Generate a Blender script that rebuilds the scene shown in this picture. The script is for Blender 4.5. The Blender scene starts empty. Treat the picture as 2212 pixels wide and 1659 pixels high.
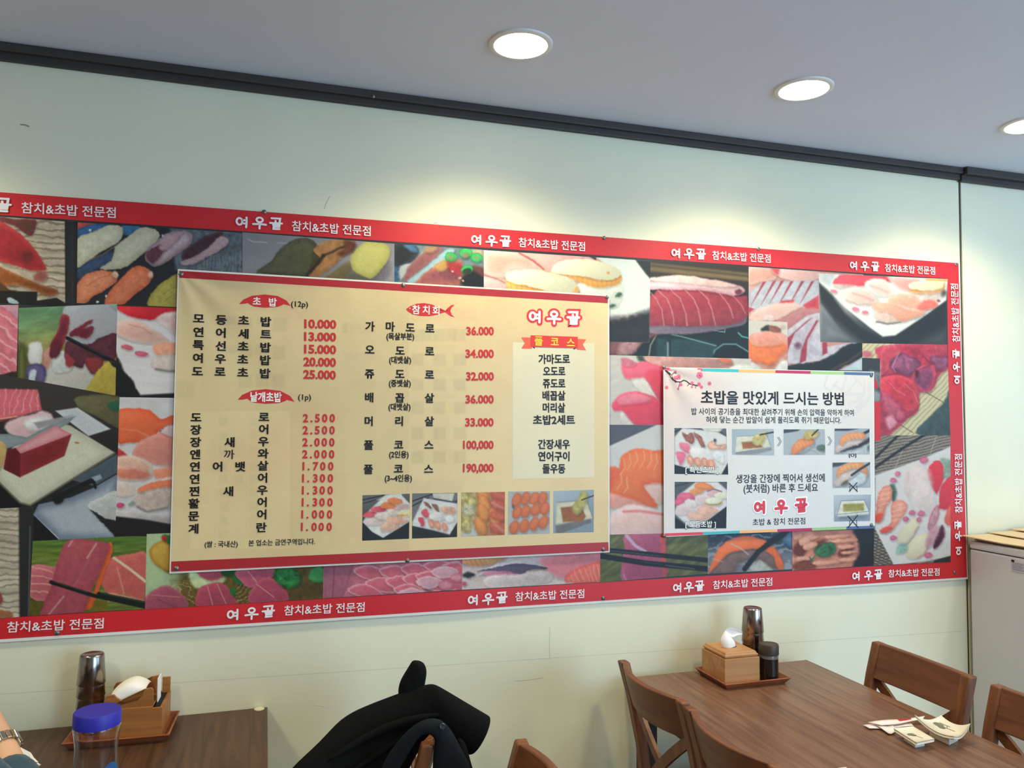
import bpy, math, random
import numpy as np
from mathutils import Vector, Matrix
sc = bpy.context.scene
random.seed(4)
# ------------------------------------------------------------------ camera
F = 1700.0; W, H = 2212, 1659
CAM = np.array([0.0, -2.19, 1.5])
YAW, PITCH, ROLL = math.radians(17.4), math.radians(2.7), math.radians(0.4)
FW = np.array([math.sin(YAW)*math.cos(PITCH), math.cos(YAW)*math.cos(PITCH), math.sin(PITCH)])
RT0 = np.array([math.cos(YAW), -math.sin(YAW), 0.0]); UP0 = np.cross(RT0, FW)
RT = RT0*math.cos(ROLL)+UP0*math.sin(ROLL); UP = np.cross(RT, FW)
cd = bpy.data.cameras.new('camera'); cam = bpy.data.objects.new('camera', cd); sc.collection.objects.link(cam)
cd.sensor_width = 36.0; cd.lens = 36.0*F/W; cd.clip_start = 0.02
cam.matrix_world = Matrix(((RT[0], UP[0], -FW[0], CAM[0]), (RT[1], UP[1], -FW[1], CAM[1]), (RT[2], UP[2], -FW[2], CAM[2]), (0, 0, 0, 1)))
sc.camera = cam
# ------------------------------------------------------------------ exposure, world, daylight
sc.view_settings.view_transform = 'Standard'; sc.view_settings.look = 'None'
sc.view_settings.gamma = 1.0; sc.view_settings.exposure = 0.30; sc.view_settings.use_curve_mapping = False
wd = bpy.data.worlds.new('daylight'); sc.world = wd; wd.use_nodes = True
wb = wd.node_tree.nodes['Background']; wb.inputs[0].default_value = (0.72, 0.84, 1.0, 1); wb.inputs[1].default_value = 1.0
def area(name, loc, rot, sx, sy, power, col):
    l = bpy.data.lights.new(name, 'AREA'); l.shape = 'RECTANGLE'; l.size = sx; l.size_y = sy; l.energy = power; l.color = col
    o = bpy.data.objects.new(name, l); sc.collection.objects.link(o); o.location = loc; o.rotation_euler = rot
    return o
# daylight entering through the shop front (its glazing is in the wall behind the camera) and the side window
area('shopfront_daylight', (3.2, -4.42, 1.35), (math.radians(90), 0, 0), 2.8, 2.1, 100, (0.42, 0.69, 1.0))
area('side_window_daylight', (4.95, -2.6, 1.45), (math.radians(90), 0, math.radians(90)), 2.0, 1.6, 22, (0.42, 0.69, 1.0))

# ------------------------------------------------------------------ helpers
def at(px, py, Y=0.0):
    d = FW*F+RT*(px-W/2)-UP*(py-H/2); return CAM+d*((Y-CAM[1])/d[1])
def atz(px, py, Z):
    d = FW*F+RT*(px-W/2)-UP*(py-H/2); return CAM+d*((Z-CAM[2])/d[2])
def atx(px, py, X):
    d = FW*F+RT*(px-W/2)-UP*(py-H/2); return CAM+d*((X-CAM[0])/d[0])
def lin(c):
    c = np.asarray(c, float)/255.0
    return np.where(c <= 0.04045, c/12.92, ((c+0.055)/1.055)**2.4)
def tag(o, label=None, cat=None, group=None, kind=None):
    if label: o['label'] = label
    if cat: o['category'] = cat
    if group: o['group'] = group
    if kind: o['kind'] = kind
    return o
def empty(name, loc, label=None, cat=None, rz=0, group=None, kind=None):
    o = bpy.data.objects.new(name, None); sc.collection.objects.link(o); o.location = loc; o.rotation_euler = (0, 0, rz)
    o.empty_display_size = 0.02
    return tag(o, label, cat, group, kind)
def obj(name, verts, faces, mat, parent=None, smooth=False, loc=None, rot=None):
    me = bpy.data.meshes.new(name); me.from_pydata([tuple(map(float, v)) for v in verts], [], [tuple(f) for f in faces]); me.update()
    if mat: me.materials.append(mat)
    if smooth: me.polygons.foreach_set('use_smooth', [True]*len(me.polygons))
    o = bpy.data.objects.new(name, me); sc.collection.objects.link(o)
    if loc is not None: o.location = loc
    if rot is not None: o.rotation_euler = rot
    if parent: o.parent = parent
    return o
def bevel(o, w, seg=2):
    m = o.modifiers.new('bevel', 'BEVEL'); m.width = w; m.segments = seg; m.limit_method = 'ANGLE'; m.angle_limit = 0.6; return o
def subsurf(o, n=2):
    m = o.modifiers.new('subdivision', 'SUBSURF'); m.levels = n; m.render_levels = n; return o
class MB:
    def __init__(s): s.v = []; s.f = []
    def add(s, v, f):
        k = len(s.v); s.v += [tuple(map(float, p)) for p in v]; s.f += [tuple(i+k for i in q) for q in f]; return s
    def box(s, a, b):
        x0, y0, z0 = a; x1, y1, z1 = b
        return s.add([(x0,y0,z0),(x1,y0,z0),(x1,y1,z0),(x0,y1,z0),(x0,y0,z1),(x1,y0,z1),(x1,y1,z1),(x0,y1,z1)],
                     [(0,3,2,1),(4,5,6,7),(0,1,5,4),(1,2,6,5),(2,3,7,6),(3,0,4,7)])
    def bar(s, p, q, w, d, up=(0,0,1)):
        p = Vector(p); q = Vector(q); t = (q-p).normalized(); u = Vector(up); a = t.cross(u)
        if a.length < 1e-4: a = t.cross(Vector((1,0,0)))
        a.normalize(); b = a.cross(t).normalized(); a *= w/2; b *= d/2
        vs = [p-a-b, p+a-b, p+a+b, p-a+b, q-a-b, q+a-b, q+a+b, q-a+b]
        return s.add(vs, [(0,3,2,1),(4,5,6,7),(0,1,5,4),(1,2,6,5),(2,3,7,6),(3,0,4,7)])
    def lathe(s, prof, n=32, c=(0,0,0), cap=True):
        k = len(prof); v = []
        for i in range(n):
            a = 2*math.pi*i/n; v += [(c[0]+r*math.cos(a), c[1]+r*math.sin(a), c[2]+z) for r, z in prof]
        f = [(i*k+j, ((i+1)%n)*k+j, ((i+1)%n)*k+j+1, i*k+j+1) for i in range(n) for j in range(k-1)]
        if cap:
            if prof[0][0] > 1e-5: f.append(tuple(i*k for i in range(n))[::-1])
            if prof[-1][0] > 1e-5: f.append(tuple(i*k+k-1 for i in range(n)))
        return s.add(v, f)
    def tube(s, pts, r, n=10):
        pts = [Vector(p) for p in pts]; rs = r if isinstance(r, (list, tuple)) else [r]*len(pts); v = []; a = None
        for i, p in enumerate(pts):
            t = (pts[min(i+1, len(pts)-1)]-pts[max(i-1, 0)]).normalized()
            a = (a - t*a.dot(t)).normalized() if a else (t.cross(Vector((0.3, 0.2, 1))).normalized())
            b = t.cross(a)
            v += [p+(a*math.cos(2*math.pi*j/n)+b*math.sin(2*math.pi*j/n))*rs[i] for j in range(n)]
        f = [(i*n+j, i*n+(j+1)%n, (i+1)*n+(j+1)%n, (i+1)*n+j) for i in range(len(pts)-1) for j in range(n)]
        f += [tuple(range(n))[::-1], tuple((len(pts)-1)*n+j for j in range(n))]
        return s.add(v, f)
    def build(s, name, mat, parent=None, smooth=False, loc=None, rot=None): return obj(name, s.v, s.f, mat, parent, smooth, loc, rot)
def autosmooth(o, ang=0.7):
    me = o.data; me.polygons.foreach_set('use_smooth', [True]*len(me.polygons))
    try: me.set_sharp_from_angle(angle=ang)
    except Exception: pass
    return o
# ------------------------------------------------------------------ materials
def mat(name, col, rough=0.5, metal=0.0, noise=0.0, nscale=8.0, nstretch=(1,1,1), bump=0.0, bscale=40.0, spec=0.5, col2=None, trans=0.0, ior=1.45, emit=None, estr=0.0, sheen=0.0, coat=0.0):
    m = bpy.data.materials.new(name); m.use_nodes = True; nt = m.node_tree; p = nt.nodes['Principled BSDF']
    c = lin(col); p.inputs['Base Color'].default_value = (*c, 1); p.inputs['Roughness'].default_value = rough
    p.inputs['Metallic'].default_value = metal; p.inputs['Specular IOR Level'].default_value = spec
    p.inputs['Transmission Weight'].default_value = trans; p.inputs['IOR'].default_value = ior
    p.inputs['Sheen Weight'].default_value = sheen; p.inputs['Coat Weight'].default_value = coat
    if emit: p.inputs['Emission Color'].default_value = (*lin(emit), 1); p.inputs['Emission Strength'].default_value = estr
    tc = nt.nodes.new('ShaderNodeTexCoord'); mp = nt.nodes.new('ShaderNodeMapping'); mp.inputs['Scale'].default_value = nstretch
    nt.links.new(tc.outputs['Object'], mp.inputs['Vector'])
    n = nt.nodes.new('ShaderNodeTexNoise'); n.inputs['Scale'].default_value = nscale; n.inputs['Detail'].default_value = 6
    nt.links.new(mp.outputs[0], n.inputs['Vector'])
    if noise > 0 or col2:
        r = nt.nodes.new('ShaderNodeValToRGB'); r.color_ramp.elements[0].position = 0.3; r.color_ramp.elements[1].position = 0.7
        cb = lin(col2) if col2 else c*(1-noise)
        r.color_ramp.elements[0].color = (*cb, 1); r.color_ramp.elements[1].color = (*c, 1)
        nt.links.new(n.outputs['Fac'], r.inputs[0]); nt.links.new(r.outputs[0], p.inputs['Base Color'])
    if bump > 0:
        n2 = nt.nodes.new('ShaderNodeTexNoise'); n2.inputs['Scale'].default_value = bscale; n2.inputs['Detail'].default_value = 4
        nt.links.new(mp.outputs[0], n2.inputs['Vector'])
        b = nt.nodes.new('ShaderNodeBump'); b.inputs['Strength'].default_value = bump; b.inputs['Distance'].default_value = 0.002
        nt.links.new(n2.outputs['Fac'], b.inputs['Height']); nt.links.new(b.outputs[0], p.inputs['Normal'])
    return m
def vcol_mat(name, rough=0.45, spec=0.3, grain=0.06):
    m = bpy.data.materials.new(name); m.use_nodes = True; nt = m.node_tree; p = nt.nodes['Principled BSDF']
    a = nt.nodes.new('ShaderNodeVertexColor'); a.layer_name = 'print'
    n = nt.nodes.new('ShaderNodeTexNoise'); n.inputs['Scale'].default_value = 420; n.inputs['Detail'].default_value = 3
    tc = nt.nodes.new('ShaderNodeTexCoord'); nt.links.new(tc.outputs['Object'], n.inputs['Vector'])
    mr = nt.nodes.new('ShaderNodeMapRange'); mr.inputs[1].default_value = 0.3; mr.inputs[2].default_value = 0.7; mr.inputs[3].default_value = 1-grain*2; mr.inputs[4].default_value = 1+grain
    nt.links.new(n.outputs['Fac'], mr.inputs[0])
    mx = nt.nodes.new('ShaderNodeVectorMath'); mx.operation = 'SCALE'
    nt.links.new(a.outputs[0], mx.inputs[0]); nt.links.new(mr.outputs[0], mx.inputs['Scale']); nt.links.new(mx.outputs[0], p.inputs['Base Color'])
    p.inputs['Roughness'].default_value = rough; p.inputs['Specular IOR Level'].default_value = spec
    return m
def wood(name, c1, c2, rough=0.4, axis='x', scale=6.0, coat=0.0, planks=None):
    st = {'x': (0.6, 9, 9), 'y': (9, 0.6, 9), 'z': (9, 9, 0.6)}[axis]
    m = mat(name, c1, rough, coat=coat); nt = m.node_tree; p = nt.nodes['Principled BSDF']
    tc = nt.nodes.new('ShaderNodeTexCoord'); mp = nt.nodes.new('ShaderNodeMapping'); mp.inputs['Scale'].default_value = st
    nt.links.new(tc.outputs['Object'], mp.inputs['Vector'])
    n = nt.nodes.new('ShaderNodeTexNoise'); n.inputs['Scale'].default_value = scale; n.inputs['Detail'].default_value = 8; n.inputs['Distortion'].default_value = 0.8
    nt.links.new(mp.outputs[0], n.inputs['Vector'])
    r = nt.nodes.new('ShaderNodeValToRGB'); e = r.color_ramp.elements; e[0].position = 0.32; e[1].position = 0.66
    e[0].color = (*lin(c2), 1); e[1].color = (*lin(c1), 1)
    nt.links.new(n.outputs['Fac'], r.inputs[0]); nt.links.new(r.outputs[0], p.inputs['Base Color'])
    b = nt.nodes.new('ShaderNodeBump'); b.inputs['Strength'].default_value = 0.12; b.inputs['Distance'].default_value = 0.001
    nt.links.new(n.outputs['Fac'], b.inputs['Height']); nt.links.new(b.outputs[0], p.inputs['Normal'])
    return m
def wall_mat():
    m = mat('painted_wallpaper', (226, 221, 194), 0.62, spec=0.35); nt = m.node_tree; p = nt.nodes['Principled BSDF']
    tc = nt.nodes.new('ShaderNodeTexCoord')
    n = nt.nodes.new('ShaderNodeTexNoise'); n.inputs['Scale'].default_value = 2.2; n.inputs['Detail'].default_value = 5
    nt.links.new(tc.outputs['Object'], n.inputs['Vector'])
    r = nt.nodes.new('ShaderNodeValToRGB'); e = r.color_ramp.elements; e[0].position = 0.3; e[1].position = 0.7
    e[0].color = (*lin((222, 216, 188)), 1); e[1].color = (*lin((229, 224, 198)), 1)
    nt.links.new(n.outputs['Fac'], r.inputs[0])
    # horizontal joint of the wallpaper, slightly sloping, plus a fine relief
    sx = nt.nodes.new('ShaderNodeSeparateXYZ'); nt.links.new(tc.outputs['Object'], sx.inputs[0])
    ml = nt.nodes.new('ShaderNodeMath'); ml.operation = 'MULTIPLY_ADD'; ml.inputs[1].default_value = 0.0215; ml.inputs[2].default_value = -0.827
    nt.links.new(sx.outputs[0], ml.inputs[0])
    ad = nt.nodes.new('ShaderNodeMath'); ad.operation = 'ADD'; nt.links.new(sx.outputs[2], ad.inputs[0]); nt.links.new(ml.outputs[0], ad.inputs[1])
    ab = nt.nodes.new('ShaderNodeMath'); ab.operation = 'ABSOLUTE'; nt.links.new(ad.outputs[0], ab.inputs[0])
    ln = nt.nodes.new('ShaderNodeMapRange'); ln.inputs[1].default_value = 0.0004; ln.inputs[2].default_value = 0.0016; ln.inputs[3].default_value = 1; ln.inputs[4].default_value = 0
    nt.links.new(ab.outputs[0], ln.inputs[0])
    mx = nt.nodes.new('ShaderNodeMixRGB'); mx.inputs[2].default_value = (*lin((206, 200, 176)), 1); nt.links.new(ln.outputs[0], mx.inputs[0]); nt.links.new(r.outputs[0], mx.inputs[1])
    nt.links.new(mx.outputs[0], p.inputs['Base Color'])
    n2 = nt.nodes.new('ShaderNodeTexNoise'); n2.inputs['Scale'].default_value = 160; n2.inputs['Detail'].default_value = 3
    nt.links.new(tc.outputs['Object'], n2.inputs['Vector'])
    n3 = nt.nodes.new('ShaderNodeTexNoise'); n3.inputs['Scale'].default_value = 3; nt.links.new(tc.outputs['Object'], n3.inputs['Vector'])
    m3 = nt.nodes.new('ShaderNodeMath'); m3.operation = 'MULTIPLY_ADD'; m3.inputs[1].default_value = 9; nt.links.new(n3.outputs[0], m3.inputs[0]); nt.links.new(n2.outputs[0], m3.inputs[2])
    b = nt.nodes.new('ShaderNodeBump'); b.inputs['Strength'].default_value = 0.18; b.inputs['Distance'].default_value = 0.001
    nt.links.new(m3.outputs[0], b.inputs['Height']); nt.links.new(b.outputs[0], p.inputs['Normal'])
    return m
M_WALL = wall_mat()
M_SIDE = mat('side_wall_paint', (220, 216, 206), 0.7, noise=0.05)
M_CEIL = mat('ceiling_paint', (214, 219, 232), 0.75, noise=0.05, nscale=1.5, bump=0.15, bscale=120)
M_FLOOR = mat('floor_tile', (150, 138, 124), 0.35, noise=0.2, nscale=3)
M_TRIM = mat('dark_trim', (62, 56, 52), 0.55, noise=0.25, nscale=20, nstretch=(0.3, 3, 3))
M_TABLE_L = wood('walnut_tabletop', (86, 58, 40), (58, 37, 25), 0.42, 'y', 5.5)
M_TABLE_R = wood('walnut_tabletop_hazed', (128, 92, 70), (94, 63, 47), 0.32, 'y', 5.5)  # same walnut, window haze on the top put into a lighter base colour
M_LEG = wood('table_frame', (70, 45, 32), (50, 32, 24), 0.45, 'z')
M_CHAIR = wood('chair_wood', (126, 76, 42), (92, 52, 30), 0.42, 'z', 5.0)
M_CHAIRH = wood('chair_wood_rail', (120, 72, 44), (88, 50, 31), 0.42, 'y', 4.0)
M_SEAT = mat('navy_vinyl', (38, 46, 66), 0.4, noise=0.2, bump=0.2)
M_STEEL = mat('brushed_steel', (158, 148, 140), 0.2, 1.0, noise=0.08)
M_TRAY = wood('tray_wood', (150, 86, 54), (120, 64, 40), 0.4, 'x')
M_BOX = wood('tissue_box_wood', (192, 142, 92), (168, 116, 70), 0.45, 'x', 4.0)
M_BOXL = wood('napkin_box_wood', (170, 112, 58), (140, 86, 42), 0.45, 'x', 4.0)
M_PAPER = mat('tissue_paper', (240, 234, 228), 0.9, noise=0.03, bump=0.3, bscale=60)
M_DARKHOLE = mat('dark_hollow', (26, 20, 16), 0.9, noise=0.1)
M_WHITEP = mat('fridge_enamel', (196, 192, 198), 0.35, noise=0.03)
M_CARD = mat('cardboard', (222, 196, 156), 0.8, noise=0.08, nscale=30, nstretch=(1, 12, 1))
M_COAT = mat('black_wool', (15, 15, 17), 0.95, noise=0.25, nscale=60, bump=0.5, bscale=300, spec=0.15)
M_COATL = mat('charcoal_lining', (23, 27, 31), 0.9, noise=0.2, nscale=60, bump=0.3, bscale=300, spec=0.2)

# ------------------------------------------------------------------ room shell
XL, XR, YF, ZC = -2.6, 5.0, -4.5, 2.415
def struct(o, label=None): return tag(o, label, kind='structure')
gx = 2.372                                                        # vertical groove between the two wall panels
wb1 = MB().box((XL, 0, 0), (gx-0.006, 0.06, ZC)); struct(wb1.build('wall_back', M_WALL), 'cream papered wall behind the banner')
wb2 = MB().box((gx+0.004, -0.001, 0), (XR, 0.06, ZC)); struct(wb2.build('wall_back_right', M_WALL), 'cream papered wall panel right of the dark groove')
struct(MB().box((gx-0.006, 0.004, 0), (gx+0.004, 0.06, ZC)).build('trim_1', M_TRIM), 'dark vertical groove strip between wall panels')
struct(MB().box((XL-0.06, YF-0.06, -0.05), (XR+0.06, 0.06, 0)).build('floor', M_FLOOR))
struct(MB().box((XL-0.06, YF-0.06, ZC), (XR+0.06, 0.06, ZC+0.06)).build('ceiling', M_CEIL), 'pale grey painted ceiling')
struct(MB().box((XL-0.06, YF, 0), (XL, 0, ZC)).build('wall_left', M_SIDE))
rw = MB(); rw.box((XR, YF, 0), (XR+0.06, -3.7, ZC)); rw.box((XR, -1.5, 0), (XR+0.06, 0, ZC)); rw.box((XR, -3.7, 0), (XR+0.06, -1.5, 0.6)); rw.box((XR, -3.7, 2.3), (XR+0.06, -1.5, ZC))
struct(rw.build('wall_right', M_SIDE))
fwm = MB(); fwm.box((XL, YF-0.06, 0), (1.6, YF, ZC)); fwm.box((4.8, YF-0.06, 0), (XR, YF, ZC)); fwm.box((1.6, YF-0.06, 0), (4.8, YF, 0.25)); fwm.box((1.6, YF-0.06, 2.35), (4.8, YF, ZC))
struct(fwm.build('wall_front', M_SIDE))
M_GLASS = mat('window_glass', (235, 240, 245), 0.02, trans=1.0, ior=1.1)
def window(name, a, b, axis):
    w = empty(name, ((a[0]+b[0])/2, (a[1]+b[1])/2, a[2]), 'aluminium framed shop window', None); w['kind'] = 'structure'
    f = MB(); t = 0.04; c = w.location
    lo = [a[i]-c[i] for i in range(3)]; hi = [b[i]-c[i] for i in range(3)]
    k = 0 if axis == 'x' else 1
    def bx(u0, u1, z0, z1, th):
        A = [0, 0, z0]; B = [0, 0, z1]; A[k] = u0; B[k] = u1; A[1-k] = -th; B[1-k] = th
        return A, B
    u0, u1, z0, z1 = lo[k], hi[k], lo[2], hi[2]; um = (u0+u1)/2
    for q in ((u0, u0+t, z0, z1), (u1-t, u1, z0, z1), (um-t/2, um+t/2, z0+t, z1-t), (u0+t, u1-t, z0, z0+t), (u0+t, u1-t, z1-t, z1)): f.box(*bx(*q, 0.025))
    f.build('window_frame', mat('aluminium', (150, 150, 152), 0.4, 0.8), w)
    for p0, p1 in ((u0+t, um-t/2), (um+t/2, u1-t)): MB().box(*bx(p0, p1, z0+t, z1-t, 0.003)).build('pane', M_GLASS, w)
window('window_1', (1.6, YF-0.03, 0.25), (4.8, YF-0.03, 2.35), 'x')
window('window_2', (XR+0.03, -3.7, 0.6), (XR+0.03, -1.5, 2.3), 'y')
# dark moulding under the ceiling: two stepped pieces left of the groove, one thicker piece to its right
zt = ZC
tm = MB(); tm.box((XL, -0.016, zt-0.040), (gx-0.012, 0, zt)); tm.box((XL, -0.030, zt-0.022), (gx-0.012, -0.016, zt))
struct(bevel(tm.build('trim_2', M_TRIM), 0.003), 'dark wooden moulding along the top of the wall')
tm = MB(); tm.box((gx-0.012, -0.022, zt-0.046), (XR, -0.004, zt)); tm.box((gx-0.012, -0.045, zt-0.026), (XR, -0.022, zt))
struct(bevel(tm.build('trim_3', M_TRIM), 0.003), 'thicker dark moulding right of the groove')
s = at(807, 208, -0.032)
o = MB().lathe([(0, 0), (0.005, 0.0005), (0.004, 0.003), (0, 0.004)], 12).build('screw', M_STEEL, None, loc=(s[0], -0.0305, s[2]), rot=(math.radians(90), 0, 0)); tag(o, 'tiny screw head in the dark moulding under the ceiling', 'screw')

# ------------------------------------------------------------------ downlights
M_LAMP = mat('lamp_lens', (255, 250, 236), 0.5, emit=(255, 246, 222), estr=14.0)
M_RING = mat('lamp_ring', (226, 222, 214), 0.4, noise=0.02)
lampx = [-1.056, -0.241, 0.574, 1.389, 2.204]
lab = {2: 'round recessed downlight, leftmost of the three lit ones', 3: 'round recessed downlight in the middle of the row of three', 4: 'round recessed downlight cut off by the right edge of the photo',
       0: 'round recessed downlight out of view at the far left of the row', 1: 'round recessed downlight out of view, left of the visible row'}
def downlight(x, y, label, power):
    t = empty('downlight', (x, y, ZC), label, 'ceiling light', group='recessed downlights')
    autosmooth(MB().lathe([(0.078, 0.0), (0.077, -0.004), (0.070, -0.007), (0.0655, -0.006), (0.063, 0.012), (0.070, 0.012)], 48, cap=False).build('rim', M_RING, t))
    autosmooth(MB().lathe([(0.0, -0.0052), (0.040, -0.0050), (0.060, -0.0040), (0.0655, -0.0025)], 48, cap=False).build('lens', M_LAMP, t))
    l = bpy.data.lights.new('downlight_beam', 'SPOT'); l.energy = power; l.color = (1.0, 0.93, 0.62); l.spot_size = math.radians(143); l.spot_blend = 0.60; l.shadow_soft_size = 0.08
    lo = bpy.data.objects.new('downlight_beam', l); sc.collection.objects.link(lo); lo.location = (x, y, ZC-0.06)
for i, x in enumerate(lampx):
    if i != 1: downlight(x, -0.41, lab[i], (25, 0, 20, 22, 18)[i])
for i, (x, y) in enumerate(((-0.9, -1.75), (0.9, -1.75), (2.7, -1.75), (-0.9, -3.2), (0.9, -3.2), (2.7, -3.2))):
    downlight(x, y, 'round recessed downlight outside the photo, %s' % ('nearest row, left', 'nearest row, middle', 'nearest row, right', 'farther row, left', 'farther row, middle', 'farther row, right')[i], (24, 28, 22, 12, 12, 12)[i])

# ------------------------------------------------------------------ tables
def table(x0, x1, y0, y1, label, mtop, legs):
    t = empty('dining_table', ((x0+x1)/2, (y0+y1)/2, 0), label, 'table')
    hx, hy = (x1-x0)/2, (y1-y0)/2
    bevel(MB().box((-hx, -hy, 0.722), (hx, hy, 0.75)).build('tabletop', mtop, t), 0.002)
    MB().box((-hx+0.04, -hy+0.04, 0.65), (hx-0.04, -hy+0.06, 0.722)).box((-hx+0.04, hy-0.06, 0.65), (hx-0.04, hy-0.04, 0.722)).box((-hx+0.04, -hy+0.06, 0.65), (-hx+0.06, hy-0.06, 0.722)).box((hx-0.06, -hy+0.06, 0.65), (hx-0.04, hy-0.06, 0.722)).build('apron', M_LEG, t)
    for sx in (-1, 1):
        for sy in (-1, 1):
            cx, cy = sx*(hx-0.035), sy*(hy-0.035)
            MB().box((cx-0.022, cy-0.022, 0), (cx+0.022, cy+0.022, 0.7219)).build('leg', M_LEG, t)
    return t
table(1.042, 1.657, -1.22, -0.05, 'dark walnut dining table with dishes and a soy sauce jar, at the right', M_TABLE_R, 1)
table(-0.600, 0.022, -1.16, -0.003, 'dark walnut dining table with a blue-capped water bottle, at the left', M_TABLE_L, 1)
s = atz(560, 1531, 0.751)
tag(MB().lathe([(0, 0), (0.013, 0), (0.0125, 0.0015), (0, 0.0018)], 28).build('round_sticker', mat('sticker_white', (206, 196, 172), 0.6, noise=0.05), None, loc=(s[0], s[1], 0.7502)), 'small cream round sticker on the back right corner of the left table', 'sticker')

# ------------------------------------------------------------------ chairs
def chair(x, y, rz, label, bow_=0.036):
    t = empty('dining_chair', (x, y, 0), label, 'chair', rz, group='cross-back dining chairs')
    hw = 0.158; xb = -0.175
    def post(s):                                     # rear leg and back post in one curved piece
        pts = [(-0.215, 0.0), (-0.185, 0.25), (xb, 0.45), (-0.195, 0.62), (-0.225, 0.76), (-0.25, 0.85)]
        v = []; f = []
        for px, pz in pts:
            for dx, dy in ((-0.013, -0.015), (0.013, -0.015), (0.013, 0.015), (-0.013, 0.015)): v.append((px+dx, s*hw+dy, pz))
        for i in range(len(pts)-1):
            for j in range(4): f.append((i*4+j, i*4+(j+1)%4, i*4+4+(j+1)%4, i*4+4+j))
        f += [(3, 2, 1, 0), tuple(len(v)-4+j for j in range(4))]
        return autosmooth(bevel(obj('back_post', v, f, M_CHAIR, t), 0.004))
    for s in (-1, 1): post(s)
    for s in (-1, 1): bevel(MB().bar((0.132, s*0.15, 0), (0.130, s*0.148, 0.435), 0.032, 0.032).build('leg', M_CHAIR, t), 0.003)
    # curved top rail between the posts
    N = 12; v = []; f = []
    for i in range(N+1):
        a = -1+2*i/N; yy = a*(hw-0.013); bow = -bow_*(1-a*a)
        for z, xx in ((0.752, -0.222), (0.80, -0.237), (0.850, -0.250)):
            v += [(xx+bow-0.009, yy, z), (xx+bow+0.009, yy, z)]
    for i in range(N):
        k = i*6; q = k+6
        f += [(k, q, q+2, k+2), (k+2, q+2, q+4, k+4), (k+1, k+3, q+3, q+1), (k+3, k+5, q+5, q+3), (k, k+1, q+1, q), (k+4, q+4, q+5, k+5)]
    f += [(0, 2, 3, 1), (2, 4, 5, 3), (N*6, N*6+1, N*6+3, N*6+2), (N*6+2, N*6+3, N*6+5, N*6+4)]
    autosmooth(bevel(obj('top_rail', v, f, M_CHAIRH, t), 0.003))
    for s in (-1, 1):                                 # crossed slats, one bowed just behind the other
        pts = [(-0.186, -s*0.150, 0.50), (-0.222, 0, 0.628), (-0.222, s*0.150, 0.752)]
        m = MB()
        prev = None; K = 8
        for i in range(K+1):
            u = i/K; p = (Vector(pts[0])*(1-u)**2 + (Vector(pts[1])*2-(Vector(pts[0])+Vector(pts[2]))*0.5)*(2*u*(1-u))*1.0 + Vector(pts[2])*u*u)
            p.x += s*0.005
            if prev: m.bar(prev, p, 0.012, 0.026, up=(1, 0, 0)) if False else m.bar(prev, p, 0.026, 0.010, up=(1, 0, 0.1))
            prev = p
        m.build('cross_slat', M_CHAIR, t)
    MB().bar((-0.182, -hw+0.013, 0.50), (-0.182, hw-0.013, 0.50), 0.018, 0.03, up=(0, 0, 1)).build('lower_rail', M_CHAIRH, t)
    sm = MB().box((-0.155, -0.158, 0.445), (0.145, 0.158, 0.475)); subsurf(bevel(sm.build('seat', M_SEAT, t, loc=(0, 0, 0)), 0.012, 3), 0)
    MB().box((-0.16, -0.145, 0.39), (0.12, -0.125, 0.445)).box((-0.16, 0.125, 0.39), (0.12, 0.145, 0.445)).box((0.105, -0.125, 0.39), (0.12, 0.125, 0.445)).build('seat_frame', M_CHAIRH, t)
    for s in (-1, 1): MB().bar((-0.19, s*hw, 0.2), (0.132, s*0.15, 0.2), 0.015, 0.022).build('stretcher', M_CHAIR, t)
    return t
chair(1.195, -0.365, 0, 'wooden cross-back chair at left side of right table, nearer the wall')
chair(1.190, -0.728, 0, 'wooden cross-back chair at left side of right table, nearer the camera')
chair(1.508, -0.408, math.pi, 'wooden cross-back chair at the right side of the right table, nearer the wall', 0.004)
chair(1.512, -0.808, math.pi, 'wooden cross-back chair cut off by the right edge of the photo', 0.004)
chair(0.104, -0.400, math.pi-0.15, 'wooden chair with the black coat draped over its back')
chair(0.246, -0.765, math.pi-0.12, 'wooden chair right of the coat, only the top corner of its back showing')
chair(-0.84, -0.70, 0.0, 'wooden chair on which the watch-wearing person sits')

# ------------------------------------------------------------------ flat print on the wall: painter for the printed photographs
VIEWS = {1: (0, 400, 3.95), 2: (0, 800, 2.764), 3: (500, 400, 3.95), 4: (1000, 480, 3.95), 5: (1500, 540, 3.687), 6: (1300, 740, 3.19),
         7: (1680, 740, 3.191), 8: (300, 1130, 2.127), 11: (370, 600, 5.531), 12: (370, 860, 4.608), 13: (750, 600, 3.607), 14: (750, 1000, 3.749),
         21: (1420, 780, 4.608), 22: (1420, 920, 4.608), 0: (0, 0, 1)}
def vp(view, pts):
    ox, oy, s = VIEWS[view]; a = np.array(pts, float).reshape(-1, 2); return a/s+np.array([ox, oy])
def at_many(P, Y):
    d = FW[None]*F+RT[None]*(P[:, :1]-W/2)-UP[None]*(P[:, 1:2]-H/2); return CAM[None]+d*((Y-CAM[1])/d[:, 1:2])
def proj_many(Q):
    v = Q-CAM[None]; z = v@FW; return np.stack([W/2+F*(v@RT)/z, H/2-F*(v@UP)/z], 1)
_rng = np.random.RandomState(7); LAT = _rng.rand(256, 256)
def vnoise(x, y):
    xi = np.floor(x).astype(int); yi = np.floor(y).astype(int); fx = x-xi; fy = y-yi; fx = fx*fx*(3-2*fx); fy = fy*fy*(3-2*fy)
    g = lambda i, j: LAT[(xi+i) % 256, (yi+j) % 256]
    return (g(0, 0)*(1-fx)+g(1, 0)*fx)*(1-fy)+(g(0, 1)*(1-fx)+g(1, 1)*fx)*fy
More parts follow.
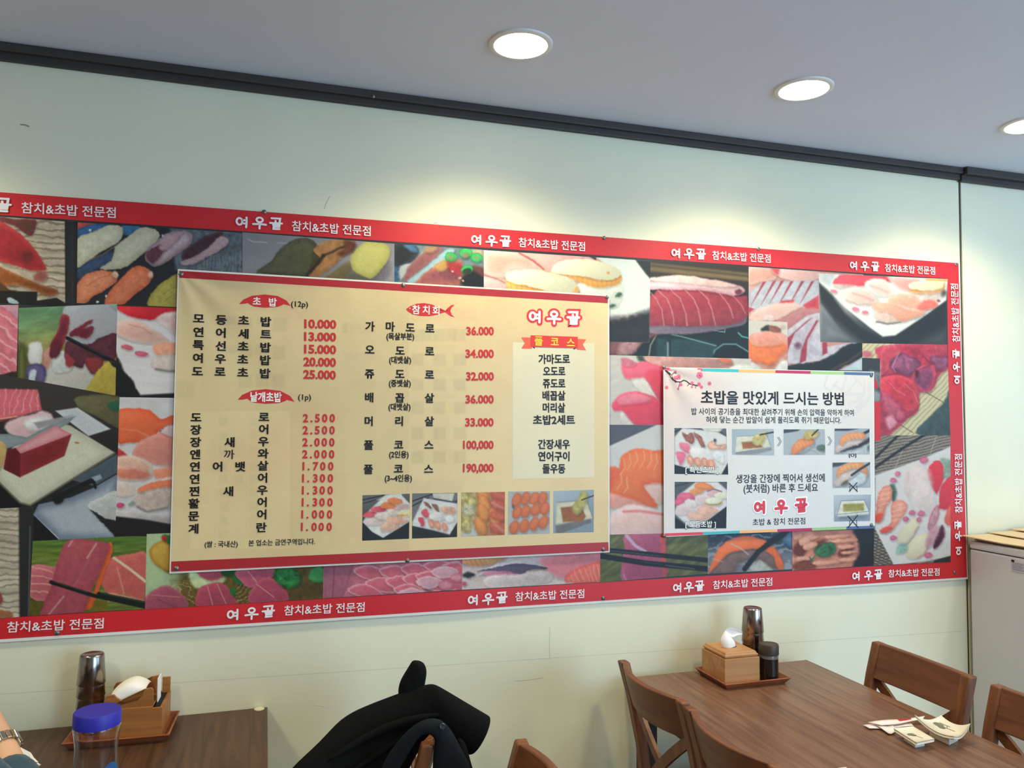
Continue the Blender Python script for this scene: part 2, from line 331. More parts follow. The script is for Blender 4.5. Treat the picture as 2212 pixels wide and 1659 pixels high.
def fbm(x, y):
    return (vnoise(x, y)*0.5+vnoise(x*2.1+9, y*2.1+3)*0.27+vnoise(x*4.3+5, y*4.3+7)*0.15+vnoise(x*8.7, y*8.7+1)*0.08)*2-1
def smooth_poly(P, n=4):
    out = []; k = len(P)
    for i in range(k):
        p0, p1, p2, p3 = P[i-1], P[i], P[(i+1) % k], P[(i+2) % k]
        for j in range(n):
            t = j/n; out.append(0.5*((2*p1)+(-p0+p2)*t+(2*p0-5*p1+4*p2-p3)*t*t+(-p0+3*p1-3*p2+p3)*t**3))
    return np.array(out)
def sdist(X, Y, P):                                  # signed distance (positive inside)
    d = np.full(X.shape, 1e9); ins = np.zeros(X.shape, bool); k = len(P)
    for i in range(k):
        ax, ay = P[i]; bx, by = P[(i+1) % k]; ex, ey = bx-ax, by-ay; L = ex*ex+ey*ey+1e-9
        t = np.clip(((X-ax)*ex+(Y-ay)*ey)/L, 0, 1); d = np.minimum(d, (X-ax-t*ex)**2+(Y-ay-t*ey)**2)
        if ay != by:
            c = ((ay > Y) != (by > Y)) & (X < (bx-ax)*(Y-ay)/(by-ay)+ax); ins ^= c
    d = np.sqrt(d); return np.where(ins, d, -d)
def dline(X, Y, P):
    d = np.full(X.shape, 1e9)
    for i in range(len(P)-1):
        ax, ay = P[i]; bx, by = P[i+1]; ex, ey = bx-ax, by-ay; L = ex*ex+ey*ey+1e-9
        t = np.clip(((X-ax)*ex+(Y-ay)*ey)/L, 0, 1); d = np.minimum(d, (X-ax-t*ex)**2+(Y-ay-t*ey)**2)
    return np.sqrt(d)
def paint(view, ops, X, Y, seed=0):
    s = VIEWS[view][2]; C = np.zeros((len(X), 3))
    WX = X+2.2*fbm(X*0.09+seed, Y*0.09)+0.8*fbm(X*0.35, Y*0.35+seed); WY = Y+2.2*fbm(X*0.09+40, Y*0.09+seed)+0.8*fbm(X*0.35+11, Y*0.35)
    for op in ops:
        k = op[0]
        if k == 'b': C[:] = op[1]
        elif k == 'g':
            a, b = vp(view, [op[3], op[4]]); e = b-a; t = np.clip(((X-a[0])*e[0]+(Y-a[1])*e[1])/(e@e), 0, 1)[:, None]; t = t*t*(3-2*t)
            C[:] = np.array(op[1])*(1-t)+np.array(op[2])*t
        elif k == 'm': C = C*np.array(op[1])
        elif k in 'pqe':
            soft = op[3] if len(op) > 3 and op[3] else 1.6; c2 = op[4] if len(op) > 4 else None; dep = op[5] if len(op) > 5 else 9; nz = op[6] if len(op) > 6 else 0.10
            if k == 'e':
                cx, cy, rx, ry, ang = op[2]; th = np.linspace(0, 2*math.pi, 16, endpoint=False); ca, sa = math.cos(math.radians(ang)), math.sin(math.radians(ang))
                P = vp(view, np.stack([cx+rx*np.cos(th)*ca-ry*np.sin(th)*sa, cy+rx*np.cos(th)*sa+ry*np.sin(th)*ca], 1))
            else:
                P = vp(view, op[2])
                if k == 'p': P = smooth_poly(P, 3)
            lo = P.min(0)-soft-5; hi = P.max(0)+soft+5
            m = np.where((X > lo[0]) & (X < hi[0]) & (Y > lo[1]) & (Y < hi[1]))[0]
            if not len(m): continue
            xs, ys = (WX[m], WY[m]) if k != 'q' else (X[m], Y[m])
            soft = max(soft*1.35, 2.0) if k != 'q' else soft
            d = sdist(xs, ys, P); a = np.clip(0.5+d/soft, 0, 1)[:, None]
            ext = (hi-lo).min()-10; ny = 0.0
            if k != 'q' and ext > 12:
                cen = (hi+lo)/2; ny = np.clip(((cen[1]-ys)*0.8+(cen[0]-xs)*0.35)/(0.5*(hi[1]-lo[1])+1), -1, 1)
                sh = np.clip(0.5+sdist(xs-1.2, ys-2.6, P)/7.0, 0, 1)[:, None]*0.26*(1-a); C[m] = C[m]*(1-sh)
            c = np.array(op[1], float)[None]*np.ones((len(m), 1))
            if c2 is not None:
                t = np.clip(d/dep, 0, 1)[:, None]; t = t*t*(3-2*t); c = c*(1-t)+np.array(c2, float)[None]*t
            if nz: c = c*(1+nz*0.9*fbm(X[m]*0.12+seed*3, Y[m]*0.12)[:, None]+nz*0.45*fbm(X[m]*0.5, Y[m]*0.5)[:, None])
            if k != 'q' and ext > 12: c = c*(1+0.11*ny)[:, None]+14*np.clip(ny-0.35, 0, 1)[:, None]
            C[m] = C[m]*(1-a)+c*a
        elif k == 'l':
            P = vp(view, op[3]); w = op[2]; soft = op[4] if len(op) > 4 else 1.4; al = op[5] if len(op) > 5 else 1.0
            d = dline(WX if len(op) > 6 else X, WY if len(op) > 6 else Y, P); a = np.clip(0.5+(w/2-d)/soft, 0, 1)[:, None]*al; C = C*(1-a)+np.array(op[1], float)*a
        elif k == 'n':
            sx, sy, amp = op[1:4]; ang = math.radians(op[4]) if len(op) > 4 else 0
            u = X*math.cos(ang)+Y*math.sin(ang); v = -X*math.sin(ang)+Y*math.cos(ang)
            C = C*(1+amp*1.5*fbm(u/sx, v/sy)[:, None])
        elif k == 's':                                # stripes: colour, angle, period px, fraction, alpha, region, wobble
            c, ang, per, fr, al, reg = op[1:7]; wob = op[7] if len(op) > 7 else 0; a_ = math.radians(ang)
            v = -X*math.sin(a_)+Y*math.cos(a_)+wob*fbm(X*0.03, Y*0.03)
            ph = np.abs(((v/per) % 1)-0.5)*2; a = np.clip((fr-ph)*per/1.6+0.5, 0, 1)*al
            if reg is not None: a = a*np.clip(0.5+sdist(WX, WY, vp(view, reg))/1.6, 0, 1)
            C = C*(1-a[:, None])+np.array(c, float)*a[:, None]
    return np.clip(C, 2, 252)

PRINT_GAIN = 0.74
def toner_light_comp(C, X, Y): return lin(C)*PRINT_GAIN*(1.0+0.16*np.clip((1300-X)/1300, 0, 1))[:, None]*np.array([1.02, 1.0, 0.93])  # print lightened towards the left to offset the dimmer light there
def wave_banner(P):
    x, z = P[:, 0], P[:, 2]; return 0.0016*(1+np.sin(x*3.1+z*1.3))+0.0008*(1+np.sin(x*9+1+z*2))
MC = at(385, 582); IC = at(1433, 793)
def wave_corner(P, c, amp, r0, k):
    dx = P[:, 0]-c[0]; dz = c[2]-P[:, 2]; r = np.sqrt(dx*dx+dz*dz)+1e-6; th = np.arctan2(dz, dx)
    return amp*(1+np.sin(th*k+0.6))*(r/0.12)*np.exp(-(r/r0)**1.3)
def wave_menu(P):
    x, z = P[:, 0], P[:, 2]; return wave_corner(P, MC, 0.0034, 0.16, 11)+0.0009*(1+np.sin(x*11+z*5))+0.0008*(1+np.sin(z*13-x*3))
def wave_info(P):
    x, z = P[:, 0], P[:, 2]; return wave_corner(P, IC, 0.005, 0.12, 9)+0.0006*(1+np.sin(x*12+z*4))
BASES = {'ban': (0.004, wave_banner), 'menu': (0.014, wave_menu), 'info': (0.014, wave_info)}
def place(P, sheet, lift):                            # push a set of wall points out onto the sheet's waves
    off, fn = BASES[sheet]; k = ((-CAM[1]-(off+fn(P)+lift))/(-CAM[1]))[:, None]; return CAM[None]+(P-CAM[None])*k   # the same view ray, met at the sheet's own depth
M_PRINT = vcol_mat('printed_photo'); M_SHEET = vcol_mat('printed_sheet', 0.42, 0.35, 0.02)
def patch(name, parent, sheet, lift, corners, view, pitch, colour, mate=None, seed=0, cull=None, label=None):
    """bilinear sheet between four photo corners (tl,tr,br,bl) laid on the wall; colour(X,Y) per vertex"""
    c = at_many(vp(view, corners), 0.0); P = vp(view, corners)
    nx = max(2, int(max(np.linalg.norm(P[1]-P[0]), np.linalg.norm(P[2]-P[3]))/pitch)); ny = max(2, int(max(np.linalg.norm(P[3]-P[0]), np.linalg.norm(P[2]-P[1]))/pitch))
    u, v = np.meshgrid(np.linspace(0, 1, nx+1), np.linspace(0, 1, ny+1)); u = u.ravel()[:, None]; v = v.ravel()[:, None]
    Q = (c[0]*(1-u)+c[1]*u)*(1-v)+(c[3]*(1-u)+c[2]*u)*v
    px = proj_many(Q); C = colour(px[:, 0], px[:, 1])
    i, j = np.meshgrid(np.arange(nx), np.arange(ny)); a = (j*(nx+1)+i).ravel()
    fc = np.stack([a, a+nx+1, a+nx+2, a+1], 1)
    if cull is not None:
        mid = px[fc].mean(1); keep = ~cull(mid[:, 0], mid[:, 1]); fc = fc[keep]
        used = np.unique(fc); remap = -np.ones(len(Q), int); remap[used] = np.arange(len(used)); fc = remap[fc]; Q = Q[used]; C = C[used]; px = px[used]
    Q = place(Q, sheet, lift); return raw(name, Q, fc, toner_light_comp(C, px[:, 0], px[:, 1]), mate or M_PRINT, parent, label)
def raw(name, Q, fc, col, mate, parent, label=None):
    me = bpy.data.meshes.new(name); n = len(Q); me.vertices.add(n); me.vertices.foreach_set('co', Q.astype(np.float32).ravel())
    k = fc.shape[1]; me.loops.add(fc.size); me.loops.foreach_set('vertex_index', fc.astype(np.int32).ravel())
    me.polygons.add(len(fc)); me.polygons.foreach_set('loop_start', np.arange(0, fc.size, k, dtype=np.int32)); me.polygons.foreach_set('loop_total', np.full(len(fc), k, np.int32))
    me.update(calc_edges=True); me.polygons.foreach_set('use_smooth', np.ones(len(fc), bool))
    if col is not None:
        at_ = me.color_attributes.new('print', 'FLOAT_COLOR', 'POINT'); at_.data.foreach_set('color', np.concatenate([col, np.ones((n, 1))], 1).astype(np.float32).ravel())
    me.materials.append(mate); o = bpy.data.objects.new(name, me); sc.collection.objects.link(o)
    if parent: o.parent = parent; o.matrix_parent_inverse = Matrix.Translation(-Vector(parent.location))
    if label: o['label'] = label
    return o
MENU = vp(0, [(387, 584), (1314, 639), (1315, 1191), (369, 1236)]); INFO = vp(0, [(1436, 796), (1886, 806), (1887, 1134), (1437, 1157)])
def under_boards(X, Y): return (sdist(X, Y, MENU) > 9) | (sdist(X, Y, INFO) > 9)

# ---- letters
_gc = {}
def glyphs(s, off, res=3):
    key = (s, off, res)
    if key not in _gc:
        c = bpy.data.curves.new('text', 'FONT'); c.body = s; c.offset = off; c.resolution_u = res
        o = bpy.data.objects.new('text', c); sc.collection.objects.link(o); bpy.context.view_layer.update()
        m = bpy.data.meshes.new_from_object(o.evaluated_get(bpy.context.evaluated_depsgraph_get()))
        v = np.zeros(len(m.vertices)*3); m.vertices.foreach_get('co', v); v = v.reshape(-1, 3)[:, :2]
        m.calc_loop_triangles(); t = np.zeros(len(m.loop_triangles)*3, int); m.loop_triangles.foreach_get('vertices', t)
        _gc[key] = (v, t.reshape(-1, 3)); bpy.data.objects.remove(o); bpy.data.meshes.remove(m); bpy.data.curves.remove(c)
    return _gc[key]
_inks = {}
def ink(col, gain=PRINT_GAIN):
    k = tuple(col)
    if k not in _inks:
        m = mat('ink', col, 0.45, noise=0.04, nscale=60, spec=0.3); _inks[k] = m
    return _inks[k]
def lmesh(name, parts, sheet, lift, mate, parent, label=None):
    if len(parts) > 1 and name in ('lettering', 'logo_lettering', 'logo_outline', 'ribbon_fold'):
        for p in parts: lmesh(name, [p], sheet, lift, mate, parent, label)
        return
    V = np.concatenate([p[0] for p in parts]); k = 0; Fs = []
    for v, f in parts: Fs.append(f+k); k += len(v)
    return raw(name, place(V, sheet, lift), np.concatenate(Fs), None, mate, parent, label)
def line_text(view, s, p0, p1, hz, off=0.012, ref=0.90, yc=0.38):
    """string whose ink runs from p0 to p1 (centre-left, centre-right in the view), height hz in the view"""
    v, t = glyphs(s, off); a, b = at_many(vp(view, [p0, p1]), 0.0); mid = vp(view, [((p0[0]+p1[0])/2, (p0[1]+p1[1])/2)])[0]
    e = b-a; L = np.linalg.norm(e); e = e/L; n = np.array([-e[2], 0, e[0]])
    hm = np.linalg.norm(at(mid[0]-hz/VIEWS[view][2]*e[2]*1.0, mid[1]+hz/VIEWS[view][2]*abs(e[0]))-at(*mid))
    x0, x1 = v[:, 0].min(), v[:, 0].max(); sy = hm/ref
    return (a[None]+e[None]*((v[:, :1]-x0)/(x1-x0)*L)+n[None]*((v[:, 1:2]-yc)*sy), t)
def one(view, ch, c, hz, off=0.012, sx=1.0, ref=0.90, yc=0.38, up=None):
    v, t = glyphs(ch, off); p = at_many(vp(view, [c]), 0.0)[0]; q = vp(view, [c])[0]; hm = np.linalg.norm(at(q[0], q[1]+hz/VIEWS[view][2])-at(*q)); s_ = hm/ref
    xm = (v[:, 0].min()+v[:, 0].max())/2
    e = np.array([1.0, 0, 0]); n = np.array([0, 0, 1.0])
    return (p[None]+e*((v[:, :1]-xm)*s_*sx)+n*((v[:, 1:2]-yc)*s_), t)
# logo lettering drawn as brush strokes in a unit cell
STROKES = {'yeo': [[(0.33+0.21*math.cos(a), 0.5+0.27*math.sin(a)) for a in np.linspace(1.2, 1.2+2*math.pi, 18)], [(0.58, 0.62), (0.80, 0.62)], [(0.58, 0.36), (0.80, 0.36)], [(0.84, 0.86), (0.85, 0.5), (0.83, 0.06)]],
           'u': [[(0.5+0.23*math.cos(a), 0.71+0.19*math.sin(a)) for a in np.linspace(1.9, 1.9+2*math.pi, 18)], [(0.03, 0.33), (0.5, 0.37), (0.97, 0.35)], [(0.52, 0.37), (0.50, 0.0)]],
           'gol': [[(0.16, 0.93), (0.80, 0.95), (0.76, 0.60)], [(0.46, 0.74), (0.47, 0.58)], [(0.06, 0.54), (0.94, 0.56)], [(0.28, 0.40), (0.76, 0.41), (0.74, 0.27), (0.33, 0.25), (0.32, 0.07), (0.76, 0.09)]]}
def stroke_mesh(lines, w):
    V = []; T = []
    for ln in lines:
        P = np.array(ln, float); n = len(P); closed = np.linalg.norm(P[0]-P[-1]) < 1e-6 and n > 3
        d = np.zeros_like(P)
        for i in range(n):
            a = P[i]-P[i-1 if i > 0 else (n-2 if closed else 0)]; b = P[(i+1) if i < n-1 else (1 if closed else n-1)]-P[i]
            a = a/(np.linalg.norm(a)+1e-9); b = b/(np.linalg.norm(b)+1e-9); t = a+b; t = t/(np.linalg.norm(t)+1e-9); c = max(0.5, abs(t@(b if np.linalg.norm(b) > 0.5 else a)))
            d[i] = np.array([-t[1], t[0]])*(w/2)/c
        k = len(V); V += list(P+d)+list(P-d)
        for i in range(n-1): T += [(k+i, k+n+i, k+n+i+1), (k+i, k+n+i+1, k+i+1)]
        if not closed:
            for q, sgn in ((0, 1), (n-1, -1)):
                k = len(V); a0 = math.atan2(d[q][1], d[q][0]); V.append(P[q])
                for j in range(7): a = a0+sgn*math.pi*j/6; V.append(P[q]+(w/2)*np.array([math.cos(a), math.sin(a)]))
                for j in range(6): T.append((k, k+1+j, k+2+j) if sgn > 0 else (k, k+2+j, k+1+j))
    return np.array(V), np.array(T)
def logo(view, name, c, hz, w=0.15, rot=0.0, sx=1.05):
    v, t = stroke_mesh(STROKES[name], w); p = at_many(vp(view, [c]), 0.0)[0]; q = vp(view, [c])[0]; hm = np.linalg.norm(at(q[0], q[1]+hz/VIEWS[view][2])-at(*q))
    e = np.array([math.cos(rot), 0, math.sin(rot)]); n = np.array([-math.sin(rot), 0, math.cos(rot)])
    return (p[None]+e*((v[:, :1]-0.5)*hm*sx)+n*((v[:, 1:2]-0.5)*hm), t)
def flat_poly(view, pts, smooth=False):
    P = vp(view, pts); P = smooth_poly(P, 4) if smooth else P; Q = at_many(P, 0.0)
    from mathutils.geometry import tessellate_polygon
    t = tessellate_polygon([[Vector((q[0], q[2], 0)) for q in Q]]); return (Q, np.array(t))
def flat_line(view, pts, wpx):
    Q = at_many(vp(view, pts), 0.0); P = np.stack([Q[:, 0], Q[:, 2]], 1); m = vp(view, [pts[0]])[0]; sc_ = np.linalg.norm(at(m[0], m[1]+1)-at(*m))
    v, t = stroke_mesh([P], wpx*sc_); return (np.stack([v[:, 0], np.zeros(len(v)), v[:, 1]], 1), t)

# ------------------------------------------------------------------ the long banner
bc = at(1000, 900)
banner = empty('banner', (bc[0], -0.004, bc[2]), 'long red-bordered banner printed with a collage of sushi photos, pinned to the wall', 'banner')
def solid(c):
    return lambda X, Y: np.tile(np.array(c, float), (len(X), 1))*(1+0.015*fbm(X*0.02, Y*0.02))[:, None]
def wallz(p): return at(*p)[2]
patch('sheet', banner, 'ban', 0, [(-420, 384), (2072, 568), (2091, 1251), (-420, 1415)], 0, 22, solid((246, 242, 238)), M_SHEET)
RED = (222, 44, 52)
patch('red_border', banner, 'ban', 0.0003, [(-420, 384), (2070.5, 568.5), (2047, 602), (-420, 436)], 0, 16, solid(RED), M_SHEET, label='red upper border of the banner')
patch('red_border', banner, 'ban', 0.0003, [(-420, 1360), (2053, 1213), (2089, 1247), (-420, 1408)], 0, 16, solid(RED), M_SHEET, label='red lower border of the banner')
patch('red_border', banner, 'ban', 0.0003, [(2046, 600), (2070.5, 569), (2089, 1247.5), (2053, 1215)], 0, 8, solid(RED), M_SHEET, label='narrow red right border of the banner')
patch('collage_ground', banner, 'ban', 0.0002, [(-420, 436), (2047, 602), (2053, 1215), (-420, 1360)], 0, 22, solid((52, 50, 54)), M_SHEET)
TI = [0]
def tile(view, corners, ops, lift=0, pitch=1.7):
    TI[0] += 1; sd = TI[0]*13.7
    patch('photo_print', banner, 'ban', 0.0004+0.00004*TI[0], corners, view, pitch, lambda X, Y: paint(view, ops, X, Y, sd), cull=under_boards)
K = (38, 36, 38)
# generic continuation beyond the left edge of the photograph
tile(1, [(-1660, 145), (-50, 258), (-50, 1700), (-1660, 1760)], [('b', (200, 120, 120)), ('n', 60, 20, 0.3, 30), ('s', (235, 190, 190), 35, 22, 0.25, 0.6, None, 20)], pitch=6)
tile(2, [(-1160, 260), (-30, 230), (-30, 1484), (-1160, 1580)], [('b', (70, 66, 62)), ('e', (220, 90, 80), (-500, 700, 260, 150, 30), 4, (240, 140, 120), 20), ('e', (230, 222, 214), (-600, 1150, 280, 130, -10), 5, (240, 230, 220), 20), ('n', 30, 20, 0.15)], pitch=6)
# A red slices on pale ridged board
tile(1, [(-60, 263), (660, 318), (655, 1048), (-60, 1000)], [
    ('b', (190, 174, 156)), ('n', 60, 8, 0.13), ('s', (128, 112, 98), 4, 15.5, 0.30, 0.75, None, 10), ('s', (216, 204, 188), 4, 15.5, -0.3, 0.0, None),
    ('p', (128, 60, 62), [(-60, 250), (110, 290), (300, 300), (295, 400), (240, 430), (120, 345), (-60, 300)], 2, (110, 62, 60), 10),
    ('p', (198, 56, 64), [(-60, 300), (60, 345), (200, 440), (320, 580), (392, 715), (300, 730), (140, 690), (-60, 600)], 2, (168, 42, 52), 14, 0.12),
    ('e', (110, 40, 44), (225, 605, 50, 40, 0), 14), ('p', (196, 178, 160), [(-60, 610), (40, 690), (300, 745), (400, 790), (300, 850), (100, 760), (-60, 700)], 3),
    ('p', (170, 100, 62), [(-60, 690), (60, 720), (200, 790), (360, 850), (490, 895), (480, 935), (380, 940), (240, 880), (100, 850), (-60, 880)], 2, (140, 78, 40), 8, 0.2),
    ('e', (165, 100, 92), (345, 780, 62, 42, -12), 3, (150, 84, 80), 8), ('p', (92, 60, 40), [(-60, 780), (60, 880), (140, 900), (60, 920), (-60, 920)], 3),
    ('q', (32, 30, 32), [(-60, 900), (320, 908), (315, 985), (480, 960), (560, 1005), (560, 1060), (-60, 1020)], 2), ('q', (36, 36, 38), [(552, 300), (665, 310), (665, 1060), (556, 1060)], 2, (44, 44, 48), 10),
    ('l', (70, 70, 74), 1.5, [(615, 315), (618, 1045)], 3, 0.6), ('e', (175, 196, 205), (108, 990, 52, 22, 20), 2), ('n', 12, 12, 0.05)])
# B assorted sushi on granite
tile(1, [(663, 318), (2065, 408), (2065, 1062), (655, 1005)], [
    ('b', (44, 44, 50)), ('q', (96, 104, 114), [(1440, 300), (2075, 380), (2075, 760), (1500, 730)], 8, None, 9, 0.35), ('s', (150, 160, 168), 92, 7, 0.35, 0.35, [(1700, 600), (2070, 600), (2070, 760), (1680, 760)], 9),
    ('p', (190, 80, 70), [(655, 310), (900, 320), (760, 370), (655, 380)], 2), ('p', (52, 84, 128), [(660, 380), (800, 330), (940, 330), (900, 380), (760, 440), (660, 450)], 2, (60, 100, 150), 8, 0.2), ('p', (60, 108, 146), [(1040, 345), (1190, 350), (1200, 400), (1090, 430), (1040, 400)], 2, None, 8, 0.25),
    ('p', (48, 62, 96), [(660, 690), (820, 620), (960, 560), (960, 640), (820, 730), (700, 800), (660, 800)], 2, (60, 78, 110), 6, 0.25),
    ('p', (196, 188, 164), [(650, 470), (800, 400), (920, 340), (1030, 350), (1052, 410), (1010, 490), (880, 560), (760, 640), (650, 700)], 2, (214, 208, 186), 18, 0.06), ('l', (196, 160, 132), 3, [(760, 640), (880, 590), (1000, 510)], 4, 0.5),
    ('p', (190, 184, 160), [(985, 530), (1080, 450), (1210, 362), (1330, 380), (1356, 450), (1270, 540), (1150, 640), (1030, 715), (850, 715), (950, 640)], 2, (208, 204, 182), 18, 0.06),
    ('p', (150, 124, 132), [(1245, 560), (1330, 480), (1420, 410), (1560, 385), (1640, 420), (1630, 500), (1500, 600), (1400, 670), (1320, 697), (1250, 650)], 2, (196, 170, 178), 14, 0.12), ('p', (94, 52, 66), [(1250, 570), (1380, 500), (1500, 430), (1530, 440), (1420, 540), (1340, 640), (1280, 660)], 3, (110, 62, 78), 6, 0.2), ('p', (190, 150, 160), [(1360, 520), (1480, 420), (1560, 400), (1480, 500), (1400, 560)], 4),
    ('p', (84, 58, 66), [(1545, 600), (1640, 500), (1760, 430), (1880, 395), (1895, 440), (1780, 530), (1660, 620), (1580, 655)], 2, (70, 46, 54), 8, 0.15), ('p', (178, 146, 154), [(1540, 650), (1640, 620), (1780, 530), (1880, 440), (1950, 470), (1910, 530), (1780, 610), (1640, 675), (1560, 680)], 2, (190, 158, 166), 8, 0.12),
    ('p', (206, 116, 84), [(650, 860), (740, 760), (860, 725), (960, 745), (1005, 800), (920, 880), (800, 950), (720, 1010), (650, 1010)], 2, (222, 140, 104), 16, 0.12), ('l', (160, 74, 50), 1.5, [(740, 860), (850, 790), (930, 770)], 2, 0.6),
    ('p', (208, 108, 74), [(890, 1020), (940, 900), (1030, 800), (1130, 705), (1230, 695), (1305, 770), (1260, 850), (1130, 950), (1030, 1030)], 2, (224, 128, 92), 16, 0.12), ('e', (230, 190, 165), (985, 765, 32, 26, 30), 3), ('e', (228, 190, 170), (1285, 765, 22, 30, 10), 3),
    ('p', (166, 152, 70), [(1270, 960), (1360, 850), (1500, 760), (1560, 760), (1560, 1060), (1290, 1050)], 2, (182, 168, 84), 12, 0.1), ('l', (100, 90, 40), 1.2, [(1390, 930), (1470, 880), (1520, 870)], 2, 0.6), ('l', (100, 90, 40), 1.2, [(1400, 990), (1460, 950)], 2, 0.6),
    ('e', (220, 224, 228), (770, 385, 12, 12, 0), 1), ('e', (220, 224, 228), (905, 945, 9, 9, 0), 1), ('e', (220, 224, 228), (830, 995, 11, 9, 0), 1), ('e', (200, 206, 212), (1385, 430, 9, 9, 0), 1), ('n', 5, 5, 0.05)])
# C salmon slices on white board upper left, pink tuna
tile(1, [(-60, 1024), (157, 1022), (140, 1660), (-60, 1660)], [('b', (214, 118, 136)), ('n', 14, 10, 0.1, 35), ('s', (240, 178, 188), 38, 21, 0.22, 0.75, None, 12), ('s', (188, 72, 92), 38, 21, -0.0, 0, None), ('p', (200, 150, 168), [(-60, 1010), (160, 1010), (160, 1150), (60, 1050)], 4), ('q', (60, 44, 40), [(-60, 1640), (100, 1590), (150, 1590), (150, 1670), (-60, 1670)], 3)])
# D chopsticks with seaweed over green
tile(1, [(160, 1048), (1000, 1012), (985, 1793), (148, 1790)], [
    ('g', (104, 146, 110), (172, 158, 86), (350, 1060), (420, 1500)), ('n', 26, 9, 0.13, -12), ('p', (56, 60, 40), [(140, 1380), (230, 1400), (240, 1640), (150, 1800), (120, 1800)], 12, (120, 120, 60), 20),
    ('p', (164, 166, 176), [(585, 1005), (1010, 1005), (1010, 1330), (980, 1450), (760, 1400), (560, 1340), (540, 1180)], 3, (172, 172, 182), 18, 0.03), ('p', (140, 176, 158), [(930, 1005), (1010, 1005), (1010, 1080)], 3),
    ('p', (200, 200, 204), [(380, 1560), (480, 1460), (600, 1440), (760, 1480), (800, 1600), (740, 1800), (340, 1800)], 3, (196, 190, 186), 14, 0.04), ('p', (204, 204, 208), [(440, 1440), (560, 1420), (620, 1560), (470, 1600)], 3),
    ('p', (196, 140, 128), [(360, 1440), (440, 1380), (440, 1500), (380, 1580)], 4),
    ('p', (206, 204, 206), [(250, 1360), (300, 1335), (355, 1350), (362, 1440), (345, 1530), (262, 1530), (240, 1450)], 3, (220, 220, 222), 10, 0.02),
    ('p', (74, 66, 108), [(225, 1560), (290, 1525), (370, 1540), (395, 1610), (360, 1750), (300, 1800), (215, 1800), (222, 1660)], 3, (96, 86, 132), 8, 0.2), ('p', (186, 196, 208), [(250, 1600), (310, 1580), (290, 1720), (250, 1790)], 3),
    ('p', (150, 50, 62), [(520, 1120), (560, 1100), (595, 1140), (575, 1260), (520, 1400), (470, 1470), (420, 1450), (440, 1330), (500, 1230)], 2, (112, 40, 58), 8, 0.2), ('p', (100, 36, 52), [(455, 1330), (510, 1320), (520, 1400), (480, 1470), (420, 1460)], 3),
    ('p', (128, 46, 64), [(600, 1250), (680, 1200), (785, 1145), (770, 1180), (720, 1220), (790, 1200), (800, 1240), (740, 1310), (660, 1290), (600, 1290)], 2, (110, 38, 56), 8, 0.2), ('p', (84, 40, 54), [(740, 1360), (860, 1300), (1000, 1265), (1000, 1460), (900, 1500), (760, 1480), (700, 1560), (640, 1540), (560, 1500), (570, 1330)], 2, (92, 46, 58), 10, 0.25),
    ('p', (156, 58, 66), [(560, 1440), (600, 1460), (640, 1500), (610, 1550), (560, 1530)], 3), ('p', (104, 44, 48), [(720, 1480), (850, 1470), (880, 1530), (820, 1600), (770, 1600)], 3, (140, 52, 56), 6),
    ('l', (22, 24, 30), 8, [(575, 1305), (760, 1400), (1000, 1520)], 1.6), ('l', (72, 84, 104), 1.2, [(600, 1310), (780, 1400), (900, 1462)], 1.4, 0.8),
    ('p', (190, 168, 80), [(760, 1700), (890, 1520), (1010, 1540), (1010, 1800), (720, 1800)], 3, (184, 162, 72), 12, 0.12), ('q', (34, 36, 34), [(930, 1500), (1010, 1520), (1010, 1570), (960, 1545)], 3)])
# E plate corner with petals
CE = [('b', (226, 218, 222)), ('p', (210, 34, 46), [(1000, 1025), (1560, 1040), (1560, 1090), (1420, 1090), (1330, 1145), (1200, 1140), (1110, 1120), (1000, 1060)], 3, (214, 44, 56), 8, 0.05), ('p', (232, 206, 206), [(1330, 1140), (1420, 1090), (1560, 1090), (1560, 1300), (1400, 1200)], 5, (224, 188, 186), 14),
    ('p', (232, 196, 186), [(1000, 1180), (1100, 1145), (1230, 1180), (1400, 1290), (1440, 1330), (1300, 1350), (1140, 1330), (1000, 1270)], 4, (232, 180, 168), 12, 0.05), ('l', (214, 130, 118), 2, [(1100, 1190), (1220, 1220), (1290, 1270)], 4, 0.6), ('l', (196, 180, 178), 3, [(1010, 1290), (1140, 1345), (1300, 1360)], 4, 0.8),
    ('p', (236, 150, 118), [(1310, 1370), (1420, 1340), (1560, 1370), (1560, 1500), (1440, 1470), (1340, 1450)], 4, (238, 166, 140), 10, 0.08), ('p', (206, 188, 184), [(1290, 1500), (1400, 1440), (1560, 1470), (1560, 1580), (1440, 1590), (1320, 1570)], 4, (220, 200, 194), 10, 0.12), ('l', (90, 80, 80), 3, [(1330, 1570), (1440, 1588), (1560, 1582)], 5, 0.8),
    ('e', (214, 92, 112), (1085, 1383, 52, 22, 10), 2, (226, 110, 130), 5), ('e', (214, 100, 120), (1205, 1438, 56, 24, 8), 2, (222, 110, 128), 5), ('n', 40, 10, 0.03),
    ('p', (32, 32, 34), [(980, 1440), (1010, 1480), (1070, 1600), (1130, 1660), (1160, 1740), (1210, 1830), (960, 1830)], 3), ('q', (32, 32, 34), [(1205, 1790), (1560, 1770), (1560, 1850), (1180, 1850)], 4)]
tile(1, [(1000, 1030), (1560, 1050), (1560, 1838), (985, 1810)], CE)
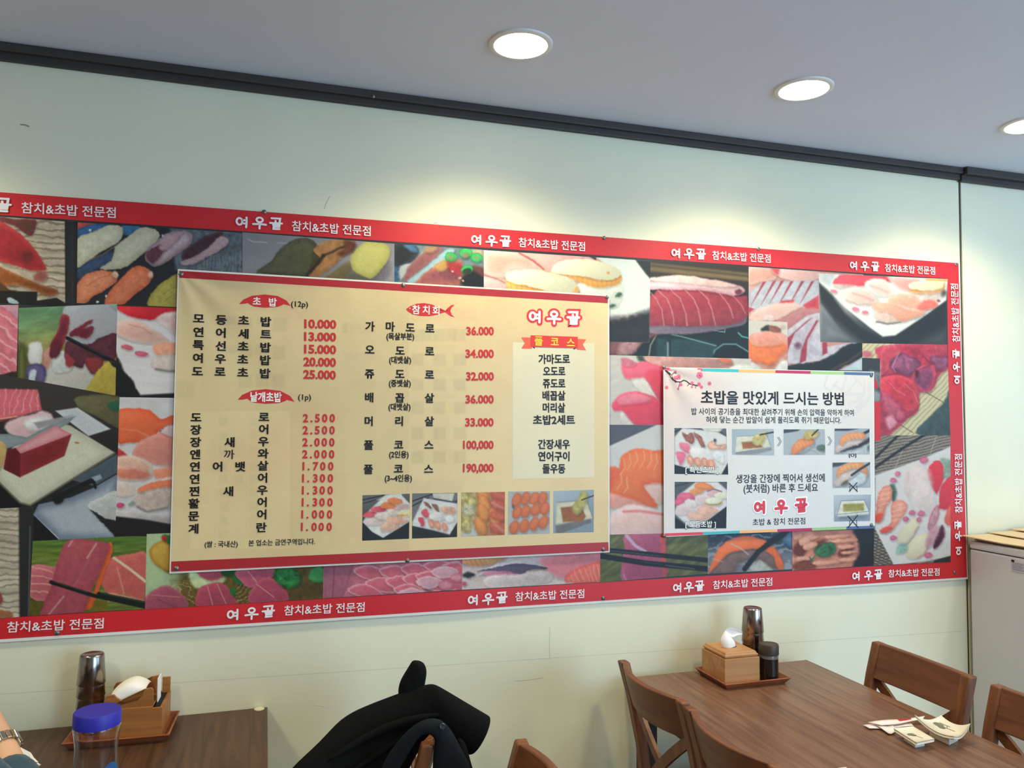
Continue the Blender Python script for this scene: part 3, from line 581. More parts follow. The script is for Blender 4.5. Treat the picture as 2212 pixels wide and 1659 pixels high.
# F knife, block of tuna, cutting board
tile(2, [(-20, 20), (714, 155), (690, 1012), (-20, 1012)], [
    ('b', (44, 42, 44)), ('g', (60, 56, 56), (40, 38, 40), (300, 150), (300, 500)), ('p', (96, 92, 62), [(460, 160), (720, 160), (720, 340), (600, 290), (470, 220)], 3, (104, 98, 70), 10, 0.15), ('p', (40, 96, 70), [(640, 210), (700, 180), (720, 230), (680, 240)], 2),
    ('p', (206, 208, 214), [(330, 240), (460, 225), (600, 300), (658, 350), (540, 392), (460, 350)], 2, (196, 198, 206), 10, 0.04), ('g2',)][:4] + [
    ('q', (206, 208, 214), [(330, 242), (462, 222), (660, 350), (528, 392)], 3, (198, 200, 208), 10, 0.04),
    ('q', (190, 188, 170), [(-20, 560), (250, 280), (420, 330), (684, 490), (180, 805), (120, 790), (-20, 650)], 3, (214, 212, 192), 22, 0.04), ('l', (120, 112, 92), 3.5, [(-20, 655), (120, 790), (180, 806), (430, 650), (684, 495)], 3),
    ('q', (24, 24, 26), [(-20, 665), (110, 800), (160, 830), (-20, 840)], 3),
    ('q', (214, 96, 112), [(-20, 110), (225, 115), (250, 235), (100, 280), (-20, 310)], 3, (222, 108, 124), 10, 0.08), ('s', (240, 168, 176), 100, 14, 0.2, 0.7, [(-20, 110), (225, 115), (250, 235), (-20, 280)], 10), ('l', (120, 60, 50), 3, [(-20, 302), (100, 285), (190, 265)], 3), ('l', (232, 190, 160), 2, [(-20, 292), (100, 275)], 2),
    ('p', (224, 190, 196), [(60, 300), (190, 262), (260, 240), (320, 290), (240, 380), (100, 400), (30, 350)], 4, (220, 180, 188), 12, 0.05), ('p', (226, 224, 228), [(150, 300), (280, 270), (310, 330), (180, 360)], 6),
    ('q', (128, 136, 144), [(-20, 380), (60, 380), (160, 400), (330, 310), (458, 268), (405, 320), (240, 410), (40, 468), (-20, 500)], 2, (142, 150, 158), 8, 0.03), ('q', (158, 152, 160), [(200, 312), (440, 265), (330, 320), (230, 350)], 4),
    ('p', (196, 164, 110), [(-30, 420), (20, 430), (42, 480), (20, 560), (-30, 600)], 3), ('q', (212, 130, 142), [(90, 465), (330, 330), (428, 380), (125, 500)], 2, (222, 160, 170), 10, 0.06), ('q', (142, 46, 56), [(120, 498), (428, 380), (385, 512), (118, 640)], 2, (128, 40, 48), 14, 0.12), ('q', (110, 32, 42), [(40, 480), (92, 462), (125, 500), (120, 640), (20, 590)], 2, (100, 28, 38), 8, 0.1),
    ('e', (196, 130, 80), (460, 433, 14, 8, 0), 1.5), ('q', (86, 98, 110), [(430, 655), (700, 500), (700, 610), (560, 690)], 3, (78, 90, 104), 8, 0.1),
    ('q', (120, 130, 150), [(200, 860), (230, 800), (420, 760), (560, 700), (700, 620), (700, 1020), (350, 1010)], 2, (176, 184, 196), 26, 0.05), ('l', (230, 234, 240), 2, [(200, 862), (350, 1006)], 1.5, 0.8), ('q', (30, 30, 32), [(185, 860), (202, 864), (352, 1012), (185, 1012)], 2),
    ('q', (150, 164, 178), [(545, 640), (600, 620), (610, 645), (565, 665)], 2), ('l', (28, 30, 34), 11, [(340, 760), (450, 700), (545, 660)], 2), ('e', (30, 30, 34), (345, 765, 36, 34, 0), 2), ('l', (26, 28, 30), 6, [(560, 665), (570, 700)], 2), ('l', (80, 84, 90), 1.2, [(370, 720), (520, 652)], 2, 0.8),
    ('p', (206, 204, 204), [(525, 800), (600, 760), (700, 725), (700, 915), (600, 870), (550, 840)], 2, (196, 196, 196), 10, 0.12), ('p', (38, 36, 36), [(540, 830), (620, 880), (700, 905), (700, 1000), (640, 940), (600, 900)], 2)])
# G pale ridged board, lower left, with dark post
tile(2, [(-30, 826), (200, 815), (192, 1466), (-30, 1484)], [
    ('b', (196, 184, 166)), ('n', 60, 8, 0.12), ('s', (134, 122, 108), -3, 14, 0.30, 0.7, None, 9), ('p', (150, 74, 66), [(-40, 1300), (10, 1340), (15, 1390), (-40, 1400)], 3), ('p', (168, 108, 76), [(-40, 1430), (60, 1440), (70, 1480), (-40, 1490)], 2),
    ('q', (40, 40, 40), [(112, 815), (205, 810), (200, 1480), (116, 1480)], 5, (46, 46, 46), 6), ('l', (84, 90, 92), 3, [(180, 935), (170, 1465)], 2)])
# H tuna held with chopsticks over green
tile(2, [(196, 1020), (880, 985), (862, 1424), (172, 1466)], [
    ('g', (88, 116, 60), (110, 122, 62), (500, 1000), (500, 1150)), ('n', 40, 5, 0.22, -4), ('q', (96, 84, 42), [(180, 1350), (270, 1350), (260, 1480), (160, 1480)], 3, None, 9, 0.2),
    ('p', (206, 116, 148), [(185, 1170), (300, 1170), (340, 1190), (300, 1360), (180, 1355)], 2, (196, 96, 132), 10, 0.1), ('s', (232, 176, 194), 12, 17, 0.2, 0.6, [(185, 1170), (320, 1170), (300, 1360), (180, 1355)], 6),
    ('p', (212, 104, 116), [(660, 1120), (780, 1100), (880, 1100), (880, 1380), (760, 1340), (650, 1330), (600, 1260), (640, 1160)], 2, (204, 96, 112), 12, 0.1), ('l', (228, 208, 222), 6, [(680, 1120), (780, 1190), (880, 1270)], 2, 0.9), ('l', (226, 186, 200), 2.5, [(700, 1180), (740, 1330)], 3, 0.6), ('p', (206, 140, 140), [(650, 1330), (760, 1345), (880, 1380), (880, 1400), (640, 1380)], 4),
    ('p', (224, 92, 62), [(560, 1320), (600, 1180), (640, 1040), (668, 1035), (664, 1110), (620, 1220), (560, 1400), (520, 1430), (500, 1420)], 2, (226, 96, 64), 6, 0.05),
    ('p', (168, 70, 104), [(400, 1020), (520, 1010), (650, 1035), (640, 1100), (590, 1220), (540, 1330), (500, 1440), (440, 1470), (250, 1475), (260, 1400), (310, 1280), (340, 1150)], 2, (176, 78, 112), 14, 0.12),
    ('l', (214, 176, 204), 3.5, [(575, 1035), (520, 1120)], 2.5, 0.8), ('l', (214, 176, 204), 3.5, [(430, 1020), (410, 1050)], 2.5, 0.8), ('l', (214, 170, 200), 3.5, [(380, 1350), (290, 1460)], 2.5, 0.7), ('l', (196, 120, 160), 2, [(540, 1110), (480, 1230), (440, 1290)], 4, 0.5),
    ('q', (110, 96, 44), [(560, 1380), (640, 1370), (640, 1450), (540, 1450)], 4, None, 9, 0.2), ('l', (26, 30, 34), 8.5, [(305, 1265), (560, 1345), (880, 1415)], 1.6), ('l', (24, 32, 36), 9, [(590, 1335), (880, 1395)], 1.6), ('l', (54, 100, 92), 1.5, [(600, 1330), (860, 1385)], 1.4, 0.8), ('l', (96, 104, 110), 1.3, [(320, 1262), (520, 1325)], 1.4, 0.7), ('m', (1.0, 1.03, 0.84))])
# I salmon and shrimp sushi, white plate
tile(2, [(714, 160), (1060, 165), (1030, 995), (688, 987)], [
    ('b', (216, 210, 214)), ('n', 30, 14, 0.04), ('p', (226, 92, 56), [(700, 250), (790, 225), (900, 240), (960, 290), (1060, 265), (1060, 350), (960, 350), (900, 420), (780, 430), (700, 430)], 2, (232, 108, 70), 12, 0.06), ('l', (244, 170, 140), 2, [(720, 350), (820, 360), (900, 400)], 4, 0.6),
    ('p', (206, 60, 60), [(690, 460), (740, 490), (760, 515), (690, 515)], 3), ('p', (222, 156, 146), [(790, 500), (840, 420), (960, 370), (1060, 350), (1060, 560), (960, 570), (860, 540)], 3, (220, 140, 128), 12, 0.08), ('l', (70, 50, 60), 2, [(955, 365), (990, 335), (1060, 320)], 2), ('p', (220, 190, 192), [(960, 370), (1000, 330), (1060, 335), (1060, 400)], 3),
    ('p', (230, 200, 186), [(700, 520), (800, 510), (900, 560), (880, 640), (700, 590)], 4, (226, 178, 158), 10, 0.08), ('p', (222, 168, 150), [(700, 580), (860, 590), (900, 640), (800, 660), (700, 640)], 3, (214, 126, 108), 8, 0.12), ('p', (228, 140, 112), [(915, 600), (1060, 580), (1060, 650), (960, 660)], 3),
    ('p', (226, 202, 194), [(690, 670), (780, 680), (800, 740), (690, 745)], 4), ('p', (214, 196, 190), [(800, 760), (830, 700), (920, 660), (1060, 640), (1060, 790), (960, 840), (860, 835), (810, 800)], 3, (206, 182, 174), 14, 0.14), ('p', (234, 116, 80), [(820, 715), (880, 680), (960, 660), (1060, 650), (1060, 690), (940, 700), (850, 725)], 3, (236, 134, 98), 6, 0.08),
    ('l', (110, 100, 100), 4, [(820, 815), (880, 845), (1000, 820)], 6, 0.8), ('e', (206, 80, 124), (718, 807, 26, 17, 0), 2), ('e', (140, 160, 140), (785, 795, 22, 10, -30), 3), ('p', (186, 176, 178), [(690, 850), (1060, 880), (1060, 930), (690, 900)], 8), ('q', (34, 32, 34), [(680, 870), (860, 890), (1060, 925), (1060, 1010), (680, 1010)], 4)])
# J sashimi with garnish
tile(8, [(36, 50), (850, 20), (848, 346), (28, 397)], [
    ('g', (172, 186, 176), (108, 84, 48), (80, 250), (330, 300)), ('n', 14, 8, 0.14), ('q', (176, 190, 182), [(30, 40), (150, 40), (140, 280), (60, 300), (30, 330)], 6, (182, 196, 188), 10, 0.03),
    ('p', (178, 128, 56), [(50, 120), (90, 85), (150, 90), (160, 220), (110, 215), (60, 170)], 2, (206, 158, 84), 10, 0.08), ('p', (40, 120, 70), [(110, 55), (150, 60), (150, 100), (120, 85)], 2), ('p', (190, 50, 50), [(105, 60), (130, 62), (120, 90)], 2),
    ('p', (104, 82, 46), [(200, 240), (420, 230), (860, 200), (860, 340), (300, 390), (200, 370)], 8, (96, 74, 40), 10, 0.25), ('p', (196, 204, 190), [(230, 225), (300, 230), (400, 245), (360, 290), (260, 300)], 5, (206, 212, 200), 8, 0.12),
    ('p', (204, 96, 144), [(270, 205), (380, 205), (385, 250), (330, 265), (285, 245)], 2, (190, 84, 130), 6, 0.1), ('p', (34, 84, 52), [(380, 215), (440, 215), (435, 245), (385, 240)], 2), ('p', (40, 104, 62), [(430, 245), (465, 240), (510, 280), (450, 280)], 2),
    ('s', (210, 200, 176), 30, 9, 0.18, 0.5, [(130, 270), (260, 260), (270, 380), (160, 350)], 18), ('s', (210, 200, 176), -40, 8, 0.18, 0.5, [(440, 280), (540, 270), (540, 370), (440, 370)], 18),
    ('p', (178, 92, 132), [(30, 340), (80, 300), (140, 290), (200, 330), (220, 390), (30, 410)], 2, (164, 78, 118), 8, 0.1), ('l', (212, 142, 176), 1.6, [(60, 330), (190, 340)], 1.6, 0.8), ('l', (120, 50, 90), 1.6, [(90, 350), (170, 390)], 1.6, 0.8),
    ('p', (190, 82, 124), [(265, 330), (290, 290), (380, 272), (440, 345), (450, 380), (275, 390)], 2, (176, 70, 110), 7, 0.1), ('l', (222, 160, 184), 1.8, [(315, 290), (340, 380)], 1.6, 0.8), ('l', (222, 160, 184), 1.8, [(360, 280), (400, 370)], 1.6, 0.8),
    ('p', (196, 96, 146), [(450, 215), (620, 210), (600, 260), (520, 295), (470, 270)], 2, (184, 84, 134), 8, 0.1), ('l', (226, 170, 200), 1.8, [(500, 220), (540, 270)], 1.6, 0.8), ('p', (190, 84, 128), [(510, 320), (560, 260), (620, 255), (690, 350), (520, 370)], 2, (176, 72, 116), 8, 0.1), ('l', (226, 170, 196), 1.8, [(540, 280), (620, 340)], 1.6, 0.8),
    ('p', (34, 92, 58), [(620, 220), (680, 205), (740, 225), (745, 275), (700, 300), (640, 280)], 3, (44, 116, 72), 6, 0.5), ('p', (56, 128, 86), [(790, 215), (840, 195), (850, 270), (780, 260)], 2, (70, 144, 100), 6, 0.15), ('p', (40, 108, 66), [(420, 300), (445, 300), (440, 335), (420, 325)], 2), ('m', (1.0, 1.03, 0.84))])
# K rows of pink slices
tile(8, [(850, 100), (1487, 95), (1485, 306), (846, 346)], [
    ('b', (196, 110, 128)), ('n', 12, 9, 0.12), ('q', (160, 92, 116), [(850, 150), (1000, 160), (940, 340), (850, 350)], 3, (172, 100, 122), 8, 0.12), ('l', (120, 56, 80), 2, [(900, 180), (890, 340)], 3, 0.7)] +
    [('p', (226, 168, 180), [(x, y), (x+85, y-22), (x+165, y+30), (x+120, y+52), (x+40, y+36)], 2, (212, 104, 122), 5, 0.1) for x, y in ((985, 215), (1100, 215), (1200, 205), (1310, 190), (1380, 200), (1040, 270), (1130, 262), (1210, 250), (1270, 240), (1300, 270), (960, 300), (1170, 300), (1350, 262))] +
    [('p', (228, 190, 200), [(x, y), (x+70, y-26), (x+130, y+4), (x+60, y+34)], 2, (214, 160, 176), 5, 0.1) for x, y in ((1270, 268), (1340, 222), (1190, 322))] + [('e', (196, 110, 130), (1410, 285, 34, 22, 0), 3, (216, 140, 156), 6), ('e', (196, 110, 130), (1460, 250, 30, 20, 0), 3, (220, 150, 164), 6)])
# L sushi with silver-blue skin
tile(8, [(1487, 95), (2125, 80), (2122, 270), (1485, 306)], [
    ('b', (214, 196, 196)), ('n', 18, 9, 0.06), ('p', (228, 150, 96), [(1490, 150), (1690, 145), (1640, 185), (1560, 200), (1490, 185)], 3, (234, 168, 112), 7, 0.1), ('s', (206, 116, 66), 60, 9, 0.2, 0.5, [(1490, 160), (1680, 150), (1560, 200), (1490, 185)]),
    ('p', (210, 160, 166), [(1840, 150), (2125, 120), (2125, 240), (1960, 260), (1880, 230)], 3, (220, 130, 140), 12, 0.1), ('p', (230, 92, 84), [(1960, 270), (1990, 220), (2060, 190), (2125, 180), (2125, 270)], 3, (236, 116, 100), 8, 0.08), ('s', (246, 170, 150), 70, 10, 0.2, 0.6, [(1960, 270), (2000, 215), (2125, 180), (2125, 270)], 8),
    ('p', (222, 206, 210), [(1560, 240), (1640, 190), (1720, 175), (1800, 172), (1860, 195), (1830, 215), (1700, 205)], 2, (226, 212, 216), 5), ('p', (70, 56, 82), [(1555, 225), (1630, 205), (1740, 186), (1862, 200), (1866, 212), (1790, 214), (1760, 236), (1700, 232), (1640, 220)], 2, (96, 84, 112), 4, 0.15), ('p', (196, 120, 150), [(1580, 228), (1680, 222), (1750, 238), (1620, 244)], 3),
    ('p', (220, 200, 200), [(1600, 245), (1760, 235), (1880, 225), (1880, 270), (1620, 298)], 4, (206, 188, 190), 10, 0.12), ('e', (40, 40, 46), (1515, 238, 30, 12, 0), 4), ('e', (206, 90, 120), (1495, 280, 12, 10, 0), 2)])
# M eel sushi on grey
tile(3, [(93, 402), (1390, 500), (1390, 832), (93, 747)], [
    ('g', (140, 138, 146), (152, 148, 158), (200, 500), (1300, 700)), ('n', 60, 30, 0.03), ('l', (206, 204, 210), 2, [(140, 460), (180, 482), (300, 488)], 2, 0.7), ('l', (190, 188, 196), 2, [(390, 492), (470, 496)], 2, 0.6),
    ('p', (120, 112, 122), [(1000, 700), (1300, 640), (1350, 720), (1250, 830), (900, 830)], 12), ('p', (78, 76, 56), [(215, 745), (300, 680), (360, 620), (420, 540), (520, 470), (640, 448), (720, 500), (760, 600), (740, 700), (700, 780), (400, 770)], 2, (92, 90, 66), 14, 0.15),
    ('p', (74, 66, 44), [(700, 520), (740, 560), (760, 650), (700, 740), (640, 780), (630, 760), (680, 660)], 3), ('p', (168, 116, 70), [(720, 520), (800, 480), (920, 465), (1040, 480), (1056, 500), (1030, 560), (940, 620), (860, 700), (740, 780), (650, 775), (760, 640), (700, 560)], 2, (178, 124, 78), 12, 0.2),
    ('l', (48, 38, 30), 5, [(1000, 500), (880, 560), (780, 600)], 4, 0.8, 1), ('l', (44, 34, 28), 7, [(790, 600), (720, 690), (650, 760)], 4, 0.85, 1), ('p', (110, 62, 44), [(960, 470), (1055, 485), (1040, 560), (960, 600), (900, 590), (960, 540)], 5, None, 9, 0.3), ('p', (120, 104, 70), [(860, 740), (1000, 650), (1020, 740), (960, 800), (780, 800)], 5, None, 9, 0.15),
    ('p', (186, 178, 96), [(1015, 660), (1030, 590), (1110, 500), (1180, 480), (1300, 495), (1355, 560), (1320, 660), (1240, 760), (1180, 795), (1060, 750)], 3, (204, 198, 118), 14, 0.05), ('p', (96, 92, 74), [(1005, 740), (1080, 760), (1160, 795), (1100, 800), (1010, 790)], 4)])
# N mackerel with green onion
tile(3, [(1390, 500), (2153, 552), (2150, 872), (1390, 832)], [
    ('b', (120, 140, 150)), ('n', 16, 12, 0.1), ('p', (52, 62, 74), [(1385, 495), (1560, 510), (1600, 570), (1560, 640), (1480, 690), (1385, 690)], 3, (30, 34, 40), 14, 0.15), ('p', (70, 120, 160), [(1470, 510), (1560, 510), (1590, 570), (1520, 560)], 5), ('p', (56, 92, 126), [(1385, 700), (1440, 720), (1440, 800), (1385, 830)], 3, None, 9, 0.3), ('p', (186, 190, 194), [(1440, 690), (1560, 660), (1640, 560), (1660, 620), (1500, 740), (1440, 810)], 4),
    ('p', (160, 100, 104), [(1460, 800), (1510, 700), (1620, 590), (1700, 530), (1800, 525), (1760, 600), (1640, 700), (1500, 815)], 3, (150, 88, 92), 10, 0.12), ('e', (190, 140, 110), (1700, 545, 60, 26, -10), 5),
    ('p', (156, 190, 204), [(1500, 820), (1640, 710), (1760, 610), (1850, 545), (1900, 560), (1820, 650), (1700, 740), (1580, 835)], 3, (170, 202, 214), 6), ('p', (190, 110, 96), [(1560, 835), (1700, 710), (1830, 640), (1960, 640), (1990, 740), (1960, 850), (1600, 850)], 3, (150, 80, 92), 20, 0.2), ('p', (206, 160, 90), [(1740, 690), (1830, 635), (1845, 700), (1770, 740)], 5),
    ('p', (176, 48, 58), [(1840, 660), (1960, 680), (1960, 760), (1880, 740)], 6, None, 9, 0.2), ('p', (30, 30, 32), [(1960, 800), (2060, 720), (2150, 730), (2160, 870), (1980, 860)], 6, (26, 28, 30), 10, 0.15), ('p', (110, 60, 60), [(2050, 690), (2140, 700), (2150, 780), (2080, 740)], 5),
    ('p', (180, 170, 150), [(2040, 550), (2155, 560), (2155, 650), (2060, 600)], 4, None, 9, 0.2)] +
    [('e', (34, 150, 74), (x, y, r, r*0.8, a), 2, (60, 190, 100), 3, 0.15) for x, y, r, a in ((1872, 612, 52, 0), (1998, 578, 60, 0), (2090, 620, 52, 10), (2010, 720, 50, 0))] +
    [('e', c, (x, y, r, r*0.75, 0), 2) for x, y, r, c in ((1868, 612, 28, (130, 150, 90)), (1995, 600, 30, (150, 130, 110)), (2012, 735, 38, (40, 60, 40)), (2090, 622, 20, (140, 160, 110)))] + [('e', (235, 190, 180), (1950, 790, 14, 8, 0), 2), ('e', (240, 220, 220), (1890, 735, 8, 6, 0), 1), ('e', (240, 190, 180), (1975, 815, 10, 7, 0), 1)])
# P tuna side on a tray
def V5of4(x, y): return ((1000+x/3.95-1500)*3.687, (480+y/3.95-540)*3.687)
tile(5, [(-678, 74), (435, 130), (431, 866), (-678, 836)], [
    ('b', (36, 42, 44)), ('g', (58, 50, 44), (26, 36, 40), (0, 100), (0, 650)), ('q', (112, 94, 64), [(-400, 95), (435, 185), (435, 250), (-400, 165)], 5, (122, 102, 70), 8, 0.06), ('l', (64, 54, 44), 5, [(-400, 118), (435, 210)], 5, 0.8),
    ('q', (42, 70, 72), [(-300, 700), (60, 720), (180, 760), (150, 870), (-300, 860)], 8, (40, 66, 68), 12, 0.15), ('l', (110, 150, 155), 2.5, [(-340, 640), (-100, 690), (170, 762)], 2), ('l', (96, 140, 146), 3, [(150, 865), (160, 800), (230, 750), (330, 750), (430, 810)], 2), ('p', (20, 24, 26), [(160, 870), (172, 810), (240, 765), (330, 765), (430, 830), (430, 870)], 3),
    ('l', (150, 180, 185), 1.6, [(150, 640), (240, 655), (245, 635)], 1.5), ('l', (80, 160, 150), 3, [(350, 660), (380, 690), (428, 700)], 2), ('l', (30, 40, 44), 9, [(-200, 640), (-205, 830)], 3), ('l', (130, 150, 154), 4, [(-212, 740), (-212, 860)], 3), ('l', (150, 150, 130), 2.5, [(-305, 680), (-350, 760), (-365, 860)], 2),
    ('p', (120, 74, 72), [(-678, 690), (-520, 680), (-400, 640), (-260, 650), (-340, 700), (-440, 760), (-500, 840), (-678, 840)], 5, (130, 84, 82), 18, 0.2), ('p', (176, 130, 132), [(-600, 760), (-480, 700), (-420, 720), (-500, 830), (-600, 836)], 6, None, 9, 0.25),
    ('p', (128, 110, 128), [(-380, 560), (-200, 600), (0, 605), (200, 590), (400, 520), (420, 560), (380, 600), (200, 635), (0, 665), (-200, 670), (-380, 655)], 3, (120, 104, 122), 8, 0.08),
    ('p', (150, 52, 64), [(-380, 400), (-240, 310), (0, 310), (200, 340), (330, 370), (415, 365), (425, 430), (430, 520), (300, 590), (0, 610), (-240, 600), (-380, 590)], 2, (160, 58, 70), 14, 0.14),
    ('p', (204, 150, 168), [(-378, 250), (-240, 230), (-100, 230), (20, 250), (200, 255), (340, 280), (400, 310), (380, 350), (300, 365), (200, 345), (0, 318), (-378, 310)], 2, (226, 186, 196), 8, 0.1), ('p', (238, 200, 198), [(-378, 225), (-100, 200), (100, 230), (200, 245), (330, 282), (200, 290), (-100, 260), (-378, 240)], 3, None, 9, 0.12), ('e', (110, 50, 60), (352, 332, 30, 22, 0), 3)] +
    [('l', (206, 150, 168), 2.2, [(x, 318), (x+70, 390), (x+110, 480), (x+130, 600)], 2.6, 0.8, 1) for x in (-370, -290, -185, -75, 35)] + [('l', (206, 150, 168), 2.0, [(200, 345), (270, 430), (310, 540)], 2.6, 0.8, 1), ('l', (200, 140, 160), 2, [(310, 370), (370, 430), (410, 510)], 2.6, 0.7, 1), ('s', (130, 100, 122), 86, 5, 0.3, 0.3, [(-360, 520), (400, 480), (400, 560), (0, 610), (-360, 600)], 4)])
# O egg sushi on a white plate
tile(4, [(178, 238), (1600, 330), (1592, 1028), (178, 1000)], [
    ('b', (230, 190, 180)), ('n', 20, 10, 0.05), ('p', (238, 214, 206), [(180, 240), (520, 260), (620, 350), (680, 430), (440, 400), (340, 470), (180, 430)], 5, (232, 186, 170), 22, 0.05), ('l', (206, 90, 92), 4, [(480, 262), (600, 330), (690, 400)], 3, 0.85), ('p', (236, 178, 172), [(560, 262), (1130, 300), (1130, 330), (860, 350), (760, 420), (700, 400), (620, 320)], 4, (238, 190, 182), 14, 0.05),
    ('l', (190, 90, 90), 2.5, [(185, 452), (280, 480), (360, 520)], 3, 0.8), ('p', (238, 206, 206), [(180, 470), (320, 510), (420, 570), (180, 560)], 5), ('q', (70, 40, 54), [(1080, 296), (1138, 298), (1136, 326)], 2),
    ('q', (226, 232, 228), [(1142, 298), (1600, 325), (1600, 780), (1250, 800), (1250, 600), (1340, 480)], 4, (232, 238, 234), 20, 0.02), ('q', (44, 48, 52), [(1470, 318), (1610, 326), (1610, 495), (1560, 440), (1500, 360)], 4, (40, 44, 48), 6),
    ('p', (232, 234, 222), [(950, 560), (1060, 500), (1340, 520), (1360, 600), (1330, 700), (1260, 730), (1000, 600)], 4, (226, 228, 220), 12, 0.08), ('e', (60, 100, 84), (1330, 620, 30, 18, -30), 3), ('e', (60, 100, 84), (1275, 712, 30, 14, -10), 3),
    ('p', (236, 160, 72), [(760, 430), (900, 450), (1060, 470), (1200, 500), (1340, 450), (1335, 520), (1200, 560), (1120, 555), (1000, 510), (860, 450)], 3, (244, 180, 92), 6, 0.05), ('s', (206, 126, 50), 78, 10, 0.16, 0.5, [(860, 450), (1060, 480), (1200, 500), (1340, 460), (1335, 520), (1140, 560)]),
    ('p', (240, 232, 196), [(750, 410), (800, 350), (940, 315), (1120, 325), (1300, 390), (1345, 450), (1230, 495), (1050, 465), (900, 448), (770, 432)], 2, (240, 236, 206), 8, 0.02), ('e', (228, 160, 90), (1240, 428, 14, 12, 0), 2),
    ('p', (240, 166, 76), [(370, 500), (480, 520), (620, 560), (800, 610), (420, 600), (380, 560)], 2, (246, 184, 100), 5, 0.05), ('s', (208, 128, 50), 78, 11, 0.16, 0.5, [(370, 500), (520, 530), (680, 575), (420, 600)]),
    ('p', (240, 232, 196), [(360, 450), (440, 410), (600, 405), (800, 440), (940, 490), (985, 560), (960, 600), (720, 590), (560, 545), (400, 510)], 2, (240, 236, 208), 8, 0.02), ('p', (240, 176, 96), [(950, 570), (985, 545), (980, 600), (940, 620)], 3),
    ('p', (150, 150, 154), [(1240, 800), (1400, 790), (1600, 735), (1600, 775), (1460, 840), (1240, 880)], 5, (120, 118, 122), 8, 0.1), ('q', (42, 42, 44), [(1240, 840), (1400, 830), (1600, 765), (1600, 1035), (1240, 1030)], 8, (50, 52, 54), 40)] +
    [('e', (58, 48, 48), (x, y, 26, 16, -10), 5) for x, y in ((1290, 850), (1370, 832), (1440, 815), (1520, 800))])
# Q mackerel slices on a dark dish
tile(5, [(432, 133), (1345, 195), (1340, 960), (432, 952)], [
    ('b', (196, 146, 140)), ('g', (206, 160, 154), (196, 140, 134), (500, 200), (700, 500)), ('n', 16, 10, 0.06), ('p', (222, 176, 170), [(440, 135), (640, 150), (640, 230), (520, 260), (436, 270)], 3, (214, 160, 150), 10, 0.06), ('p', (226, 182, 180), [(640, 150), (990, 175), (990, 230), (880, 250), (760, 240), (650, 200)], 3, (230, 178, 176), 12, 0.06), ('p', (214, 86, 96), [(610, 150), (680, 150), (660, 200)], 4),
    ('q', (176, 178, 194), [(436, 330), (560, 250), (760, 245), (990, 240), (990, 430), (860, 460), (700, 410), (560, 470), (436, 490)], 3, (186, 188, 202), 10, 0.10)] +
    [('q', (160, 60, 76), [(x, y), (x+26, y-4), (x-70, y+150), (x-96, y+190)], 2.5) for x, y in ((545, 255), (625, 250), (690, 245), (765, 250), (850, 250), (930, 250))] +
    [('q', (200, 70, 80), [(690, 405), (800, 395), (780, 430), (680, 440)], 3), ('q', (206, 74, 84), [(860, 440), (990, 360), (990, 470), (900, 470)], 3, (190, 70, 84), 8), ('q', (186, 60, 76), [(432, 455), (480, 470), (432, 500)], 2),
     ('p', (226, 190, 184), [(500, 470), (700, 420), (860, 440), (760, 500), (640, 560), (440, 560)], 4, (222, 180, 174), 14, 0.04), ('p', (180, 120, 124), [(700, 560), (900, 470), (990, 480), (990, 520), (760, 640)], 5), ('p', (216, 196, 198), [(560, 520), (620, 520), (640, 560), (560, 560)], 3),
     ('q', (196, 192, 204), [(740, 640), (900, 520), (1000, 500), (1010, 780), (1340, 720), (1200, 800), (1000, 880), (850, 910), (745, 900)], 3, (184, 176, 192), 22, 0.14), ('s', (120, 70, 90), 0, 3, 0.0, 0, None),
     ('q', (156, 58, 76), [(900, 560), (940, 540), (800, 660), (760, 760), (742, 820), (742, 700)], 3), ('q', (160, 60, 78), [(970, 560), (990, 560), (900, 720), (890, 880), (836, 905), (850, 800), (890, 700)], 3), ('q', (160, 60, 78), [(1020, 735), (1055, 735), (1060, 820), (1020, 840)], 3), ('e', (110, 70, 90), (825, 760, 26, 24, 0), 6, None, 9, 0.3),
     ('p', (40, 42, 42), [(742, 925), (850, 905), (1000, 880), (1120, 820), (1200, 760), (1345, 735), (1345, 850), (1200, 920), (1100, 965), (742, 965)], 3, (34, 36, 36), 10, 0.08), ('l', (96, 84, 66), 4, [(1345, 800), (1240, 880), (1100, 950)], 5, 0.7), ('q', (176, 190, 200), [(1345, 850), (1250, 910), (1150, 960), (1345, 965)], 3, (190, 204, 212), 6)])
# R small salmon tile
tile(5, [(432, 560), (740, 575), (743, 957), (432, 952)], [
    ('g', (206, 200, 192), (226, 214, 206), (500, 570), (600, 950)), ('p', (44, 46, 48), [(525, 635), (560, 605), (600, 600), (600, 640), (560, 660)], 3), ('p', (128, 76, 62), [(590, 605), (660, 610), (690, 640), (670, 690), (620, 670)], 3, (140, 86, 70), 6, 0.2), ('e', (196, 170, 160), (700, 610, 20, 14, 0), 4),
    ('p', (216, 150, 136), [(432, 700), (480, 660), (600, 650), (740, 690), (740, 880), (640, 940), (560, 950), (470, 900), (432, 880)], 3, (226, 160, 146), 12, 0.12), ('p', (234, 118, 72), [(432, 720), (520, 680), (620, 670), (680, 720), (740, 780), (660, 870), (600, 920), (540, 900), (432, 860)], 4, (240, 128, 78), 16, 0.08), ('p', (232, 160, 146), [(440, 710), (520, 660), (600, 655), (700, 740), (600, 760), (480, 760)], 5, (226, 150, 130), 10, 0.1), ('e', (246, 130, 60), (590, 880, 50, 26, 0), 8),
    ('p', (230, 226, 224), [(640, 955), (690, 890), (745, 880), (745, 960)], 4), ('p', (228, 224, 222), [(432, 890), (480, 910), (530, 955), (432, 955)], 5)])
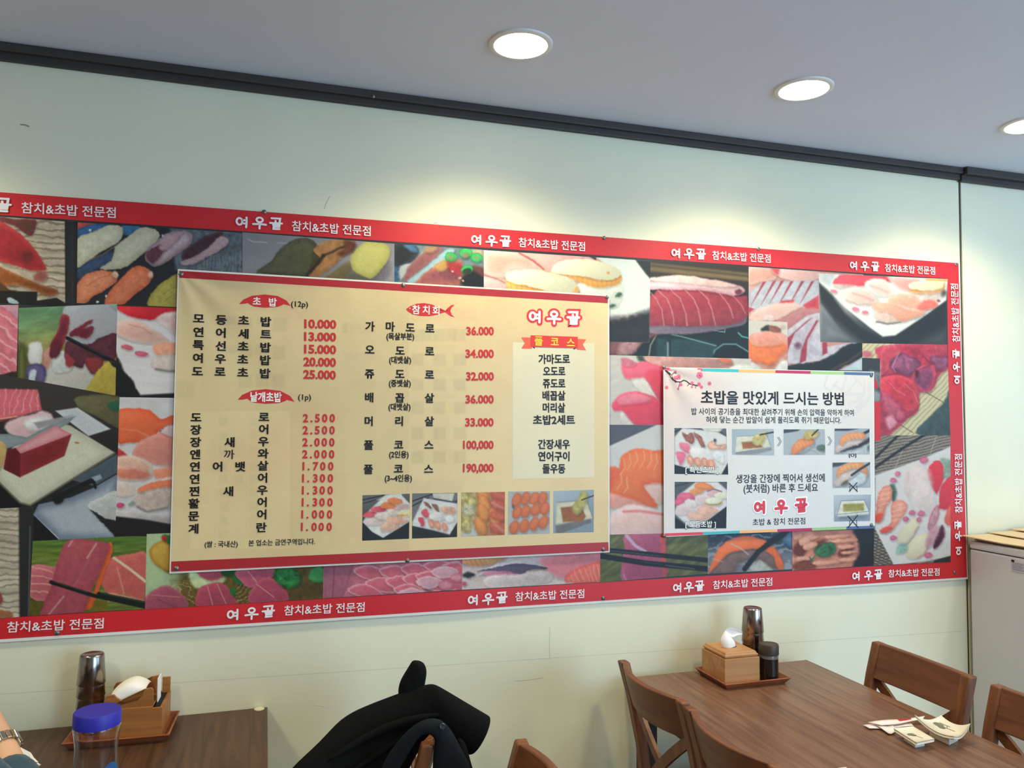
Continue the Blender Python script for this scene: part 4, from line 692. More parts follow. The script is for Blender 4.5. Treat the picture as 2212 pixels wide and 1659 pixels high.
# S plate of sushi, upper right
tile(5, [(990, 186), (2018, 232), (2006, 755), (1003, 732)], [
    ('g', (196, 202, 206), (66, 70, 74), (990, 400), (1330, 700)), ('q', (44, 46, 48), [(985, 250), (1100, 360), (1200, 500), (1330, 620), (1500, 700), (1640, 660), (2010, 400), (2010, 770), (1320, 770), (1150, 620), (1000, 420)], 8, (42, 44, 46), 20, 0.05), ('q', (98, 102, 108), [(995, 420), (1100, 560), (1320, 745), (1000, 735)], 22, (130, 136, 142), 30, 0.02), ('q', (70, 72, 76), [(1740, 760), (2010, 620), (2010, 770)], 20),
    ('q', (232, 230, 230), [(988, 180), (2020, 225), (2005, 400), (1840, 520), (1600, 680), (1500, 690), (1400, 620), (1200, 460), (1060, 310), (995, 255)], 4, (240, 236, 234), 16, 0.02),
    ('q', (206, 210, 214), [(988, 180), (1120, 190), (1080, 290), (990, 230)], 8), ('p', (228, 66, 84), [(1105, 250), (1160, 200), (1260, 192), (1540, 210), (1555, 250), (1400, 270), (1300, 295), (1200, 290), (1120, 270)], 3, (236, 84, 100), 8, 0.05), ('p', (216, 190, 186), [(1130, 270), (1330, 295), (1240, 310), (1140, 300)], 4, None, 9, 0.15),
    ('p', (236, 180, 176), [(1555, 215), (1760, 225), (1800, 250), (1720, 320), (1640, 310), (1560, 250)], 4, (234, 168, 162), 10, 0.05), ('p', (238, 228, 222), [(1360, 260), (1430, 232), (1520, 240), (1560, 300), (1580, 350), (1470, 370), (1380, 310)], 4, (236, 214, 208), 10, 0.04), ('l', (230, 160, 156), 4, [(1400, 285), (1480, 310), (1540, 340)], 5, 0.6),
    ('p', (236, 222, 214), [(1180, 330), (1260, 300), (1360, 310), (1450, 370), (1460, 410), (1380, 440), (1240, 415), (1190, 370)], 4, (238, 210, 200), 10, 0.05), ('l', (226, 150, 146), 4, [(1260, 345), (1340, 370), (1420, 400)], 5, 0.6), ('l', (200, 160, 152), 3, [(1215, 400), (1300, 432), (1420, 435)], 4, 0.7, 1),
    ('p', (222, 206, 200), [(1730, 320), (1960, 330), (1960, 390), (1830, 400), (1740, 370)], 4, (214, 194, 190), 10, 0.12), ('p', (240, 164, 84), [(1710, 310), (1860, 330), (1975, 300), (1990, 250), (1990, 320), (1860, 345), (1730, 335)], 3), ('p', (244, 222, 180), [(1705, 290), (1740, 255), (1860, 248), (1970, 255), (1975, 295), (1880, 315), (1760, 315)], 2, (246, 228, 192), 6, 0.02), ('q', (242, 170, 96), [(1830, 228), (2018, 233), (2010, 250), (1850, 245)], 3), ('e', (90, 84, 88), (1985, 345, 22, 26, 0), 5),
    ('p', (240, 180, 160), [(1550, 370), (1640, 345), (1760, 360), (1800, 410), (1900, 390), (1930, 430), (1880, 470), (1780, 500), (1600, 470), (1540, 420)], 4, (242, 172, 148), 12, 0.1), ('p', (236, 120, 110), [(1830, 400), (1920, 415), (1925, 450), (1840, 480), (1770, 470)], 4, None, 9, 0.12), ('e', (120, 40, 60), (1945, 408, 12, 8, 0), 3),
    ('p', (226, 200, 188), [(1420, 470), (1460, 430), (1600, 430), (1740, 470), (1840, 495), (1760, 540), (1640, 575), (1500, 580), (1440, 530)], 4, (228, 196, 184), 12, 0.12), ('p', (240, 162, 138), [(1410, 440), (1480, 420), (1620, 435), (1700, 480), (1830, 495), (1760, 540), (1640, 560), (1560, 500), (1450, 480)], 4, (244, 172, 150), 8, 0.08), ('l', (80, 78, 78), 3, [(1450, 570), (1540, 588), (1640, 575)], 4, 0.8, 1)] +
    [('e', (236, 120, 150), (x, y, 27, 15, a), 2, (240, 140, 164), 4) for x, y, a in ((1110, 328, 15), (1285, 472, 10), (1358, 497, 0))])
# T pink tuna nigiri
tile(6, [(40, 86), (1030, 112), (1020, 572), (40, 566)], [
    ('b', (214, 206, 200)), ('n', 40, 10, 0.05, -20), ('p', (60, 84, 64), [(240, 92), (300, 96), (320, 140), (260, 130)], 4), ('p', (196, 140, 130), [(290, 95), (500, 100), (700, 105), (880, 120), (890, 170), (700, 180), (500, 170), (350, 150)], 4, (200, 144, 136), 12, 0.15), ('p', (214, 120, 90), [(800, 105), (890, 112), (885, 145), (820, 130)], 3), ('e', (232, 230, 226), (970, 185, 90, 32, 0), 4),
    ('p', (228, 218, 212), [(195, 230), (260, 205), (340, 240), (400, 330), (420, 420), (330, 400), (230, 300)], 4, (232, 224, 216), 10, 0.08), ('p', (232, 96, 120), [(135, 190), (150, 130), (230, 140), (300, 130), (400, 160), (430, 180), (430, 420), (380, 380), (330, 290), (280, 240), (180, 250)], 3, (238, 104, 128), 14, 0.06), ('p', (214, 120, 140), [(135, 110), (180, 110), (230, 140), (210, 165), (150, 160)], 3, None, 9, 0.2), ('p', (226, 70, 90), [(300, 210), (430, 200), (430, 400), (380, 360)], 6, None, 9, 0.06),
    ('p', (220, 210, 204), [(130, 470), (220, 480), (300, 540), (320, 570), (160, 570)], 4, None, 9, 0.1), ('p', (226, 72, 100), [(72, 430), (110, 370), (200, 335), (300, 350), (400, 400), (430, 480), (430, 572), (240, 572), (150, 480), (90, 470)], 3, (232, 70, 92), 16, 0.06), ('p', (240, 130, 150), [(100, 390), (190, 345), (290, 355), (340, 400), (220, 420), (130, 430)], 6)])
# U orange salmon
tile(6, [(42, 566), (500, 568), (500, 1322), (42, 1326)], [
    ('b', (214, 210, 210)), ('n', 30, 20, 0.03), ('q', (84, 86, 98), [(40, 560), (380, 566), (260, 620), (40, 718)], 3, (88, 90, 102), 8, 0.04), ('p', (230, 190, 180), [(290, 980), (420, 970), (420, 1100), (320, 1100)], 4, None, 9, 0.06), ('p', (238, 108, 72), [(40, 860), (120, 870), (140, 950), (60, 1000), (40, 1010)], 3),
    ('p', (236, 102, 52), [(130, 800), (180, 750), (250, 728), (350, 745), (500, 760), (500, 980), (400, 970), (290, 985), (330, 1050), (385, 1140), (260, 1110), (180, 1080), (40, 1050), (60, 960), (110, 900)], 3, (240, 122, 68), 16, 0.04),
    ('p', (232, 160, 146), [(40, 1040), (140, 1060), (300, 1120), (160, 1140), (40, 1130)], 5, None, 9, 0.08), ('p', (236, 202, 200), [(60, 1200), (140, 1130), (260, 1120), (420, 1180), (500, 1200), (500, 1330), (42, 1330)], 4, (238, 196, 188), 30, 0.06), ('l', (226, 90, 92), 5, [(150, 1165), (260, 1160), (420, 1185)], 5, 0.7)] +
    [('l', (250, 188, 150), 2, [(x, y), (x+10, y+60), (x-20, y+110)], 2.5, 0.75, 1) for x, y in ((150, 800), (190, 770), (235, 750), (285, 745), (335, 752), (375, 765), (130, 900), (170, 930))])
# V tuna with chopsticks on green mat
tile(6, [(-10, 1325), (732, 1308), (729, 1592), (-10, 1652)], [
    ('g', (110, 112, 70), (92, 98, 56), (400, 1330), (400, 1600)), ('n', 30, 6, 0.2, -35), ('p', (178, 90, 120), [(160, 1325), (420, 1318), (440, 1400), (430, 1480), (445, 1620), (150, 1645), (145, 1500), (160, 1420)], 2, (168, 82, 112), 14, 0.12), ('l', (206, 186, 214), 7, [(170, 1330), (230, 1400), (300, 1440)], 3, 0.85), ('l', (190, 140, 180), 4, [(150, 1600), (175, 1650)], 3, 0.7), ('p', (196, 84, 84), [(400, 1320), (440, 1330), (440, 1620), (420, 1600)], 4),
    ('l', (24, 26, 32), 10, [(-10, 1425), (300, 1455), (730, 1500)], 1.6), ('l', (22, 24, 30), 12, [(-10, 1470), (300, 1520), (730, 1560)], 1.6), ('l', (110, 120, 140), 1.3, [(60, 1435), (400, 1470)], 1.4, 0.7), ('l', (150, 160, 176), 1.6, [(440, 1535), (640, 1560)], 1.6, 0.6), ('l', (40, 90, 80), 1.4, [(240, 1505), (400, 1525)], 1.4, 0.6)])
# W salmon nigiri pinched by a chopstick
tile(6, [(732, 1332), (1311, 1298), (1311, 1562), (729, 1594)], [
    ('b', (96, 104, 120)), ('g', (52, 66, 86), (120, 124, 134), (800, 1350), (800, 1500)), ('s', (186, 190, 200), -12, 24, 0.3, 0.5, None, 30), ('p', (60, 66, 84), [(730, 1340), (860, 1335), (800, 1380), (730, 1390)], 4), ('p', (40, 80, 110), [(1220, 1310), (1311, 1300), (1311, 1420), (1240, 1370)], 5, (90, 120, 150), 8, 0.2),
    ('p', (110, 88, 84), [(740, 1600), (780, 1510), (860, 1460), (960, 1420), (1120, 1410), (1220, 1450), (1240, 1530), (1150, 1560), (1080, 1500), (950, 1520), (900, 1595)], 3, (126, 100, 96), 12, 0.12), ('p', (232, 108, 60), [(760, 1510), (790, 1440), (860, 1370), (960, 1335), (1080, 1345), (1160, 1390), (1230, 1460), (1248, 1560), (1200, 1540), (1180, 1470), (1080, 1420), (960, 1430), (860, 1460), (740, 1590)], 3, (236, 120, 70), 10, 0.06), ('p', (232, 108, 60), [(1180, 1430), (1245, 1500), (1250, 1575), (1215, 1560)], 3), ('l', (214, 190, 200), 3, [(890, 1385), (960, 1420), (1010, 1460)], 3, 0.7), ('l', (226, 180, 170), 2.5, [(770, 1490), (830, 1510)], 3, 0.6),
    ('p', (172, 170, 160), [(1010, 1560), (1080, 1500), (1150, 1540), (1180, 1575), (1020, 1590)], 4, (190, 192, 186), 8, 0.2), ('l', (30, 32, 36), 11, [(1255, 1315), (1080, 1440), (985, 1560)], 2), ('p', (30, 32, 36), [(1180, 1330), (1290, 1300), (1240, 1350), (1120, 1420), (1110, 1400)], 3)])
# X cooked noodles with scallion in a dark bowl
tile(7, [(100, 1302), (680, 1285), (672, 1534), (100, 1572)], [
    ('b', (206, 132, 112)), ('n', 14, 8, 0.12), ('p', (36, 38, 42), [(520, 1290), (680, 1285), (680, 1535), (520, 1545), (560, 1450), (550, 1360)], 5, (32, 34, 38), 8), ('p', (110, 50, 38), [(110, 1410), (150, 1370), (200, 1430), (160, 1480), (110, 1460)], 5, None, 9, 0.15), ('p', (120, 60, 44), [(250, 1380), (330, 1360), (300, 1420), (260, 1410)], 4), ('p', (130, 66, 50), [(120, 1520), (220, 1490), (260, 1560), (120, 1570)], 6, None, 9, 0.2), ('p', (120, 60, 48), [(420, 1440), (520, 1380), (500, 1460), (430, 1480)], 4)] +
    [('p', (226, 150, 124), [(x, y), (x+w*0.9, y-h*0.4), (x+w, y+h*0.3), (x+w*0.1, y+h)], 2.2, (236, 170, 146), 5, 0.08) for x, y, w, h in ((150, 1340, 100, 60), (180, 1390, 90, 40), (110, 1330, 60, 30), (330, 1330, 160, 24), (360, 1360, 180, 24), (130, 1480, 120, 26), (250, 1510, 180, 26), (420, 1400, 110, 24), (430, 1490, 100, 24), (330, 1560, 150, 20), (220, 1340, 60, 20), (440, 1440, 100, 20))] +
    [('p', (40, 84, 56), [(250, 1430), (300, 1390), (370, 1375), (400, 1410), (390, 1460), (300, 1480), (270, 1460)], 4, (56, 110, 70), 5, 0.5), ('l', (64, 120, 74), 3, [(230, 1500), (280, 1450), (340, 1420)], 2), ('l', (60, 110, 70), 3, [(220, 1480), (240, 1510)], 2)])
# Y plate with petals on a slatted mat, chopsticks; red corner
tile(7, [(670, 620), (1190, 640), (1192, 1512), (662, 1536)], [
    ('b', (150, 136, 122)), ('s', (74, 62, 56), -14, 6.2, 0.38, 0.8, None, 4), ('s', (186, 170, 152), -14, 6.2, -0.2, 0, None), ('s', (70, 58, 54), 26, 6.4, 0.38, 0.85, [(655, 1290), (700, 1290), (800, 1530), (655, 1540)], 2), ('l', (190, 180, 164), 1.5, [(870, 720), (810, 860)], 1.5, 0.8), ('l', (190, 180, 164), 1.5, [(1100, 630), (1050, 770)], 1.5, 0.8),
    ('q', (222, 216, 212), [(662, 918), (830, 860), (1000, 800), (1195, 715), (1195, 1475), (1000, 1510), (800, 1532), (730, 1400), (672, 1285), (672, 930)], 3, (224, 214, 210), 10, 0.03), ('n', 60, 60, 0.01), ('q', (48, 52, 54), [(1080, 1500), (1195, 1468), (1195, 1520), (1070, 1525)], 2),
    ('l', (34, 30, 34), 5.5, [(672, 795), (830, 640)], 1.6), ('l', (34, 30, 34), 6, [(672, 860), (860, 730), (1020, 630)], 1.6),
    ('p', (220, 42, 58), [(1035, 880), (1070, 820), (1120, 815), (1145, 870), (1140, 950), (1100, 1040), (1075, 1020), (1035, 950)], 2.5, (226, 52, 66), 6, 0.04), ('p', (220, 42, 60), [(1115, 1100), (1120, 1020), (1150, 960), (1200, 930), (1200, 1130), (1130, 1150), (1105, 1140)], 2.5, (224, 50, 66), 6, 0.04), ('p', (230, 90, 80), [(1160, 1170), (1200, 1120), (1200, 1250), (1165, 1255), (1150, 1220)], 3, (232, 104, 92), 6),
    ('p', (120, 150, 128), [(1120, 800), (1190, 820), (1190, 910), (1140, 930), (1150, 860)], 5, (150, 170, 150), 6, 0.25), ('p', (226, 200, 194), [(880, 900), (960, 840), (1040, 880), (1060, 1000), (1000, 1080), (920, 1090), (880, 1020)], 10, (232, 208, 202), 16, 0.05), ('l', (222, 160, 150), 5, [(900, 900), (895, 960)], 6, 0.5), ('p', (232, 214, 208), [(940, 1000), (1020, 960), (1080, 1050), (1100, 1180), (1000, 1180), (920, 1120)], 9, (230, 206, 200), 12, 0.05),
    ('p', (66, 96, 80), [(770, 990), (800, 980), (820, 1030), (810, 1100), (790, 1090)], 4, None, 9, 0.3), ('p', (228, 120, 92), [(690, 1060), (720, 1000), (760, 985), (790, 1010), (785, 1080), (750, 1130), (720, 1220), (672, 1235), (672, 1190)], 2.5, (238, 156, 128), 8, 0.12), ('p', (226, 74, 56), [(672, 1190), (720, 1180), (710, 1230), (672, 1240)], 3), ('s', (250, 206, 186), -15, 10, 0.2, 0.5, [(690, 1000), (790, 1000), (760, 1130), (690, 1180)], 4),
    ('p', (236, 130, 104), [(790, 1110), (840, 1085), (890, 1110), (880, 1170), (840, 1230), (790, 1290), (740, 1310), (705, 1300), (780, 1240), (780, 1170)], 2.5, (240, 160, 136), 8, 0.12), ('p', (228, 84, 66), [(700, 1290), (780, 1265), (770, 1300), (730, 1315)], 3), ('s', (250, 206, 186), -15, 10, 0.2, 0.5, [(790, 1100), (890, 1110), (850, 1220), (780, 1240)], 4),
    ('p', (222, 204, 176), [(820, 1370), (850, 1290), (910, 1220), (960, 1225), (970, 1270), (930, 1330), (880, 1385)], 3, (232, 216, 186), 8, 0.03), ('l', (190, 150, 130), 3, [(970, 1270), (935, 1335), (885, 1392)], 4, 0.8, 1), ('p', (228, 208, 170), [(885, 1450), (930, 1360), (990, 1320), (1045, 1330), (1040, 1390), (1000, 1460), (960, 1490), (910, 1485)], 3, (234, 218, 186), 8, 0.03), ('l', (190, 140, 130), 3, [(1042, 1395), (1005, 1465), (965, 1492)], 4, 0.8, 1), ('p', (150, 180, 166), [(815, 1420), (850, 1385), (890, 1390), (880, 1440), (830, 1460)], 4, None, 9, 0.2),
    ('p', (196, 100, 120), [(1040, 1240), (1070, 1160), (1100, 1120), (1110, 1180), (1080, 1270), (1045, 1295)], 3, (206, 150, 156), 5, 0.15), ('p', (96, 40, 64), [(1072, 1420), (1090, 1340), (1130, 1260), (1148, 1290), (1140, 1360), (1100, 1410)], 3, (84, 34, 56), 6, 0.15), ('p', (206, 150, 160), [(1040, 1310), (1100, 1260), (1110, 1300), (1060, 1400), (1020, 1400)], 7)] +
    [('e', (206, 80, 116), (x, y, r, r*0.8, 0), 2.5, (220, 120, 150), 4, 0.15) for x, y, r in ((1008, 810, 30), (825, 905, 20), (798, 950, 22), (928, 1172, 22), (990, 1180, 24), (885, 1218, 20), (975, 1222, 20), (795, 1345, 24), (1040, 1465, 26))])
# Z raw meat on bamboo
tile(7, [(583, 5), (1168, 14), (1190, 640), (583, 640)], [
    ('b', (212, 200, 160)), ('s', (150, 132, 96), -46, 8.5, 0.22, 0.7, None, 3), ('p', (72, 90, 88), [(1200, 320), (1150, 400), (1060, 500), (950, 625), (1200, 660)], 2, (64, 80, 80), 8, 0.25), ('l', (60, 46, 44), 1.6, [(1000, 330), (1140, 410)], 1.6, 0.7), ('l', (60, 46, 44), 1.6, [(820, 550), (930, 620)], 1.6, 0.7),
    ('p', (186, 62, 84), [(680, 90), (720, 20), (1180, 10), (1190, 160), (1120, 220), (1060, 330), (980, 350), (975, 420), (960, 480), (880, 540), (820, 600), (760, 645), (700, 645), (700, 300), (720, 180)], 3, (178, 56, 78), 10, 0.25), ('p', (196, 110, 120), [(583, 60), (640, 60), (650, 95), (590, 100)], 3),
    ('p', (206, 84, 100), [(720, 40), (820, 20), (840, 60), (760, 180), (710, 220)], 3, (196, 72, 88), 8, 0.2), ('p', (110, 50, 86), [(790, 110), (880, 70), (960, 110), (980, 170), (900, 230), (780, 180)], 4, (150, 80, 110), 10, 0.35), ('p', (196, 60, 84), [(820, 25), (960, 20), (1000, 90), (900, 90)], 4, (180, 50, 74), 8, 0.25), ('p', (120, 60, 96), [(1050, 100), (1160, 90), (1180, 150), (1110, 190)], 4, (156, 84, 116), 8, 0.35), ('p', (196, 70, 90), [(1080, 20), (1170, 25), (1180, 90), (1100, 90)], 4, None, 9, 0.25),
    ('p', (206, 74, 96), [(960, 180), (1050, 150), (1090, 220), (1040, 340), (970, 320), (920, 260)], 3, (140, 66, 98), 12, 0.3), ('p', (224, 74, 84), [(720, 240), (820, 220), (940, 270), (970, 400), (940, 470), (820, 440), (710, 330)], 4, (206, 58, 72), 14, 0.2), ('p', (178, 56, 84), [(710, 330), (820, 400), (880, 480), (860, 540), (740, 500)], 4, (200, 90, 112), 10, 0.25), ('l', (232, 150, 160), 1.6, [(740, 250), (820, 330), (880, 360)], 3, 0.6, 1), ('l', (232, 160, 170), 1.6, [(880, 290), (940, 340), (965, 420)], 3, 0.6, 1), ('l', (240, 190, 190), 1.6, [(840, 60), (790, 170), (810, 200)], 2.5, 0.6, 1), ('p', (226, 150, 166), [(740, 520), (790, 510), (820, 560), (770, 600)], 5), ('e', (80, 20, 40), (960, 210, 14, 22, 0), 4), ('l', (90, 24, 44), 3, [(720, 230), (820, 215), (900, 240)], 4, 0.6, 1), ('l', (100, 30, 50), 3, [(1000, 90), (1060, 150), (970, 190)], 4, 0.6, 1)])
# corner with black board and red paper beside the small poster
tile(7, [(582, 105), (705, 110), (708, 676), (582, 680)], [('b', (56, 58, 62)), ('p', (150, 156, 160), [(640, 195), (710, 220), (712, 300), (690, 300), (660, 220)], 6, (90, 96, 100), 8), ('p', (220, 50, 56), [(665, 250), (690, 290), (685, 320), (660, 310)], 2), ('p', (140, 146, 150), [(655, 330), (710, 340), (712, 400), (660, 420)], 8), ('q', (224, 48, 58), [(560, 420), (712, 405), (712, 690), (560, 690)], 4, (220, 44, 54), 5, 0.03)])

# banner lettering
WH = ink((238, 228, 226))
def slogan(parent, view, gl, a, b, hz, view2=None, rot=0.0, ghz=None, gview=None):
    v2 = view2 or view
    if gl:
        ps = [logo(gview or view, n, c, ghz or hz*1.25, 0.155, rot) for n, c in gl]
        lmesh('logo_lettering', ps, 'ban', 0.0032, WH, parent, 'white brushed shop name on the red border')
    lmesh('lettering', [line_text(v2, '참치&초밥 전문점', a, b, hz, 0.012)], 'ban', 0.0032, WH, parent, 'white Korean slogan on the red border')
YUG = lambda *c: list(zip(('yeo', 'u', 'gol'), c))
slogan(banner, 0, [('gol', (6, 443))], (46, 448), (250, 459.5), 23, ghz=31)
slogan(banner, 3, YUG((88, 310), (240, 318), (380, 330)), (515, 345), (1188, 392), 84, ghz=104)
slogan(banner, 4, YUG((115, 145), (245, 155), (362, 163)), (475, 170), (1042, 208), 78, ghz=94)
slogan(banner, 0, YUG((1460, 545.8), (1488.6, 547), (1514, 549)), (1538.8, 551), (1664.6, 558.5), 18.5, ghz=22.5)
slogan(banner, 5, YUG((1268, 120), (1358, 126), (1440, 132)), (1518, 140), (1917, 165), 62, ghz=74)
slogan(banner, 0, None, (15, 1355), (224, 1346), 22.5)
slogan(banner, 0, YUG((503, 1327), (543.5, 1324), (579.7, 1321)), (613.6, 1319), (787.5, 1311), 20.5, ghz=26)
slogan(banner, 0, YUG((1021.6, 1295.5), (1054.6, 1293), (1084, 1291)), (1113, 1289), (1262, 1281.8), 19, ghz=24.5)
slogan(banner, 0, YUG((1463, 1269), (1488, 1267), (1511, 1265.5)), (1540, 1263.5), (1668, 1256), 17.5, ghz=22)
slogan(banner, 0, YUG((1849.2, 1244), (1876, 1242), (1897, 1240.8)), (1919, 1239), (2029.4, 1235), 16, ghz=21)
R90 = math.pi/2
slogan(banner, 0, YUG((2067, 820), (2065.5, 792.6), (2065.3, 764.4)), (2065.5, 739), (2061, 613), 16, rot=R90, ghz=19)
slogan(banner, 0, YUG((2070.5, 1189.7), (2070, 1158), (2069.5, 1134)), (2070.8, 1108), (2070, 981), 16, rot=R90, ghz=19)

# ------------------------------------------------------------------ the menu board
mc = at(840, 900)
menu = empty('menu_board', (mc[0], -0.012, mc[2]), 'cream Korean price menu sheet with dark red bands top and bottom, pinned over the banner', 'menu')
CREAM = (236, 210, 162)
def cream(X, Y):
    C = np.tile(np.array(CREAM, float), (len(X), 1))*(1+0.03*fbm(X*0.008, Y*0.006)+0.012*fbm(X*0.05+9, Y*0.03))[:, None]
    f = fbm(X*0.006+3, Y*0.008+8)[:, None]; C = C*(1-np.clip(f, 0, 1)*0.10*np.array([[0.0, 0.8, 0.7]]))
    # faint see-through of the older print behind the sheet (soft blotches, a lighter panel edge)
    def blot(view, x0, y0, x1, y1, a, col=(150, 140, 118), soft=5):
        p = vp(view, [(x0, y0), (x1, y1)]); d = np.minimum.reduce([X-p[0, 0], p[1, 0]-X, Y-p[0, 1], p[1, 1]-Y]); t = np.clip(0.5+d/soft, 0, 1)*a*(0.75+0.5*np.clip(fbm(X*0.12, Y*0.12)+0.3, 0, 1)); C[:] = C*(1-t[:, None])+np.array(col, float)*t[:, None]
    for y in (400, 590, 785, 965, 1165, 1350):
        for x in (500, 670, 830): blot(13, x, y, x+95, y+95, 0.17)
    for x in (590, 770): blot(13, x, 400, x+70, 495, 0.15)
    for y in (520, 710, 905): blot(13, 590, y, 850, y+40, 0.06)
    for y in (365, 575, 790): blot(13, 10, y, 220, y+75, 0.05, (190, 120, 100))
    for y in (630, 810, 990, 1175, 1330, 1440): blot(13, 1740, y, 1865, y+70, 0.06, (170, 140, 120))
    blot(13, 500, 235, 1010, 335, 0.07, (220, 120, 110)); blot(11, 640, 205, 1500, 395, 0.06, (214, 120, 110))
    for x, y, w, h in ((1210, 475, 165, 165), (1020, 475, 120, 90), (800, 465, 170, 120), (640, 460, 140, 100), (640, 810, 130, 100), (810, 810, 160, 150), (1010, 810, 130, 110), (1210, 815, 150, 160), (800, 1160, 160, 150), (1010, 1160, 160, 150), (1200, 1150, 150, 170), (2040, 540, 70, 120)): blot(11, x, y, x+w, y+h, 0.13)
    for y in (190, 340, 480, 640, 760, 900, 1040, 1180, 1310): blot(12, 475, y, 560, y+85, 0.09)
    for y in (200, 330, 480, 640, 760, 900, 1040, 1180, 1310): blot(12, 780, y, 860, y+80, 0.08)
    for y in (640, 760): blot(12, 630, y, 715, y+85, 0.08)
    blot(11, 60, 1240, 275, 1440, 0.12, (160, 148, 126), 8); blot(13, 480, 60, 1060, 150, 0.10, (150, 146, 126)); blot(11, 540, 55, 2157, 130, 0.10, (150, 146, 126))
    blot(14, 480, 140, 940, 235, 0.10, (160, 150, 140)); blot(14, 1640, 120, 1900, 210, 0.08, (226, 150, 130))
    p = vp(12, [(190, 130), (1180, 1500)]); d = np.minimum.reduce([X-p[0, 0], p[1, 0]-X, Y-p[0, 1], p[1, 1]-Y]); C[:] = C*(1+0.035*np.clip(0.5+d/3, 0, 1))[:, None]
    p = vp(13, [(480, 150), (2120, 1600)]); C[:] = C*(1+0.03*np.clip(0.5+(X-p[0, 0])/3, 0, 1))[:, None]
    return C
patch('sheet', menu, 'menu', 0, [(384, 581), (1316, 637), (1317, 1193), (366, 1239)], 0, 3.5, solid((246, 240, 232)), M_SHEET)
patch('cream_panel', menu, 'menu', 0.0006, [(387, 600), (1313, 655), (1314, 1172), (370, 1214)], 0, 2.2, cream, M_SHEET, label='cream printed ground with faint marks showing through')
DR = (186, 44, 52)
patch('red_band', menu, 'menu', 0.0009, [(387, 585), (1313, 640), (1313, 655), (387, 600)], 0, 3, solid(DR), M_SHEET, label='dark red band along the top of the menu')
patch('red_band', menu, 'menu', 0.0009, [(370, 1213), (1314, 1171), (1315, 1190), (369.5, 1235)], 0, 6, solid(DR), M_SHEET, label='dark red band along the bottom of the menu')
INK = ink((34, 28, 26)); PR = ink((200, 52, 52)); WT = ink((244, 238, 230)); YL = ink((248, 206, 60))
def put(parts, mate, lift=0.0016, name='lettering', parent=None, sheet='menu', label=None): return lmesh(name, parts, sheet, lift, mate, parent or menu, label)
# left column, upper block
for row, price, bb in (([('모', 328, 487), ('등', 597, 502), ('초', 865, 510), ('밥', 1132, 525)], '10.000', (1590, 1972, 550)),
                       ([('연', 325, 648), ('어', 592, 657), ('세', 862, 668), ('트', 1130, 675)], '13.000', (1588, 1970, 702)),
                       ([('특', 323, 802), ('선', 590, 815), ('초', 860, 820), ('밥', 1128, 832)], '15.000', (1588, 1970, 852)),
                       ([('여', 318, 958), ('우', 587, 968), ('초', 855, 975), ('밥', 1125, 985)], '20.000', (1580, 1968, 1004)),
                       ([('도', 313, 1118), ('로', 583, 1123), ('초', 855, 1132), ('밥', 1122, 1142)], '25.000', (1578, 1966, 1155))):
    put([one(11, c, (x, y), 112, 0.03, 1.12) for c, x, y in row], INK); put([line_text(11, price, (bb[0], bb[2]-4), (bb[1], bb[2]+5), 104, 0.038, 0.74, 0.365)], PR, name='price_lettering')
for row, price, x0, y in (('도1 로4', '2.500', 1337, 197), ('장1 어4', '2.500', 1335, 317), ('장1 새25 우4', '2.000', 1333, 437), ('엔1 까25 와4', '2.000', 1331, 556), ('연1 어2 뱃3 살4', '1.700', 1316, 675),
                          ('연1 어4', '1.300', 1312, 795), ('찐1 새25 우4', '1.300', 1310, 915), ('활1 어4', '1.300', 1308, 1034), ('문1 어4', '1.000', 1304, 1155), ('계1 란4', '1.000', 1300, 1279)):
    k = (y-197)/1082.0; gy = lambda c: y-9+c*0+(0 if c > 900 else 4)+k*26*(0.5 if c > 700 else 1)
    col = {'1': 247-27*k, '2': 466-12*k, '25': 586-30*k, '3': 694-14*k, '4': 923-25*k}
    put([one(12, w[0], (col[w[1:]], gy(col[w[1:]])), 93, 0.008 if w[0] == '까' else 0.03, 1.1) for w in row.split()], INK)
    xs = [0, 60, 118, 191, 266] if price[0] == '2' else [0, 52, 122, 193, 272]
    put([one(12, c, (x0+d, y), 82, 0.036, 0.92, 0.74, 0.365) for c, d in zip(price, xs)], PR, name='price_lettering')
put([line_text(12, '(쌀 : 국내산)', (332, 1455), (662, 1451), 62, 0.016)], INK); put([line_text(12, '본 업소는 금연구역입니다.', (770, 1443), (1432, 1425), 60, 0.016)], INK)
# headings
def emblem(cx, cy, w, h):
    return [(cx-w/2, cy+h*0.22), (cx-w*0.42, cy-h*0.12), (cx-w*0.25, cy-h*0.42), (cx, cy-h*0.52), (cx+w*0.25, cy-h*0.40), (cx+w*0.42, cy-h*0.05), (cx+w/2, cy+h*0.36), (cx+w*0.36, cy+h*0.22), (cx+w*0.34, cy+h*0.30), (cx+w*0.24, cy+h*0.44), (cx, cy+h*0.50), (cx-w*0.2, cy+h*0.42), (cx-w*0.29, cy+h*0.26), (cx-w*0.33, cy+h*0.14), (cx-w*0.40, cy+h*0.20)]
put([flat_poly(11, emblem(1118, 280, 615, 155))], ink((206, 50, 52)), 0.0011, 'heading_shape', label='red lens-shaped heading emblem')
put([one(11, '초', (1022, 280), 98, 0.02, 1.0), one(11, '밥', (1212, 292), 98, 0.02, 1.0)], WT, 0.0018)
put([line_text(11, '(12p)', (1432, 312), (1634, 318), 88, 0.012, 0.95, 0.34)], INK)
put([flat_poly(11, emblem(1133, 1420, 680, 172))], ink((206, 50, 52)), 0.0011, 'heading_shape', label='red lens-shaped heading emblem')
put([line_text(11, '낱개초밥', (945, 1422), (1318, 1428), 112, 0.03)], WT, 0.0018); put([line_text(11, '(1p)', (1517, 1424), (1670, 1428), 88, 0.012, 0.95, 0.34)], INK)
